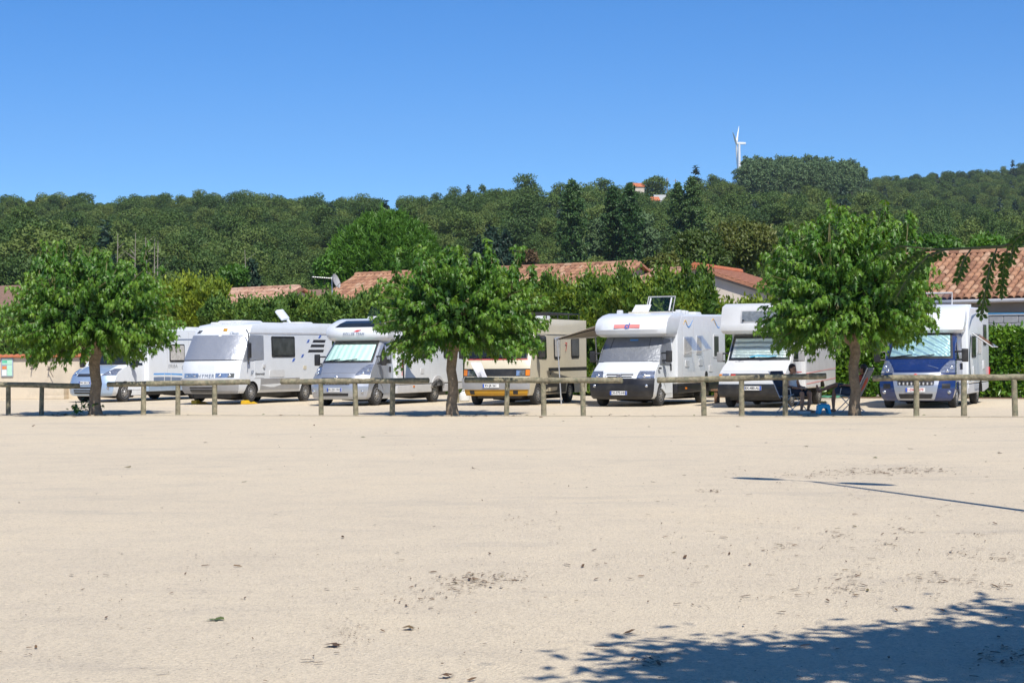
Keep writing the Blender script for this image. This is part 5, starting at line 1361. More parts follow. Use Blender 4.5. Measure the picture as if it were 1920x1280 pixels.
def make_blue():
    root = empty('motorhome', label='navy blue nosed motorhome with silver bumper centre and bluish foil sunshade', cat='motorhome', group='motorhomes parked in a row')
    place(root, 1790, 763.6, .90, .95, R(21))
    underbody(root, 6.3)
    seams(root, 1.14, (2.6, 3.8, 5.1), .64, 2.7)
    sh = Shell(X250, 2.0, .98)
    ducato(root, 'navy', sh, shade='foilblue')
    mid = sh.patch('bumper_centre', M['silver'], root, .5, 5.55, lambda t: -.52 - .12 * t, lambda t: .52 + .12 * t, .027, .03, 9, 11)
    sh.patch('grille', M['black'], mid, 3.95, 4.85, -.5, .5, .036, .03, 3, 9)
    lg = sh.patch('lower_grille', M['black'], mid, 3.1, 3.7, -.47, .47, .036, .03, 3, 9)
    for k in range(9):
        q = -.42 + k * .105; c = sh.F(3.4, q) + sh.N(3.4, q) * .038
        MB().obox(c, (.02, 0, 0), (0, .012, 0), (0, 0, .035)).build('grille_bar', M['ltgrey'], lg)
    sh.patch('air_intake', M['black'], mid, 1.0, 1.5, -.44, .44, .036, .03, 3, 9)
    for s_ in (-1, 1): sh.patch('fog_recess', M['black'], root, 2.6, 3.4, *(sorted((s_ * .68, s_ * .88))), .026, .03, 3, 5)
    c = sh.F(6.5, .45) + sh.N(6.5, .45) * .02
    MB().tube([sh.F(6.35 + .5 * (1 - t), .30 + .28 * t ** .8) + Vector((0, -.02, .01)) for t in [i / 8 for i in range(9)]], .012, 5).build('bonnet_stripe', M['chrome'], root)
    plate(root, '1-DKH-679', (0, -.05, .50), right=False, ink='redink')
    MB().ball((0, .02, .87), (.065, .02, .065), 8).build('badge', M['red'], root)
    living_box('living_box', M['white'], root, [(1.95, .62), (1.95, 2.2), (2.4, 2.76), (6.6, 2.80), (6.8, 2.6), (6.8, .62)], 1.14, [4.85])
    living_box('skirt', M['ltgrey'], root, [(2.0, .34), (2.0, .60), (6.8, .60), (6.8, .42), (5.7, .34)], 1.12, [4.85], bevel=.02)
    ov = Shell([(1.38, 2.02, .84, .16), (1.26, 2.05, 1.0, .22), (1.18, 2.12, 1.07, .26), (1.18, 2.26, 1.10, .32), (1.25, 2.44, 1.10, .40), (1.55, 2.62, 1.08, .46), (1.95, 2.76, 1.04, .42), (2.4, 2.84, .98, .2)], 2.9, 1.12)
    ov.body('overcab', M['white'], root)
    MB().loft([[Vector((s_, y, z)) for s_, y, z in ((.985, 1.95, .5), (1.13, 2.15, .5), (1.13, 2.2, 2.2), (.86, 1.95, 2.05), (.97, 1.95, 1.3))], [Vector((s_ - .08, y + .04, z)) for s_, y, z in ((.985, 1.95, .5), (1.13, 2.15, .5), (1.13, 2.2, 2.2), (.86, 1.95, 2.05), (.97, 1.95, 1.3))]]).build('fairing', M['white'], root)
    x = 1.14
    flank('blue_swoosh', M['navy'], root, [(2.25, .7), (2.5, .7), (2.35, 1.3), (2.6, 1.9), (2.45, 2.0), (2.2, 1.4)], x, .006)
    flank('grey_swoosh', M['greyink'], root, [(2.2, 2.1), (2.9, 2.42), (4.0, 2.62), (2.8, 2.52), (2.35, 2.3)], x, .006)
    side_window(root, 2.7, 3.6, 1.35, 1.95, x)
    w = flank('side_window', M['offwhite'], root, rpoly(4.0, 4.9, 1.45, 2.0, .05), x, .014); flank('opening', M['curtain'], w, rpoly(4.04, 4.86, 1.49, 1.96, .04), x, .018)
    MB().slab([Vector((x + .02, 2.75, 2.0)), Vector((x + .02, 4.0, 2.0)), Vector((x + .55, 4.0, 1.62)), Vector((x + .55, 2.75, 1.62))], [Vector((x + .04, 2.75, 2.03)), Vector((x + .04, 4.0, 2.03)), Vector((x + .57, 4.0, 1.65)), Vector((x + .57, 2.75, 1.65))]).build('open_flap', M['acrylic'], w)
    MB().tube([(x + .03, 2.75, 2.03), (x + .57, 2.75, 1.64), (x + .57, 4.0, 1.64)], .015, 6).build('flap_frame', M['offwhite'], w)
    side_window(root, 5.4, 6.1, 1.7, 2.3, x)
    for y, z in ((3.0, .85), (5.3, 1.0)): flank('service_hatch', M['offwhite'], root, rpoly(y, y + .4, z, z + .25, .03), x, .016)
    MB().box(1.10, 1.16, 6.70, 6.86, .75, 1.05).build('tail_light', M['red'], root, bevel=.015)
    wheel(root, .93, 4.85, .34, .215, 1); wheel(root, -.93, 4.85, .34, .215, -1)
    hz = 2.84
    MB().box(-.3, .5, 3.0, 3.7, hz - .1, hz).build('hatch_frame', M['offwhite'], root, bevel=.02)
    hd = MB().slab([Vector(p) for p in ((-.3, 3.55, hz), (.5, 3.55, hz), (.5, 3.62, hz + .36), (-.3, 3.62, hz + .36))], [Vector(p) for p in ((-.3, 3.57, hz), (.5, 3.57, hz), (.5, 3.64, hz + .36), (-.3, 3.64, hz + .36))]).build('raised_roof_hatch', M['acrylic'], root)
    MB().tube([Vector(p) for p in ((-.3, 3.56, hz), (-.3, 3.63, hz + .36), (.5, 3.63, hz + .36), (.5, 3.56, hz))], .025, 6).build('hatch_rim', M['ltgrey'], hd)
make_blue()

def make_alcove():
    root = empty('motorhome', label='boxy white motorhome with a windowed bed above the cab and quilted foil sunshade', cat='motorhome', group='motorhomes parked in a row')
    place(root, 1371, 762.5, -.84, .88, R(23))
    underbody(root, 5.2)
    seams(root, 1.08, (2.2, 3.6), .52, 2.85)
    sh = Shell(X280, 1.9, .96, p=4)
    cab = sh.body('cab', [M['offwhite'], M['black']], root); boolean_cut(cab, arches([.88], .38, .3))
    sh.patch('hood', M['offwhite'], root, 5.2, 6.95, -.90, .90, .012, .03)
    for k in range(3): sh.patch('hood_vent', M['grey'], root, 6.80, 6.88, -.72 + k * .1, -.64 + k * .1, .016, .02, 2, 3)
    sh.patch('windshield_surround', M['black'], root, 7.06, 8.98, -.96, .96, .012, .03)
    sh.patch('sunshade', M['foilquilt'], root, 7.25, 8.75, lambda t: -.88 + .02 * t, lambda t: .88 - .02 * t, .020, .01, 10, 21)
    sh.patch('windshield', M['glass'], root, 7.14, 8.92, -.93, .93, .028, .006, 6, 9)
    c = sh.F(7.2, .1) + sh.N(7.2, .1) * .06
    MB().tube([c + Vector((-.35, 0, .01)), c + Vector((-.1, 0, .05)), c + Vector((.2, 0, .02)), c + Vector((.45, 0, .04))], [.010, .016, .012, .006], 6).build('blue_cord', M['bluestool'], root)
    wipers(root, sh, 7.1, .5, (-.6, .05))
    sh.patch('bumper', M['black'], root, .3, 2.6, -.998, .998, .06, .08, 5, 15)
    gr = sh.patch('grille', M['black'], root, 3.55, 4.75, -.64, .64, .020, .03, 3, 9)
    for k in range(5):
        u = 3.68 + k * .23
        a, b = sh.F(u, -.62) + Vector((0, -.026, 0)), sh.F(u, .62) + Vector((0, -.026, 0))
        MB().obox((a + b) / 2, ((b - a) / 2), (0, .006, 0), (0, 0, .006)).build('grille_slat', M['grey'], gr)
    c = sh.F(4.3, -.55) + Vector((0, -.032, 0)); MB().obox(c, (.065, 0, 0), (0, .006, 0), (0, 0, .05)).build('badge', M['red'], gr, bevel=.008)
    for s_ in (-1, 1):
        hd = sh.patch('headlight', M['lampglass'], root, 3.5, 4.75, *(sorted((s_ * .68, s_ * .90))), .022, .04, 3, 5)
        MB().obox(sh.F(4.1, s_ * .96) + Vector((0, -.01, 0)), (.035, 0, 0), (0, .03, 0), (0, 0, .08)).build('indicator', M['amber'], root)
        d = sh.side('door', M['offwhite'], root, [(.98, .50), (1.24, .38), (1.84, .38), (1.86, 1.3), (1.82, 1.98), (1.36, 2.0), (.98, 1.36)], .010, .03, s_)
        sh.side('door_window', M['dkglass'], d, [(1.08, 1.34), (1.76, 1.34), (1.74, 1.90), (1.38, 1.93), (1.16, 1.5)], .016, .02, s_)
        sh.side('red_line', M['redink'], d, [(.98, .96), (1.85, .96), (1.85, .985), (.98, .985)], .012, .02, s_)
        mirror(root, s_ * .97, 1.0, 1.42, s_, .28, True, 'grey')
        wheel(root, s_ * .84, .88, .32, .19, s_)
    sh.patch('lower_trim', M['offwhite'], root, 2.75, 3.2, -.99, .99, .018, .03, 2, 11)
    plate(root, 'BX-480-AL', (.05, -.085, .55))
    living_box('living_box', M['offwhite'], root, [(1.86, .50), (1.86, 2.2), (1.86, 2.92), (5.5, 2.92), (5.6, 2.8), (5.6, .50)], 1.08, [3.85], ar=.38)
    ov = Shell([(1.30, 2.06, .98, .04), (.78, 2.08, 1.04, .06), (.62, 2.16, 1.07, .08), (.60, 2.30, 1.08, .08), (.62, 2.34, 1.065, .08), (.66, 2.60, 1.065, .09), (.74, 2.84, 1.06, .10), (.98, 2.93, 1.03, .10)], 1.95, None, p=4)
    ov.body('alcove', M['offwhite'], root)
    wn_ = ov.patch('alcove_window', M['ltgrey'], root, 4.2, 5.55, -.44, .62, .012, .03, 5, 9)
    ov.patch('pane', M['curtain'], wn_, 4.32, 5.40, -.40, .58, .020, .02, 5, 9)
    ov.patch('pane_glass', M['acrylic'], wn_, 4.32, 5.40, -.40, .58, .030, .006, 5, 9)
    for q in (-.36, .1, .5): MB().obox(ov.F(4.42, q) + Vector((0, -.04, 0)), (.025, 0, 0), (0, .01, 0), (0, 0, .02)).build('catch', M['black'], wn_)
    x = 1.08
    flank('grey_panel', M['ltgrey'], root, [(2.0, 1.0), (5.55, 1.0), (5.55, 1.72), (2.0, 1.62)], x, .006)
    for z in (.92, .62): flank('red_stripe', M['pinkband'], root, [(1.95, z), (5.55, z + .12), (5.55, z + .135), (1.95, z + .018)], x, .008)
    side_window(root, 2.5, 3.5, 1.7, 2.3, x); side_window(root, 4.3, 5.1, 1.7, 2.3, x)
    flank('grey_stripe', M['greyink'], root, [(2.0, 1.75), (5.5, 1.86), (5.5, 1.90), (2.0, 1.79)], x, .006)
    wheel(root, .90, 3.85, .32, .19, 1); wheel(root, -.90, 3.85, .32, .19, -1)
    roof_light(root, 0, 3.2, 2.92, .5, .5, .1)
make_alcove()

def make_hymer():
    root = empty('motorhome', label='white integrated motorhome with silver screen cover, standing on yellow ramps', cat='motorhome', group='motorhomes parked in a row')
    place(root, 465, 757, .92, 1.05)
    underbody(root, 5.9)
    root.location.z = .0
    rows = [(.14, .36, 1.00, .16), (.06, .46, 1.06, .20), (.02, .62, 1.09, .22), (.02, .82, 1.10, .23), (.05, 1.05, 1.11, .24), (.10, 1.36, 1.11, .26), (.16, 1.43, 1.105, .27), (.42, 1.85, 1.09, .27), (.66, 2.20, 1.07, .24), (.72, 2.28, 1.07, .24), (.82, 2.44, 1.06, .20), (1.05, 2.58, 1.02, .14), (1.9, 2.68, .96, .04)]
    sh = Shell(rows, 6.3, 1.11)
    body = sh.body('body', [M['white'], M['black']], root); boolean_cut(body, arches([1.05, 4.55], .42, .3))
    sh.patch('bumper', M['grey'], root, .1, 3.0, -.998, .998, .03, .06, 6, 19)
    for u in (.45, .95, 1.45): sh.patch('bumper_slot', M['black'], root, u, u + .32, -.62, .30, .036, .03, 2, 9)
    lip = sh.patch('bumper_cap', M['ltgrey'], root, 2.9, 3.1, -.998, .998, .045, .06, 2, 15)
    for s_ in (-1, 1):
        a, b = sorted((s_ * .30, s_ * .86))
        hd = sh.patch('headlight', M['lampglass'], root, 3.25, 3.85, a, b, .014, .04, 3, 9)
        for q in (.42, .72): MB().ball(sh.F(3.55, s_ * q) + Vector((0, -.002, 0)), (.06, .025, .045), 8).build('reflector', M['chrome'], hd)
    fl = sh.patch('front_flap', M['white'], root, 3.12, 5.6, -.30 - .02, .26, .010, .03, 5, 7)
    lettering('HYMER', .17, M['greyink'], root, sh.F(3.45, -.03) + Vector((0, -.022, 0)), (1, 0, 0), (0, .1, 1), shear=.2, space=1.25)
    # silver cover over windscreen and cab side window
    cv = sh.patch('screen_cover', M['coversilver'], root, 6.02, 8.55, -.998, .998, .032, .02, 10, 27)
    sh.patch('cover_hem', M['black'], cv, 5.93, 6.02, -.998, .998, .030, .02, 2, 21)
    sh.side('cover_flap', M['coversilver'], cv, [(.45, 1.42), (1.72, 1.46), (1.74, 2.24), (.95, 2.26)], .028, .02, 1)
    MB().obox(sh.F(8.35, .12) + sh.N(8.35, .1) * .036, (.05, 0, 0), (0, .03, .035), sh.N(8.35, 0) * .003).build('cover_label', M['paper_white'], cv)
    c = sh.F(9.9, .22); n = sh.N(9.9, .22); MB().lathe([(.075, -.004), (.075, .006), (.004, .007)], (0, 0, 0), 'y', 16)
    MB().obox(c + n * .012, (.075, 0, 0), Vector((0, .02, .045)), n * .004).build('orange_badge', M['yellowvalance'], root, bevel=.02)
    lettering('Classic', .13, M['greyink'], root, sh.F(9.2, .55) + sh.N(9.2, .5) * .02, (1, .1, 0), (0, .3, 1), shear=.4)
    for k in range(3): sh.patch('front_vent', M['ink'], root, 9.3 + k * .22, 9.42 + k * .22, -.86 + .03 * k, -.70 + .03 * k, .010, .02, 2, 3)
    mr = MB().tube([(1.12, .66, 2.42), (1.24, .60, 2.3), (1.25, .58, 1.3)], .02, 6).build('mirror', M['black'], root)
    MB().box(1.22, 1.30, .56, .70, 1.5, 2.0).build('mirror_head', M['black'], mr, bevel=.03)
    x = 1.11
    d = sh.side('door', M['white'], root, [(1.15, .85), (1.74, .85), (1.75, 1.44), (1.15, 1.42)], .012, .03, 1)
    MB().box(1.11, 1.16, 1.66, 1.78, 1.18, 1.30).build('door_handle', M['ltgrey'], d, bevel=.01)
    lettering('Hymermobil', .115, M['ink'], d, (1.128, 1.47, .98), (0, 1, 0), (0, 0, 1), shear=.15)
    lettering('5f', .2, M['greyink'], root, (1.122, .98, 1.02), (0, 1, 0), (0, 0, 1), shear=.3)
    sh.side('side_window', M['black'], root, rpoly(2.25, 3.75, 1.52, 2.22, .06), .016, .03)
    sh.side('pane', M['greyglass'], bpy.data.objects[[o.name for o in root.children if o.name.startswith('side_window')][-1]], rpoly(2.32, 3.68, 1.59, 2.15, .05), .024, .02)
    sh.side('side_moulding', M['ltgrey'], root, [(.95, 2.29), (6.28, 2.29), (6.28, 2.35), (.95, 2.35)], .012, .03)
    sh.side('service_hatch', M['offwhite'], root, rpoly(2.1, 3.05, .86, 1.10, .06), .012, .03)
    sh.side('lower_skirt', M['grey'], root, [(1.55, .44), (4.05, .44), (4.05, .82), (1.55, .82)], .014, .03)
    sh.side('lower_skirt', M['grey'], root, [(5.0, .44), (6.28, .44), (6.28, .82), (5.0, .82)], .014, .03)
    for k, (y0, z0, w_) in enumerate(((4.95, 2.02, .85), (4.80, 1.86, .92), (4.62, 1.68, 1.05))): sh.side('dark_stripe', M['ink'], root, [(y0, z0), (y0 + w_, z0), (y0 + w_ + .06, z0 + .09), (y0 + .08, z0 + .09)], .008, .02)
    for y0, z0 in ((5.35, 2.16), (4.55, 2.0), (4.15, 1.50), (3.55, 1.36)): sh.side('blue_decal', M['blueink'], root, [(y0, z0), (y0 + .14, z0 + .02), (y0 + .22, z0 + .12), (y0 + .1, z0 + .11)], .008, .02)
    sh.side('fridge_vent', M['cream'], root, rpoly(4.3, 4.5, 1.1, 1.22, .02), .014, .03)
    for y, s_ in ((1.05, 1), (1.05, -1), (4.55, 1), (4.55, -1)):
        w_ = wheel(root, s_ * .96, y, .32, .2, s_)
        if y < 2: w_.location.z = .075
    MB().box(1.0, 1.05, .5, .53, .3, .36)
    MB().box(-.8, .8, 1.6, 4.0, .30, .45).build('underfloor_tank', M['black'], root, bevel=.03)
    roof_light(root, -.2, 2.4, 2.67, .9, 1.4, .09); roof_light(root, -.55, 1.5, 2.62, .3, .3, .08); roof_light(root, -.1, 1.5, 2.63, .3, .3, .08); roof_light(root, .3, 5.3, 2.68, .8, .8, .06)
    ds = MB().tube([(.45, 4.6, 2.66), (.38, 4.5, 2.82)], .05, 8).build('satellite_dish', M['white'], root)
    MB().obox((.22, 4.42, 2.98), Vector((.14, 0, -.16)), (0, .22, .02), Vector((.04, .0, .035))).build('dish_panel', M['white'], ds, bevel=.03)
    # ramps are things of their own
    for s_, lab in ((1, 'yellow plastic levelling ramp under the near front wheel of the integrated motorhome'), (-1, 'yellow plastic levelling ramp under the far front wheel of the integrated motorhome')):
        rp = MB().prism([(.72, .0), (1.42, .0), (1.40, .02), (1.20, .075), (1.08, .06), (.98, .06), (.86, .13), (.72, .12)], s_ * .96 - .11, s_ * .96 + .11, 'x')
        o = rp.build('levelling_ramp', M['yellow'], bevel=.012)
        o.location = root.location; o.rotation_euler = root.rotation_euler
        tag(o, lab, 'ramp', 'yellow levelling ramps')
make_hymer()

def make_cream():
    root = empty('motorhome', label='old cream integrated motorhome with black bumper and yellow valance', cat='motorhome', group='motorhomes parked in a row')
    place(root, 1000, 758.5, .88, .95, R(20))
    underbody(root, 5.3)
    rows = [(.12, .30, 1.00, .06), (.05, .40, 1.04, .08), (.03, .56, 1.06, .09), (.02, .76, 1.07, .10), (.04, 1.0, 1.07, .11), (.08, 1.32, 1.07, .12), (.14, 1.38, 1.065, .12), (.34, 1.78, 1.05, .12), (.50, 2.10, 1.04, .12), (.58, 2.40, 1.03, .12), (.80, 2.58, 1.01, .12), (1.4, 2.64, .97, .06)]
    sh = Shell(rows, 5.7, 1.08, p=5)
    body = sh.body('body', [M['cream'], M['black']], root); boolean_cut(body, arches([.95, 4.05], .41, .3))
    sh.patch('bumper', M['grey'], root, 1.6, 3.25, -.998, .998, .09, .12, 5, 17)
    sh.patch('valance', M['yellowvalance'], root, .3, 1.6, -.96, .96, .06, .10, 4, 13)
    for q in (-.72, .62): sh.patch('towing_slot', M['black'], root, .75, 1.4, q - .07, q + .07, .068, .04, 2, 3)
    sh.patch('black_band', M['black'], root, 3.55, 4.35, -.998, .998, .012, .03, 3, 15)
    for s_ in (-1, 1):
        sh.patch('headlight', M['lampglass'], root, 3.6, 4.2, *sorted((s_ * .62, s_ * .86)), .020, .03, 2, 5)
        sh.patch('indicator', M['amber'], root, 3.6, 4.25, *sorted((s_ * .88, s_ * .99)), .024, .03, 2, 4)
    sh.patch('windshield_surround', M['black'], root, 6.05, 7.95, -.90, .90, .012, .03)
    sh.patch('windshield', M['dkglass'], root, 6.15, 7.88, -.86, .86, .020, .02, 6, 9)
    sh.patch('red_trim', M['redink'], root, 6.0, 6.06, -.91, .91, .014, .02, 1, 11)
    c = sh.F(3.2, -.1); plate(root, 'RV-JR 261', (-.12, -.075, .60), right=False)
    wipers(root, sh, 6.1, .5, (-.7, -.05))
    x = 1.08
    sh.side('cab_window', M['black'], root, [(.85, 1.40), (1.55, 1.40), (1.57, 2.12), (.75, 2.12)], .012, .03)
    d = sh.side('door', M['cream'], root, [(1.15, .62), (1.75, .62), (1.75, 2.18), (1.15, 2.18)], .010, .03)
    sh.side('door_window', M['dkglass'], d, rpoly(1.22, 1.68, 1.40, 2.10, .06), .018, .02)
    mr = MB().tube([(1.07, .75, 2.0), (1.3, .6, 1.95), (1.3, .6, 1.4)], .02, 6).build('mirror', M['black'], root)
    MB().box(1.22, 1.40, .55, .65, 1.45, 1.9).build('mirror_head', M['black'], mr, bevel=.03)
    mr = MB().tube([(-1.05, .6, 1.9), (-1.25, .45, 1.85), (-1.25, .45, 1.4)], .02, 6).build('mirror', M['black'], root)
    MB().box(-1.35, -1.17, .40, .50, 1.42, 1.85).build('mirror_head', M['black'], mr, bevel=.03)
    side_window(root, 2.4, 2.95, 1.40, 2.05, x, 'curtain'); side_window(root, 4.1, 4.9, 1.42, 2.05, x)
    lettering('7', .42, M['redink'], root, (1.10, 3.55, 1.75), (0, 1, 0), (0, 0, 1))
    sh.side('dark_band', M['black'], root, [(1.85, 1.02), (5.68, 1.02), (5.68, 1.12), (1.85, 1.12)], .010, .03)
    sh.side('brown_band', M['canvas'], root, [(1.85, .66), (5.68, .66), (5.68, .80), (1.85, .80)], .008, .03)
    sh.side('lower_panel', M['black'], root, [(1.45, .34), (3.55, .34), (3.55, .64), (1.45, .64)], .010, .03)
    MB().tube([(1.10, 1.95, .9), (1.10, 2.05, 1.05), (1.10, 2.3, 1.05)], .014, 6).build('grab_handle', M['black'], root)
    sh.side('roof_moulding', M['cream'], root, [(.7, 2.16), (5.68, 2.16), (5.68, 2.20), (.7, 2.20)], .02, .03)
    MB().box(-1.05, 1.05, .45, .62, 2.02, 2.10).build('sun_visor', M['black'], root, bevel=.02)
    for y, s_ in ((.95, 1), (.95, -1), (4.05, 1), (4.05, -1)): wheel(root, s_ * .95, y, .33, .2, s_)
    rk = MB()
    for xx in (-.9, .9): rk.tube([(xx, 2.2, 2.84), (xx, 5.5, 2.84)], .02, 6)
    for y in (2.2, 3.3, 4.4, 5.5):
        rk.tube([(-.9, y, 2.84), (.9, y, 2.84)], .02, 6)
        for xx in (-.9, .9): rk.tube([(xx, y, 2.6), (xx, y, 2.85)], .018, 6)
    rk.build('roof_rack', M['black'], root)
    roof_light(root, -.2, 1.8, 2.64, .9, .8, .22); roof_light(root, .5, 3.0, 2.64, .4, .4, .12)
    cl = MB()
    n_ = 9; P_ = []
    for i in range(n_):
        for j in range(5):
            t_ = i / (n_ - 1); P_.append(Vector((-.78 + .30 * (j / 4) + .22 * t_ + .05 * math.sin(j * 1.7), -.055 - .03 * math.sin(t_ * 5 + j), 1.32 - .46 * t_)))
    m = len(P_); fs = []
    for i in range(n_ - 1):
        for j in range(4): a = i * 5 + j; fs.append((a, a + 1, a + 6, a + 5))
    Q = [p + Vector((0, .012, 0)) for p in P_]
    edge = list(range(5)) + [i * 5 + 4 for i in range(1, n_)] + [(n_ - 1) * 5 + j for j in (3, 2, 1, 0)] + [i * 5 for i in range(n_ - 2, 0, -1)]
    fs2 = fs + [tuple(m + k for k in reversed(f)) for f in fs] + [(b, a, m + a, m + b) for a, b in zip(edge, edge[1:] + edge[:1])]
    o = MB().add(P_ + Q, fs2).build('hanging_towel', M['cloth'], ang=80); o.location = root.location; o.rotation_euler = root.rotation_euler
    tag(o, 'white towel hung on the front of the cream motorhome', 'towel')
make_cream()

def make_lightblue():
    root = empty('motorhome', label='light blue nosed motorhome with blue waves along its white side, beside the cream wall', cat='motorhome', group='motorhomes parked in a row')
    place(root, 230, 753, .84, .95, R(26))
    underbody(root, 6.6)
    seams(root, 1.10, (3.2, 4.5, 5.9), .64, 2.45)
    rows = [(.12, .22, .84, .20), (.03, .32, .92, .26), (0, .46, .95, .30), (.0, .62, .96, .32), (.05, .78, .96, .34), (.10, .92, .955, .36), (.24, 1.04, .945, .36), (.60, 1.18, .93, .30), (.95, 1.28, .91, .24), (1.35, 1.62, .87, .20), (1.72, 1.92, .80, .16), (1.95, 2.0, .76, .1)]
    sh = Shell(rows, 2.15, .95)
    cab = sh.body('cab', [M['white'], M['black']], root); boolean_cut(cab, arches([.95], .40, .3))
    sh.patch('bumper', M['lightblue'], root, .3, 5.0, -.998, .998, .02, .05, 9, 19)
    sh.patch('hood', M['lightblue'], root, 5.6, 8.0, -.66, .66, .010, .03)
    gr = sh.patch('grille', M['chrome'], root, 4.75, 5.5, -.50, .50, .028, .03, 3, 9)
    for u in (4.85, 5.15): sh.patch('grille_slot', M['black'], gr, u, u + .2, -.46, .46, .034, .02, 2, 9)
    for u in (.9, 1.5, 2.1): sh.patch('lower_grille', M['black'], root, u, u + .4, -.62, .62, .026, .03, 2, 9)
    sh.patch('windshield_surround', M['black'], root, 8.05, 9.95, -.93, .93, .010, .03)
    sh.patch('windshield', M['dkglass'], root, 8.15, 9.88, -.89, .89, .018, .02, 6, 11)
    plate(root, 'DW 332 CX', (-.02, -.04, .68))
    for s_ in (-1, 1):
        a = (lambda t: .56 + .2 * t) if s_ > 0 else (lambda t: -.99); b = (lambda t: .99) if s_ > 0 else (lambda t: -.56 - .2 * t)
        hd = sh.patch('headlight', M['lampglass'], root, 5.0, 6.8, a, b, .022, .04, 6, 7)
        MB().ball(sh.F(5.6, s_ * .78) + sh.N(5.6, s_ * .78) * .01, (.06, .03, .06), 8).build('reflector', M['chrome'], hd)
        MB().ball(sh.F(2.3, s_ * .84) + sh.N(2.3, s_ * .84) * .024, (.06, .03, .06), 8).build('fog_light', M['lampglass'], root)
        d = sh.side('door', M['white'], root, [(1.12, .42), (2.0, .42), (2.02, 1.2), (2.0, 1.86), (1.8, 1.9), (1.12, 1.30)], .010, .03, s_)
        sh.side('door_window', M['dkglass'], d, [(1.25, 1.28), (1.95, 1.28), (1.93, 1.80), (1.78, 1.83), (1.4, 1.48)], .016, .02, s_)
        mirror(root, s_ * .95, 1.25, 1.36, s_, .3)
        wheel(root, s_ * .84, .95, .335, .215, s_)
    living_box('living_box', M['white'], root, [(2.1, .62), (2.1, 2.0), (2.5, 2.45), (3.2, 2.55), (6.9, 2.6), (7.0, 2.45), (7.0, .62)], 1.10, [5.1])
    living_box('skirt', M['lightblue'], root, [(2.12, .34), (2.12, .60), (6.98, .60), (6.98, .42), (6.0, .34)], 1.085, [5.1], bevel=.02)
    ov = Shell([(1.75, 1.96, .84, .12), (1.62, 2.02, 1.0, .18), (1.65, 2.18, 1.06, .2), (1.95, 2.36, 1.07, .2), (2.5, 2.5, 1.06, .1)], 2.8, None)
    ov.body('overcab', M['white'], root)
    MB().loft([[Vector((s_, y, z)) for s_, y, z in ((.95, 2.05, .5), (1.09, 2.25, .5), (1.09, 2.3, 2.1), (.80, 2.05, 1.95), (.93, 2.05, 1.3))], [Vector((s_ - .08, y + .04, z)) for s_, y, z in ((.95, 2.05, .5), (1.09, 2.25, .5), (1.09, 2.3, 2.1), (.80, 2.05, 1.95), (.93, 2.05, 1.3))]]).build('fairing', M['white'], root)
    x = 1.10
    side_window(root, 3.35, 4.25, 1.38, 2.02, x, 'curtain'); side_window(root, 4.75, 5.65, 1.40, 2.05, x)
    lettering('ERIBA', .2, M['ink'], root, (x + .006, 3.55, 1.22), (0, 1, 0), (0, 0, 1), bold=-.006, space=1.1); lettering('Car', .18, M['greyink'], root, (x + .006, 4.2, 1.17), (0, 1, 0), (0, 0, 1), shear=.3)
    def band(name, cm, z0, z1, ya, yb, t=.008, sl=0):
        n_ = 12
        lo = [(ya + (yb - ya) * i / n_, z0 + .10 * math.sin(1.0 + 2.6 * i / n_) - sl * i / n_) for i in range(n_ + 1)]
        hi = [(a, b + (z1 - z0) * (1 if i else 1)) for i, (a, b) in enumerate(lo)]
        flank(name, M[cm], root, lo + hi[::-1], x, t)
    band('blue_wave', 'paleblueink', .84, .90, 2.4, 6.9, .008, .12); band('white_wave', 'white', .76, .84, 2.4, 6.9, .006, .12); band('navy_wave', 'greyink', .62, .76, 2.4, 6.0, .010, .08)
    flank('blue_top_line', M['greyink'], root, [(2.6, 2.16), (6.9, 2.20), (6.9, 2.24), (2.6, 2.20)], x, .006)
    for y in (3.0, 3.4): MB().tube([(x + .02, y, .62), (x + .03, y, .95)], .012, 6).build('grab_rail', M['offwhite'], root)
    flank('side_marker', M['amber'], root, rpoly(4.3, 4.42, .48, .54, .015), 1.085, .02)
    wheel(root, .91, 5.1, .335, .215, 1); wheel(root, -.91, 5.1, .335, .215, -1)
    sp = MB().box(-.5, .6, 3.4, 4.6, 2.62, 2.66).build('solar_panel', M['dkglass'], root, bevel=.01)
    roof_light(root, .3, 5.6, 2.59, .6, .6, .08)
make_lightblue()
# ------------------------------------------------------------------ shade trees along the fence
LEAF = np.array([(0, 0, 0), (.14, -.05, -.03), (.42, .12, -.14), (.17, .26, -.04), (.40, .60, -.20), (.13, .56, -.08), (0, 1.1, -.26), (0, .32, .05),
                 (-.14, -.05, -.03), (-.42, .12, -.14), (-.17, .26, -.04), (-.40, .60, -.20), (-.13, .56, -.08)])
LF = np.array([[0, 1, 2, 7], [7, 2, 3, 3], [7, 3, 4, 5], [7, 5, 6, 6], [0, 7, 9, 8], [7, 10, 9, 9], [7, 12, 11, 10], [7, 6, 12, 12]])
LF4 = np.array([[0, 1, 2, 7], [7, 3, 4, 5], [0, 7, 9, 8], [7, 12, 11, 10]])
LF3 = np.array([[7, 2, 3], [7, 5, 6], [7, 10, 9], [7, 6, 12]])
LFT = np.array([[0, 1, 2], [0, 2, 7], [7, 2, 3], [7, 3, 4], [7, 4, 5], [7, 5, 6], [0, 9, 8], [0, 7, 9], [7, 10, 9], [7, 11, 10], [7, 12, 11], [7, 6, 12]])
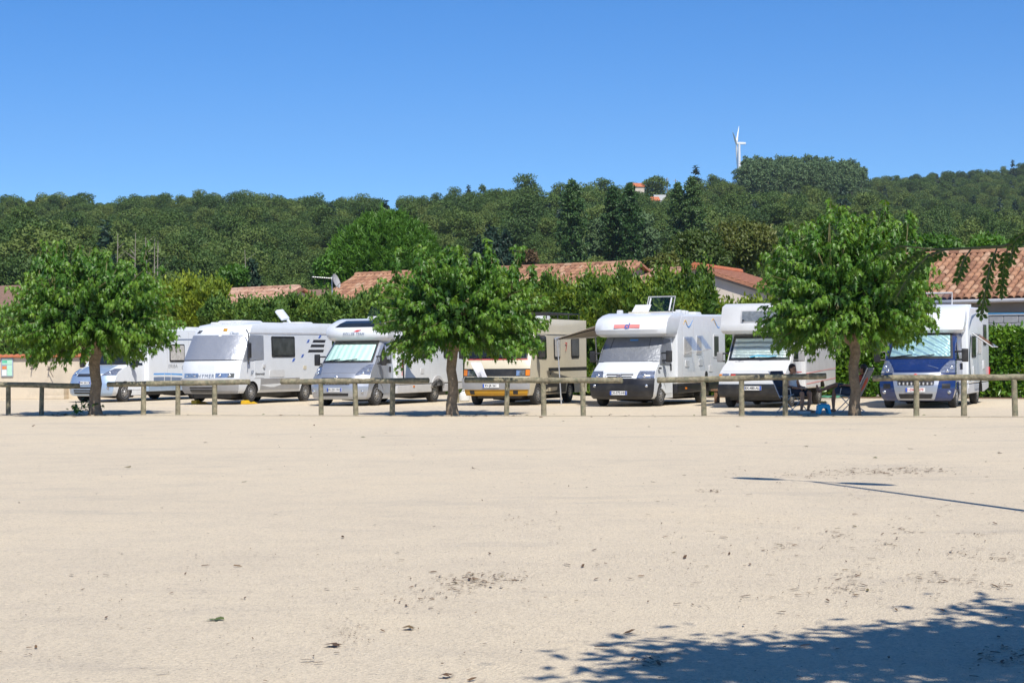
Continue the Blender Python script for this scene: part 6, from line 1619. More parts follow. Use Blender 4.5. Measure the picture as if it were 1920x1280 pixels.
def shade_tree(px, back, crown_px, zc, rx, up, dn, label, seed, spikes, trunk_r, fork=1.75, nsh=230, lean=0.0):
    r = np.random.default_rng(seed)
    b = fence_pt(px) + FN * back
    t = empty('shade_tree', b, 0, label, 'tree', 'shade trees along the log fence')
    cx = (crown_px - px) / FPX * b.y
    C = np.array([cx, 0, zc])
    # shoots
    u = unit(nsh * 2); u = u[(u[:, 2] > -0.80)][:nsh]; nsh = len(u)
    f = .72 + .34 * r.random(nsh)
    vert = np.where(u[:, 2] > 0, up, dn)
    tip = C + np.stack([u[:, 0] * rx * f, u[:, 1] * rx * f, u[:, 2] * vert * f], 1)
    bas = C + np.stack([u[:, 0] * rx * (f - .52), u[:, 1] * rx * (f - .52), u[:, 2] * vert * (f - .5) - .12], 1)
    low = u[:, 2] < .1
    tip[:, 2] -= np.where(low, .35 * r.random(nsh), 0)
    sp = []
    for i in range(spikes):
        a = r.random() * 6.283; q = rx * .8 * math.sqrt(r.random())
        zb = C[2] + up * math.sqrt(max(0, 1 - (q / rx) ** 2)) * .72
        p = np.array([C[0] + q * math.cos(a), C[1] + q * math.sin(a), zb])
        sp.append((p, p + np.array([r.normal() * .12, r.normal() * .12, up * .30 + .55 * r.random()])))
    bas = np.vstack([bas, [s_[0] for s_ in sp]]); tip = np.vstack([tip, [s_[1] for s_ in sp]])
    n = len(bas); k = 54
    T = np.tile(np.linspace(.04, 1, k), (n, 1)) + r.normal(size=(n, k)) * .01
    mid = (bas + tip) / 2 + np.array([0, 0, .10])
    B, Mi, Tp = bas[:, None], mid[:, None], tip[:, None]; t_ = T[..., None]
    P = (1 - t_) ** 2 * B + 2 * t_ * (1 - t_) * Mi + t_ ** 2 * Tp
    D = (tip - bas); D /= np.linalg.norm(D, axis=1, keepdims=True); D = np.repeat(D[:, None], k, 1)
    rad = r.normal(size=(n, k, 3)); rad -= (rad * D).sum(-1, keepdims=True) * D; rad /= np.linalg.norm(rad, axis=-1, keepdims=True)
    P = P + rad * (.015 + .10 * r.random((n, k, 1)))
    yd = D * .30 + rad * .55 + np.array([0, 0, -1.0]) + r.normal(size=(n, k, 3)) * .22
    nd = rad * .55 + np.array([0, 0, .8]) + r.normal(size=(n, k, 3)) * .35
    size = (.128 + .072 * r.random((n, k))) * (1.12 - .42 * T)
    shoot = r.random((n, 1))
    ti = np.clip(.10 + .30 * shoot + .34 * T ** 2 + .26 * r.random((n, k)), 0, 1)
    P = P.reshape(-1, 3); keep = P[:, 2] > 1.05 + .35 * r.random(len(P))
    hole = np.sin(P[:, 0] * 3.1 + seed) * np.sin(P[:, 1] * 2.7 + 1) * np.sin(P[:, 2] * 3.5 + 2 * seed)
    keep &= (hole < .55)
    yd, nd, size, ti = yd.reshape(-1, 3)[keep], nd.reshape(-1, 3)[keep], size.ravel()[keep], ti.ravel()[keep]; P = P[keep]
    ni = 3200
    Q = unit(ni) * (r.random((ni, 1)) ** .5) * .72; Q = C + Q * np.array([rx, rx, 1]) * np.stack([np.ones(ni), np.ones(ni), np.where(Q[:, 2] > 0, up, dn * .75)], 1)
    P = np.vstack([P, Q]); yd = np.vstack([yd, r.normal(size=(ni, 3)) * .5 + np.array([0, 0, -.8])]); nd = np.vstack([nd, r.normal(size=(ni, 3)) + np.array([0, -.3, .4])])
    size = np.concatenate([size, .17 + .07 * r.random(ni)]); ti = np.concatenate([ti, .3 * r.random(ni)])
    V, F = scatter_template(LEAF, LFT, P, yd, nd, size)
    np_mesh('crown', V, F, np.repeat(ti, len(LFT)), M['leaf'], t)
    # trunk, limbs and twigs
    mb = MB()
    pts = [Vector((lean * i / 6 + .03 * math.sin(i * 1.9 + seed), .02 * math.sin(i * 2.3), fork * i / 6)) for i in range(7)]
    mb.tube([Vector((0, 0, -.02))] + pts[1:], [trunk_r * 1.35, trunk_r * 1.05, trunk_r, trunk_r * .97, trunk_r * .95, trunk_r * .98, trunk_r * 1.08], 14)
    trunk = mb.build('trunk', M['bark'], t, ang=60)
    lb = MB(); top = pts[-1]; heads = []
    for i in range(8):
        a = i * 2 * math.pi / 8 + r.random() * .5; q = rx * (.42 + .15 * r.random())
        e = Vector((C[0] + q * math.cos(a), q * math.sin(a), C[2] + up * (.0 + .35 * r.random())))
        lb.tube([top - Vector((0, 0, .12)), top.lerp(e, .5) + Vector((0, 0, -.05)), e], [trunk_r * .62, trunk_r * .42, trunk_r * .26], 8); heads.append(e)
    e = Vector((C[0], 0, C[2] + up * .5)); lb.tube([top - Vector((0, 0, .1)), top.lerp(e, .5), e], [trunk_r * .6, trunk_r * .4, trunk_r * .2], 8); heads.append(e)
    lb.build('limbs', M['bark'], t)
    tw = MB()
    for i in range(n):
        p0 = Vector(bas[i]); hd = min(heads, key=lambda h: (h - p0).length)
        tw.tube([hd, Vector(bas[i]), Vector(mid[i]) * .5 + (Vector(bas[i]) + Vector(tip[i])) * .25, Vector(tip[i])], [.022, .016, .011, .004], 4, cap=False)
    tag(tw.build('twigs', M['twig'], t), kind='stuff')
    return t
shade_tree(174, .15, 166, 2.65, 2.55, 1.75, 1.35, 'wide shade tree with hanging lobed leaves near the cream wall and light blue motorhome', 21, 24, .150, 1.7, 350)
shade_tree(845, .15, 862, 2.60, 2.40, 1.50, 1.40, 'shade tree between the silver and cream motorhomes, its lower leaves before the cream windshield', 22, 20, .135, 1.75, 340)
shade_tree(1596, .70, 1583, 2.85, 2.35, 1.95, 1.60, 'tall shade tree over the two people in camping chairs', 23, 24, .125, 1.8, 370)
# a few suckers at the foot of the first tree
r_ = np.random.default_rng(4); n = 46
b = fence_pt(150) + FN * .1
P_ = np.array([b.x, b.y, .25]) + r_.normal(size=(n, 3)) * np.array([.22, .12, .07])
V, F = scatter_template(LEAF, LFT, P_, r_.normal(size=(n, 3)) + np.array([0, 0, -.6]), np.array([0, -.3, .8]) + r_.normal(size=(n, 3)) * .3, .10 + .05 * r_.random(n))
sk = empty('leafy_sucker', (b.x, b.y, 0), 0, 'small leafy sucker growing at the foot of the tree by the cream wall', 'plant')
np_mesh('leaves', V - np.array([b.x, b.y, 0]), F, np.repeat(r_.random(n) * .7, len(LFT)), M['leaf'], sk)
MB().tube([(.28, 0, 0), (.1, 0, .18), (-.25, 0, .22)], [.012, .009, .004], 5).tube([(.28, 0, 0), (.2, .05, .25), (.1, .05, .36)], [.01, .008, .003], 5).build('stem', M['twig'], sk)

# ------------------------------------------------------------------ feathery tree at the right of the camera, its shadow and one branch reach into view
def feather_tree():
    base = Vector((6.2, 4.4, 0))
    t = empty('feathery_tree', base, 0, 'feather leaved tree standing beside the viewpoint, one drooping branch before the orange roof', 'tree')
    o = np.array(base)
    r = np.random.default_rng(9)
    # crown of drooping feather leaves
    lob = 60
    c = unit(lob) * (r.random((lob, 1)) ** .35)
    Cc = np.array([4.85, 5.05, 4.75]) + c * np.array([3.1, 2.6, 1.0])
    n = 34000; w = r.integers(0, lob, n)
    P = Cc[w] + r.normal(size=(n, 3)) * np.array([.34, .34, .22])
    V, F = scatter_template(SPRAY, SF, P, r.normal(size=(n, 3)) + np.array([0, 0, -.5]), r.normal(size=(n, 3)) * .5 + np.array([0, 0, 1]), .13 + .1 * r.random(n))
    np_mesh('crown', V - o, F, np.repeat(r.random(n), 2), M['acacia'], t)
    tr = MB().tube([(0, 0, 0), (-.15, .1, 1.2), (-.5, .3, 2.4), (-.9, .6, 3.6)], [.20, .16, .14, .10], 12)
    for i in range(12):
        e = Vector(Cc[i * 3]) - base; tr.tube([Vector((-.5, .3, 2.4)), Vector((-.5, .3, 2.4)).lerp(e, .5) + Vector((0, 0, .3)), e], [.09, .05, .015], 7)
    tr.build('trunk', M['bark'], t)
    # the drooping branch
    Z = 8.2
    p = [Vector((4.4, 5.6, 3.9)), Vector((3.25, 7.1, 2.75)), at(2060, 395, Z - .1), at(1945, 442, Z), at(1880, 462, Z), at(1830, 465, Z), at(1770, 468, Z + .02), at(1735, 466, Z + .05), at(1700, 462, Z + .05)]
    br = MB().tube([q - base for q in p], [.03, .02, .012, .009, .007, .006, .005, .004, .003], 7)
    fr_ = []     # fronds: path of leaf stalks
    def frond(pts, n_p, plen, dens=1.0): fr_.append((pts, n_p, plen, dens))
    A = lambda x, y, dz=0: at(x, y, Z + dz)
    frond([A(1775, 468), A(1740, 480, -.05), A(1705, 515, -.1), A(1682, 555, -.12)], 13, .035)
    frond([A(1735, 466), A(1718, 476, .05), A(1690, 496, .1), A(1668, 526, .12)], 8, .018)
    frond([A(1820, 468), A(1807, 486, -.04), A(1802, 502, -.06), A(1796, 520, -.08)], 6, .03)
    frond([A(1870, 463), A(1856, 500, -.05), A(1848, 540, -.1), A(1840, 588, -.12)], 11, .03)
    frond([A(1890, 462), A(1884, 490, 0), A(1880, 515, 0), A(1878, 545, 0)], 9, .025)
    frond([A(1960, 440), A(1930, 430, -.05), A(1905, 448, -.08), A(1894, 486, -.1)], 10, .03)
    frond([A(1700, 462), A(1685, 462, .0), A(1672, 468, .0), A(1655, 478, .0)], 5, .012)
    PP = []; YY = []; NN = []; SS = []
    for pts, n_p, plen, dens in fr_:
        br.tube([q - base for q in pts], [.004, .0035, .003, .002], 5)
        cv = [(pts[min(int(s_), 2)]).lerp(pts[min(int(s_), 2) + 1], s_ - min(int(s_), 2)) for s_ in [3 * i / (n_p - 1) for i in range(n_p)]]
        for i, q in enumerate(cv[1:]):
            tg = (cv[i + 1] - cv[i]).normalized()
            for sgn in (-1, 1):
                sd = Vector((sgn * .6, r.normal() * .5, -.75 + r.normal() * .12)).normalized()
                d = (sd * .9 + tg * .5).normalized(); ln = plen * (1 - .5 * abs(i / n_p - .4)) * (.8 + .4 * r.random())
                m = int(10 * dens * ln / .07) + 3
                for j in range(m):
                    c_ = q + d * ln * (j + 1) / m
                    for s2 in (-1, 1):
                        PP.append(tuple(c_ - base)); lat = d.cross(Vector((0, 1, .2))).normalized() * s2
                        YY.append(tuple(lat * .8 + d * .5)); NN.append((r.normal() * .3, -1 + r.normal() * .3, .4)); SS.append(.016 + .006 * r.random())
    T = np.array([(0, 0, 0), (.22, .45, .02), (0, 1, 0), (-.22, .45, .02)])
    V, F = scatter_template(T, QF, np.array(PP), np.array(YY), np.array(NN), np.array(SS) * 1.15)
    br.build('drooping_branch', M['twig'], t)
    tag(np_mesh('feather_leaves', V, F, r.random(len(PP)), M['acacia'], t), kind='stuff')
feather_tree()

# ------------------------------------------------------------------ lamp post beside the view; only its shadow is seen
M['lampmetal'] = plain('grey_lamp_metal', (0.2, 0.21, 0.22), 0.4, 0.6, var=0.1)
kk = 1 / math.tan(SUN_EL); HL = 7.5
j = ground_at(1520, 901); off = Vector((SUN_AZ[0], SUN_AZ[1], 0)).normalized() * (kk * HL)
lp = j + off
lamp = empty('street_lamp', (lp.x, lp.y, 0), 0, 'tall double headed street lamp whose shadow lies across the gravel', 'street lamp')
MB().tube([(0, 0, 0), (0, 0, .3), (0, 0, .32), (0, 0, HL)], [.09, .09, .06, .04], 14).build('pole', M['lampmetal'], lamp)
ad = Vector((.72, -.69, 0)).normalized()
for s_ in (-1, 1):
    MB().tube([(0, 0, HL - .05), ad * s_ * .3 + Vector((0, 0, HL + .02)), ad * s_ * .5 + Vector((0, 0, HL))], .022, 8).build('arm', M['lampmetal'], lamp)
    h = MB().ball((0, 0, 0), (.40, .17, .07), 12).build('lamp_head', M['lampmetal'], lamp); h.location = ad * s_ * .78 + Vector((0, 0, HL)); h.rotation_euler = (0, 0, math.atan2(ad.y, ad.x))

# ------------------------------------------------------------------ leaf litter and grit
M['litter'] = plain('dry_litter', (0.12, 0.085, 0.055), 0.9, var=0.5, scale=30)
M['litter2'] = foliage('fallen_leaves', (0.10, 0.06, 0.03), (0.17, 0.10, 0.05), (0.10, 0.14, 0.04), rough=.7, trans=.1, use_obj=False)
def litter():
    r = np.random.default_rng(77); P = []; S = []
    def add(px, py, s):
        if 786 < py: g_ = ground_at(px, py); P.append((g_.x, g_.y, .004)); S.append(s * .6)
    # general sprinkling, thicker towards the trees at the right and close to the viewer
    for _ in range(11000):
        x = r.uniform(-8, 9); y = r.uniform(8, 40); d = .10 + .9 * (1 / (1 + math.exp(-(x - .10 * y) * 1.1))) * (y < 26) * min(1, 14 / y)
        if r.random() < d: P.append((x, y, .006)); S.append(r.choice([.010, .016, .024, .04], p=[.45, .33, .17, .05]) * .6)
    for _ in range(1300):
        x = r.uniform(-3.2, 3.5); y = r.uniform(8, 15)
        P.append((x, y, .005)); S.append(r.choice([.007, .011, .018, .032], p=[.52, .32, .13, .03]) * .6)
    def patch_(px, py, wx, wy, n, sizes, ang=0):
        for _ in range(int(n * 1.3)):
            a, b = r.normal() * wx * 1.5, r.normal() * wy * 1.6
            add(px + a * math.cos(ang) - b * math.sin(ang), py + a * math.sin(ang) + b * math.cos(ang), r.choice(sizes))
    patch_(885, 1087, 28, 4, 110, [.008, .012, .018, .03]); patch_(840, 1104, 45, 7, 110, [.008, .014, .02], -.2); patch_(930, 1085, 40, 5, 60, [.01, .016])
    patch_(655, 1190, 12, 9, 90, [.005, .008, .011]); patch_(740, 1122, 40, 8, 40, [.008, .014])
    patch_(1520, 890, 30, 2, 60, [.02, .03]); patch_(1650, 884, 40, 2, 110, [.02, .03, .04]); patch_(1720, 880, 25, 2, 60, [.02, .03, .04]); patch_(1325, 920, 12, 1, 20, [.02, .03])
    patch_(1590, 1106, 18, 4, 30, [.015, .03]); patch_(1850, 1098, 20, 3, 20, [.015, .03]); patch_(1222, 1238, 18, 5, 40, [.012, .02, .03]); patch_(1890, 1230, 20, 7, 60, [.012, .02, .03]); patch_(1000, 980, 18, 4, 25, [.012, .02])
    for px in (1480, 1560, 1600, 1660, 1700, 1730, 1780, 1810, 1835, 1880): patch_(px, r.uniform(990, 1090), 14, 3, 22, [.012, .018, .028])
    P_ = np.array(P); S_ = np.array(S); n = len(P_)
    T = np.array([(-.35, -1.3, .03), (.3, -1.1, .0), (.42, .4, .08), (.1, 1.6, .02), (-.35, .5, .10)])
    TF = np.array([[0, 1, 2], [0, 2, 4], [2, 3, 4]])
    a = r.random(n) * 6.283
    yd = np.stack([np.cos(a), np.sin(a), r.normal(size=n) * .12], 1)
    V, F = scatter_template(T, TF, P_, yd, np.array([0, 0, 1]) + r.normal(size=(n, 3)) * .14, S_ * (.7 + .8 * r.random(n)))
    V[:, 2] = np.maximum(V[:, 2], .001)
    tag(np_mesh('leaf_litter', V, F, np.repeat(r.random(n) ** 2 * .7, 3), M['litter2']), 'brown dry leaf bits scattered over the gravel', 'leaf litter', kind='stuff')
    # bigger fallen leaves by the fence
    P = []; 
    for _ in range(90):
        g_ = fence_pt(r.choice([r.uniform(0, 1920), r.normal() * 60 + 930, r.normal() * 50 + 170])) + FN * r.normal() * .5 + Vector((0, 0, .02)); P.append(tuple(g_))
    for px, py in ((678, 820), (245, 876), (1217, 800), (1640, 858), (1515, 838), (885, 878), (415, 1160), (622, 1212), (60, 800), (590, 798), (1870, 850), (1055, 790), (1380, 800), (765, 1180), (830, 1270)): g_ = ground_at(px, py); P.append((g_.x, g_.y, .015))
    P_ = np.array(P); n = len(P_)
    a = r.random(n) * 6.283
    V, F = scatter_template(LEAF, LFT, P_, np.stack([np.cos(a), np.sin(a), r.normal(size=n) * .2], 1), np.array([0, 0, 1]) + r.normal(size=(n, 3)) * .3, .07 + .06 * r.random(n))
    V[:, 2] = np.maximum(V[:, 2], .004)
    tag(np_mesh('fallen_leaves', V, F, np.repeat(r.random(n), len(LFT)), M['litter2']), 'larger curled fallen leaves lying along the log fence', 'leaves', kind='stuff')
litter()

# ------------------------------------------------------------------ small things between the motorhomes
def on_ground(px, py): return ground_at(px, py)
p = on_ground(1362, 755)
bn = empty('wooden_bench', p, R(-24), 'brown wooden bench standing between the awning motorhome and the boxy one', 'bench')
MB().box(-.45, .55, -.16, .16, .36, .42).build('seat', M['oldwood'], bn, bevel=.01)
for x in (-.3, .4): MB().box(x - .05, x + .05, -.13, .13, 0, .36).build('leg', M['oldwood'], bn, bevel=.008)
p = on_ground(871, 752)
jc = empty('water_can', p, R(15), 'white rounded water can on the ground between silver and cream motorhomes', 'water can')
MB().loft([[Vector((w_ * math.cos(a), w_ * .7 * math.sin(a), z)) for a in [2 * math.pi * k / 18 for k in range(18)]] for z, w_ in ((0, .14), (.03, .18), (.18, .19), (.27, .16), (.32, .08))]).build('body', M['offwhite'], jc)
MB().lathe([(.04, .32), (.04, .36), (.005, .365)], (0, 0, 0), 'z', 12).build('cap', M['ltgrey'], jc)
MB().tube([(-.1, 0, .28), (-.06, 0, .38), (.06, 0, .38), (.1, 0, .28)], .014, 6).build('handle', M['offwhite'], jc)
p = on_ground(855, 754)
o = MB().loft([[Vector((w_ * math.cos(a), w_ * math.sin(a), z)) for a in [2 * math.pi * k / 10 for k in range(10)]] for z, w_ in ((0, .10), (.3, .095), (.42, .09))]).build('wooden_stump', M['log']); o.location = p
tag(o, 'short weathered stump standing behind the central tree trunk', 'stump')
p = on_ground(1550, 748)
gm = MB(); n_ = 8; vs_ = []
for i in range(n_):
    for jx in range(n_):
        u_, v_ = i / (n_ - 1) - .5, jx / (n_ - 1) - .5
        vs_.append(Vector((u_ * .75 + .05 * math.sin(v_ * 9), v_ * .5, .03 + .05 * abs(math.sin(u_ * 7 + v_ * 5)) + .05 * abs(math.cos(v_ * 8)))))
fs_ = [(i * n_ + jx, i * n_ + jx + 1, (i + 1) * n_ + jx + 1, (i + 1) * n_ + jx) for i in range(n_ - 1) for jx in range(n_ - 1)]
m_ = len(vs_); lo = [v - Vector((0, 0, .025)) for v in vs_]
ed = list(range(n_)) + [i * n_ + n_ - 1 for i in range(1, n_)] + [(n_ - 1) * n_ + jx for jx in range(n_ - 2, -1, -1)] + [i * n_ for i in range(n_ - 2, 0, -1)]
gm.add(vs_ + lo, fs_ + [tuple(m_ + k for k in reversed(f)) for f in fs_] + [(b, a, m_ + a, m_ + b) for a, b in zip(ed, ed[1:] + ed[:1])])
M['greencloth'] = plain('green_cloth', (0.06, 0.20, 0.12), 0.8, var=0.15, scale=6)
o = gm.build('crumpled_cloth', M['greencloth'], ang=70); o.location = p; tag(o, 'crumpled green cloth on the ground behind the camping chairs', 'cloth')

# ------------------------------------------------------------------ camping chairs and people
M['chairfab'] = plain('grey_chair_fabric', (0.16, 0.16, 0.165), 0.8, var=0.12, scale=6, bscale=80)
M['chairblue'] = plain('dark_blue_chair_fabric', (0.05, 0.06, 0.09), 0.8, var=0.12, scale=6, bscale=80)
M['skin'] = plain('tanned_skin', (0.50, 0.26, 0.16), 0.55, var=0.08, scale=5)
M['skin2'] = plain('darker_tanned_skin', (0.42, 0.20, 0.12), 0.55, var=0.08, scale=5)
M['hair'] = plain('dark_brown_hair', (0.045, 0.025, 0.015), 0.6, var=0.4, scale=30, bscale=60)
M['singlet'] = plain('white_singlet', (0.84, 0.85, 0.87), 0.85, var=0.06, scale=8)
M['shorts'] = plain('dark_shorts', (0.025, 0.03, 0.05), 0.85, var=0.2, scale=8)
M['shorts2'] = plain('grey_blue_shorts', (0.06, 0.08, 0.12), 0.85, var=0.2, scale=8)
M['redshirt'] = plain('orange_red_shirt', (0.50, 0.09, 0.04), 0.85, var=0.1, scale=8)
def camp_chair(loc, rz, label, fab, recline=.26, top=1.14):
    c = empty('camping_chair', loc, rz, label, 'chair', 'folding camping chairs')
    def sheet(name, pts, hw, th=.02):
        n = len(pts); lo = []; hi = []
        for i, q in enumerate(pts):
            q = Vector((q[0], 0, q[1])); tg = Vector((pts[min(i + 1, n - 1)][0] - pts[max(i - 1, 0)][0], 0, pts[min(i + 1, n - 1)][1] - pts[max(i - 1, 0)][1])).normalized()
            nn = Vector((-tg.z, 0, tg.x)); lo.append(q - nn * th / 2); hi.append(q + nn * th / 2)
        mb = MB(); rings = []
        for y in (-hw, hw): rings.append([Vector((v.x, y, v.z)) for v in lo] + [Vector((v.x, y, v.z)) for v in reversed(hi)])
        mb.loft(rings); return mb.build(name, M[fab], c, bevel=.006)
    sheet('seat', [(.26, .46), (.1, .42), (-.08, .40), (-.2, .42)], .24)
    bk = [(-.21, .40), (-.21 - recline * .35, .62), (-.21 - recline * .7, .88), (-.21 - recline, top - .06)]
    sheet('backrest', bk, .24)
    sheet('head_pad', [(bk[-1][0] + .05, top - .13), (bk[-1][0] + .03, top)], .22, .06)
    for s_ in (-1, 1):
        y = s_ * .265
        MB().tube([(bk[-1][0], y, top), (-.21, y, .42), (-.16, y, .36)], .013, 8).build('back_frame', M['alu'], c)
        MB().tube([(.27, y, .47), (.0, y, .41), (-.2, y, .42)], .013, 8).build('seat_frame', M['alu'], c)
        MB().tube([(.20, y, .455), (-.02, y, .22), (-.30, y, .012)], .012, 8).build('leg', M['alu'], c)
        MB().tube([(-.14, y, .43), (.08, y, .22), (.30, y, .012)], .012, 8).build('leg', M['alu'], c)
        MB().tube([(.20, y, .64), (.05, y, .65), (-.26, y, .64)], .02, 8).build('armrest', M['black'], c)
        MB().tube([(.14, y, .64), (.18, y, .45)], .011, 8).build('arm_post', M['alu'], c)
    for x in (-.30, .30): MB().tube([(x, -.27, .014), (x, .27, .014)], .012, 8).build('foot_bar', M['alu'], c)
    return c
def capsule(mb, a, b, ra, rb):
    a, b = Vector(a), Vector(b); mb.tube([a, a.lerp(b, .33), a.lerp(b, .66), b], [ra, ra + (rb - ra) * .4, ra + (rb - ra) * .7, rb], 12); mb.ball(a, ra, 8); mb.ball(b, rb, 8)
def chain(mb, pts, rs):
    for (a, b), (ra, rb) in zip(zip(pts, pts[1:]), zip(rs, rs[1:])): capsule(mb, a, b, ra, rb)
def fuse(mb, name, mat, parent, voxel=.010, smooth=4):
    me = mb.mesh(name, smooth=False); o = link_mesh(name, me, mat, parent)
    md = o.modifiers.new('fuse', 'REMESH'); md.mode = 'VOXEL'; md.voxel_size = voxel; md.use_smooth_shade = True
    ms = o.modifiers.new('soft', 'SMOOTH'); ms.iterations = smooth; ms.factor = .5
    dg = bpy.context.evaluated_depsgraph_get(); dg.update()
    m2 = bpy.data.meshes.new_from_object(o.evaluated_get(dg)); o.modifiers.clear(); o.data = m2; bpy.data.meshes.remove(me)
    m2.polygons.foreach_set('use_smooth', np.ones(len(m2.polygons), dtype=bool))
    return o
def hand(mb, wrist, d, pn, sg):
    """palm with five fingers; d towards the fingertips, pn the palm's inner side"""
    w = Vector(wrist); d = Vector(d).normalized(); pn = Vector(pn); pn = (pn - d * pn.dot(d)).normalized(); s_ = d.cross(pn) * sg
    mb.obox(w + d * .05, d * .045, s_ * .038, pn * .013)
    for k, ln in enumerate((.066, .076, .072, .056)):
        b = w + d * .092 + s_ * (.03 - .02 * k); m1 = b + d * ln * .5 + pn * .012; m2 = b + d * ln * .72 + pn * .045
        chain(mb, [b, m1, m2], [.0105, .0095, .0075])
    b = w + d * .03 + s_ * .036; chain(mb, [b, b + d * .03 + s_ * .025 + pn * .015, b + d * .058 + s_ * .022 + pn * .038], [.012, .0105, .008])
def head(mb, c, f, nod=0.0):
    c = Vector(c); f = Vector(f).normalized(); up = Vector((0, 0, 1)); s_ = f.cross(up)
    mb.ball(c + up * .025, (.083, .083, .098), 14); mb.ball(c + f * .018 - up * .035, (.066, .066, .078), 12)
    mb.ball(c + f * .07 - up * .085, .026, 8)
    capsule(mb, c + f * .082 + up * .012, c + f * .106 - up * .022, .009, .014)
    for k in (-1, 1): mb.ball(c + s_ * k * .083 - f * .008, (.014, .014, .028), 8)
    mb.obox(c + f * .078 - up * .052, f * .012, s_ * .024, up * .007)
def face_parts(root, c, f, hairlow=.0):
    c = Vector(c); f = Vector(f).normalized(); up = Vector((0, 0, 1)); s_ = f.cross(up)
    for k in (-1, 1): MB().ball(c + f * .079 + s_ * k * .032 + up * .012, .011, 8).build('eye', M['ink'], root)
    h = MB().ball(c + up * .045 - f * .018, (.094, .094, .095), 14).ball(c - f * .045 - up * .005, (.075, .075, .09), 12)
    fuse(h, 'hair', M['hair'], root, .012, 2)
# --- first person: white singlet, busy with food in the lap
p1 = on_ground(1489, 773)
f1 = R(-48)
camp_chair(p1 + Vector((-.04, .02, 0)), f1, 'dark folding camping chair under the person in the white singlet', 'chairblue', .34, 1.06)
per = empty('person', p1, f1, 'person in white singlet and dark shorts sitting in a camping chair, hands in the lap', 'person', None)
mb = MB()
chain(mb, [(-.05, 0, .56), (-.09, 0, .70), (-.10, 0, .84)], [.135, .135, .125])
for s_ in (-1, 1): mb.ball((-.09, s_ * .10, .90), (.075, .085, .07), 10); mb.ball((-.05, s_ * .09, .54), (.12, .10, .10), 10)
chain(mb, [(-.10, 0, .92), (-.07, 0, 1.02)], [.055, .052])
head(mb, (-.035, 0, 1.11), (1, 0, -.25))
for s_ in (-1, 1):
    chain(mb, [(-.10, s_ * .18, .92), (-.03, s_ * .235, .67)], [.052, .042]); chain(mb, [(-.03, s_ * .235, .67), (.20, s_ * .12, .63)], [.041, .028])
    hand(mb, (.20, s_ * .12, .63), (.9, -s_ * .45, -.05), (0, -s_ * .5, -.8), -s_)
    kx = .40 if s_ > 0 else .38
    chain(mb, [(-.05, s_ * .10, .53), (.18, s_ * .12, .52), (kx, s_ * .14, .485)], [.092, .08, .058])
    chain(mb, [(kx, s_ * .14, .485), (kx - .0, s_ * .135, .30), (kx - .04, s_ * .12, .085)], [.056, .055, .034])
    chain(mb, [(kx - .06, s_ * .12, .05), (kx + .06, s_ * .13, .04), (kx + .15, s_ * .14, .03)], [.04, .036, .026])
    for k in range(5): mb.ball((kx + .165 + .006 * (2 - abs(k - 1)), s_ * .14 + (k - 2) * .015, .022), (.022, .009, .012), 6)
fuse(mb, 'body', M['skin'], per, .0085, 3)
tb = MB(); chain(tb, [(-.05, 0, .55), (-.09, 0, .70), (-.10, 0, .83)], [.147, .147, .137])
for s_ in (-1, 1): tb.ball((-.05, s_ * .085, .56), (.13, .10, .10), 10); chain(tb, [(-.02, s_ * .09, .85), (-.09, s_ * .10, .955), (-.17, s_ * .09, .86)], [.05, .034, .05])
fuse(tb, 'singlet', M['singlet'], per, .011, 3)
sb = MB()
for s_ in (-1, 1): chain(sb, [(-.06, s_ * .09, .52), (.14, s_ * .115, .52), (.29, s_ * .13, .50)], [.115, .10, .088])
sb.ball((-.06, 0, .50), (.14, .17, .10), 10)
fuse(sb, 'shorts', M['shorts'], per, .011, 3)
face_parts(per, (-.035, 0, 1.11), (1, 0, -.25))
M_per = per
def loc_of(root, v): return Matrix.Translation(root.location) @ Matrix.Rotation(root.rotation_euler.z, 4, 'Z') @ Vector(v)
q = loc_of(per, (.30, 0, .605))
pl = MB().lathe([(.005, 0), (.07, .0), (.115, .025), (.12, .028), (.07, .008), (.005, .007)], (0, 0, 0), 'z', 20).build('plate', M['plate']); pl.location = q
tag(pl, 'pale plate held in the lap of the person in the singlet', 'plate')
# --- second person leaning back in the other chair behind the trunk
p2 = on_ground(1594, 772.5); f2 = R(152)
camp_chair(p2, f2, 'grey high backed camping chair leaning behind the trunk of the tall shade tree', 'chairfab', .34, 1.13)
per2 = empty('person', p2, f2, 'person in orange red shirt leaning back with one leg raised, half hidden by the trunk', 'person', None)
mb = MB()
chain(mb, [(-.10, 0, .52), (-.24, 0, .68), (-.34, 0, .84)], [.13, .135, .125])
for s_ in (-1, 1): mb.ball((-.34, s_ * .11, .88), (.075, .085, .07), 10); mb.ball((-.08, s_ * .09, .50), (.12, .10, .10), 10)
chain(mb, [(-.36, 0, .90), (-.37, 0, 1.0)], [.055, .052]); head(mb, (-.35, 0, 1.09), (1, 0, .1))
for s_ in (-1, 1):
    chain(mb, [(-.34, s_ * .19, .89), (-.18, s_ * .26, .68)], [.052, .042]); chain(mb, [(-.18, s_ * .26, .68), (.06, s_ * .24, .70)], [.041, .028])
    hand(mb, (.06, s_ * .24, .70), (1, -s_ * .1, -.05), (0, 0, -1), -s_)
chain(mb, [(-.06, .10, .50), (.16, .12, .54), (.36, .12, .56)], [.092, .08, .058]); chain(mb, [(.36, .12, .56), (.40, .12, .32), (.40, .12, .085)], [.056, .055, .034]); chain(mb, [(.37, .12, .05), (.48, .12, .04), (.57, .12, .03)], [.04, .036, .026])
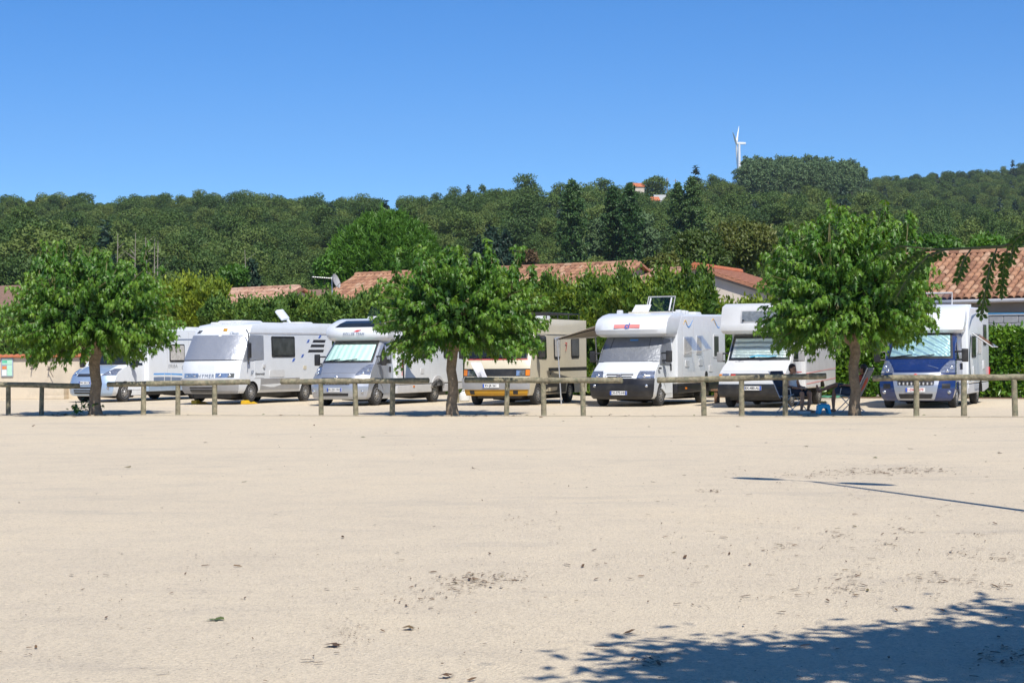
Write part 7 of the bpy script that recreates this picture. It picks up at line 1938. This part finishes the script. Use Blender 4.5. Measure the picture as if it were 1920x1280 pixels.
chain(mb, [(-.06, -.10, .50), (.18, -.08, .62), (.36, -.02, .70)], [.092, .08, .058]); chain(mb, [(.36, -.02, .70), (.58, .04, .62), (.78, .08, .54)], [.056, .054, .034]); chain(mb, [(.79, .08, .53), (.83, .08, .60), (.85, .08, .68)], [.04, .036, .026])
fuse(mb, 'body', M['skin2'], per2, .0085, 3)
tb = MB(); chain(tb, [(-.10, 0, .53), (-.24, 0, .68), (-.34, 0, .84)], [.143, .147, .14])
for s_ in (-1, 1): chain(tb, [(-.34, s_ * .13, .88), (-.34, s_ * .19, .89), (-.26, s_ * .23, .78)], [.085, .075, .062])
fuse(tb, 'shirt', M['redshirt'], per2, .011, 3)
sb = MB(); chain(sb, [(-.08, .09, .50), (.14, .115, .535), (.29, .12, .55)], [.115, .10, .086]); chain(sb, [(-.08, -.09, .50), (.14, -.08, .60), (.28, -.045, .665)], [.115, .10, .086]); sb.ball((-.08, 0, .50), (.14, .17, .11), 10)
fuse(sb, 'shorts', M['shorts2'], per2, .011, 3)
face_parts(per2, (-.35, 0, 1.09), (1, 0, .1))
# --- blue step stool with fruit, white dish
p3 = on_ground(1544, 775.5)
st = empty('step_stool', p3, R(8), 'bright blue plastic step stool between the two camping chairs', 'stool')
MB().box(-.13, .13, -.10, .10, .215, .245).build('top', M['bluestool'], st, bevel=.015)
for s_ in (-1, 1):
    arch = [(-.175, 0), (-.105, 0), (-.07, .11), (-.035, .14), (.035, .14), (.07, .11), (.105, 0), (.175, 0), (.135, .215), (-.135, .215)]
    MB().prism(arch, s_ * .10 - .012, s_ * .10 + .012, 'y').build('side_panel', M['bluestool'], st, bevel=.006)
    MB().prism([(-.115, .02), (.115, .02), (.095, .215), (-.095, .215)], s_ * .145 - .008, s_ * .145 + .008, 'x').build('end_panel', M['bluestool'], st, bevel=.005)
bw = MB().lathe([(.005, 0), (.06, 0), (.12, .035), (.125, .037), (.06, .012), (.005, .01)], (0, 0, 0), 'z', 18).build('fruit_dish', M['offwhite']); bw.location = p3 + Vector((0, 0, .246)); tag(bw, 'shallow dish on the blue stool', 'dish')
M['fruit'] = plain('yellow_fruit', (0.70, 0.42, 0.03), 0.5, var=0.2, scale=20)
for k, (x, y) in enumerate(((-.05, -.02), (.03, -.03), (.05, .04))):
    o = MB().tube([(-.06, 0, 0), (-.02, 0, .018), (.03, 0, .02), (.07, 0, .0)], [.008, .017, .017, .006], 8).build('banana', M['fruit']); o.location = p3 + Vector((x, y, .285)); o.rotation_euler = (0, 0, k * .7)
    tag(o, 'yellow banana in the dish on the blue stool', 'fruit', 'fruit on the stool')
p4 = on_ground(1508, 776)
o = MB().loft([[Vector((.17 * k * math.cos(a), .10 * k * math.sin(a), z)) for a in [2 * math.pi * q / 18 for q in range(18)]] for z, k in ((0, .8), (.05, 1.0), (.07, 1.02), (.055, .92), (.02, .75))]).build('white_tray', M['offwhite']); o.location = p4; o.rotation_euler = (0, 0, R(-5))
tag(o, 'white oval tray on the ground before the feet of the person in the singlet', 'tray')

# ------------------------------------------------------------------ summer haze
hm = bpy.data.materials.new('summer_haze'); hm.use_nodes = True
hn = hm.node_tree
for n in list(hn.nodes): hn.nodes.remove(n)
ho = hn.nodes.new('ShaderNodeOutputMaterial'); hv = hn.nodes.new('ShaderNodeVolumePrincipled')
hv.inputs['Color'].default_value = (0.86, 0.92, 1.0, 1); hv.inputs['Density'].default_value = 0.00008
hv.inputs['Anisotropy'].default_value = 0.2
hn.links.new(hv.outputs[0], ho.inputs['Volume'])
hz = MB().box(-3000, 3000, -400, 3800, -1.5, 470).build('haze', hm, smooth=False)
tag(hz, 'thin pale summer haze over the whole valley', 'haze', kind='stuff')
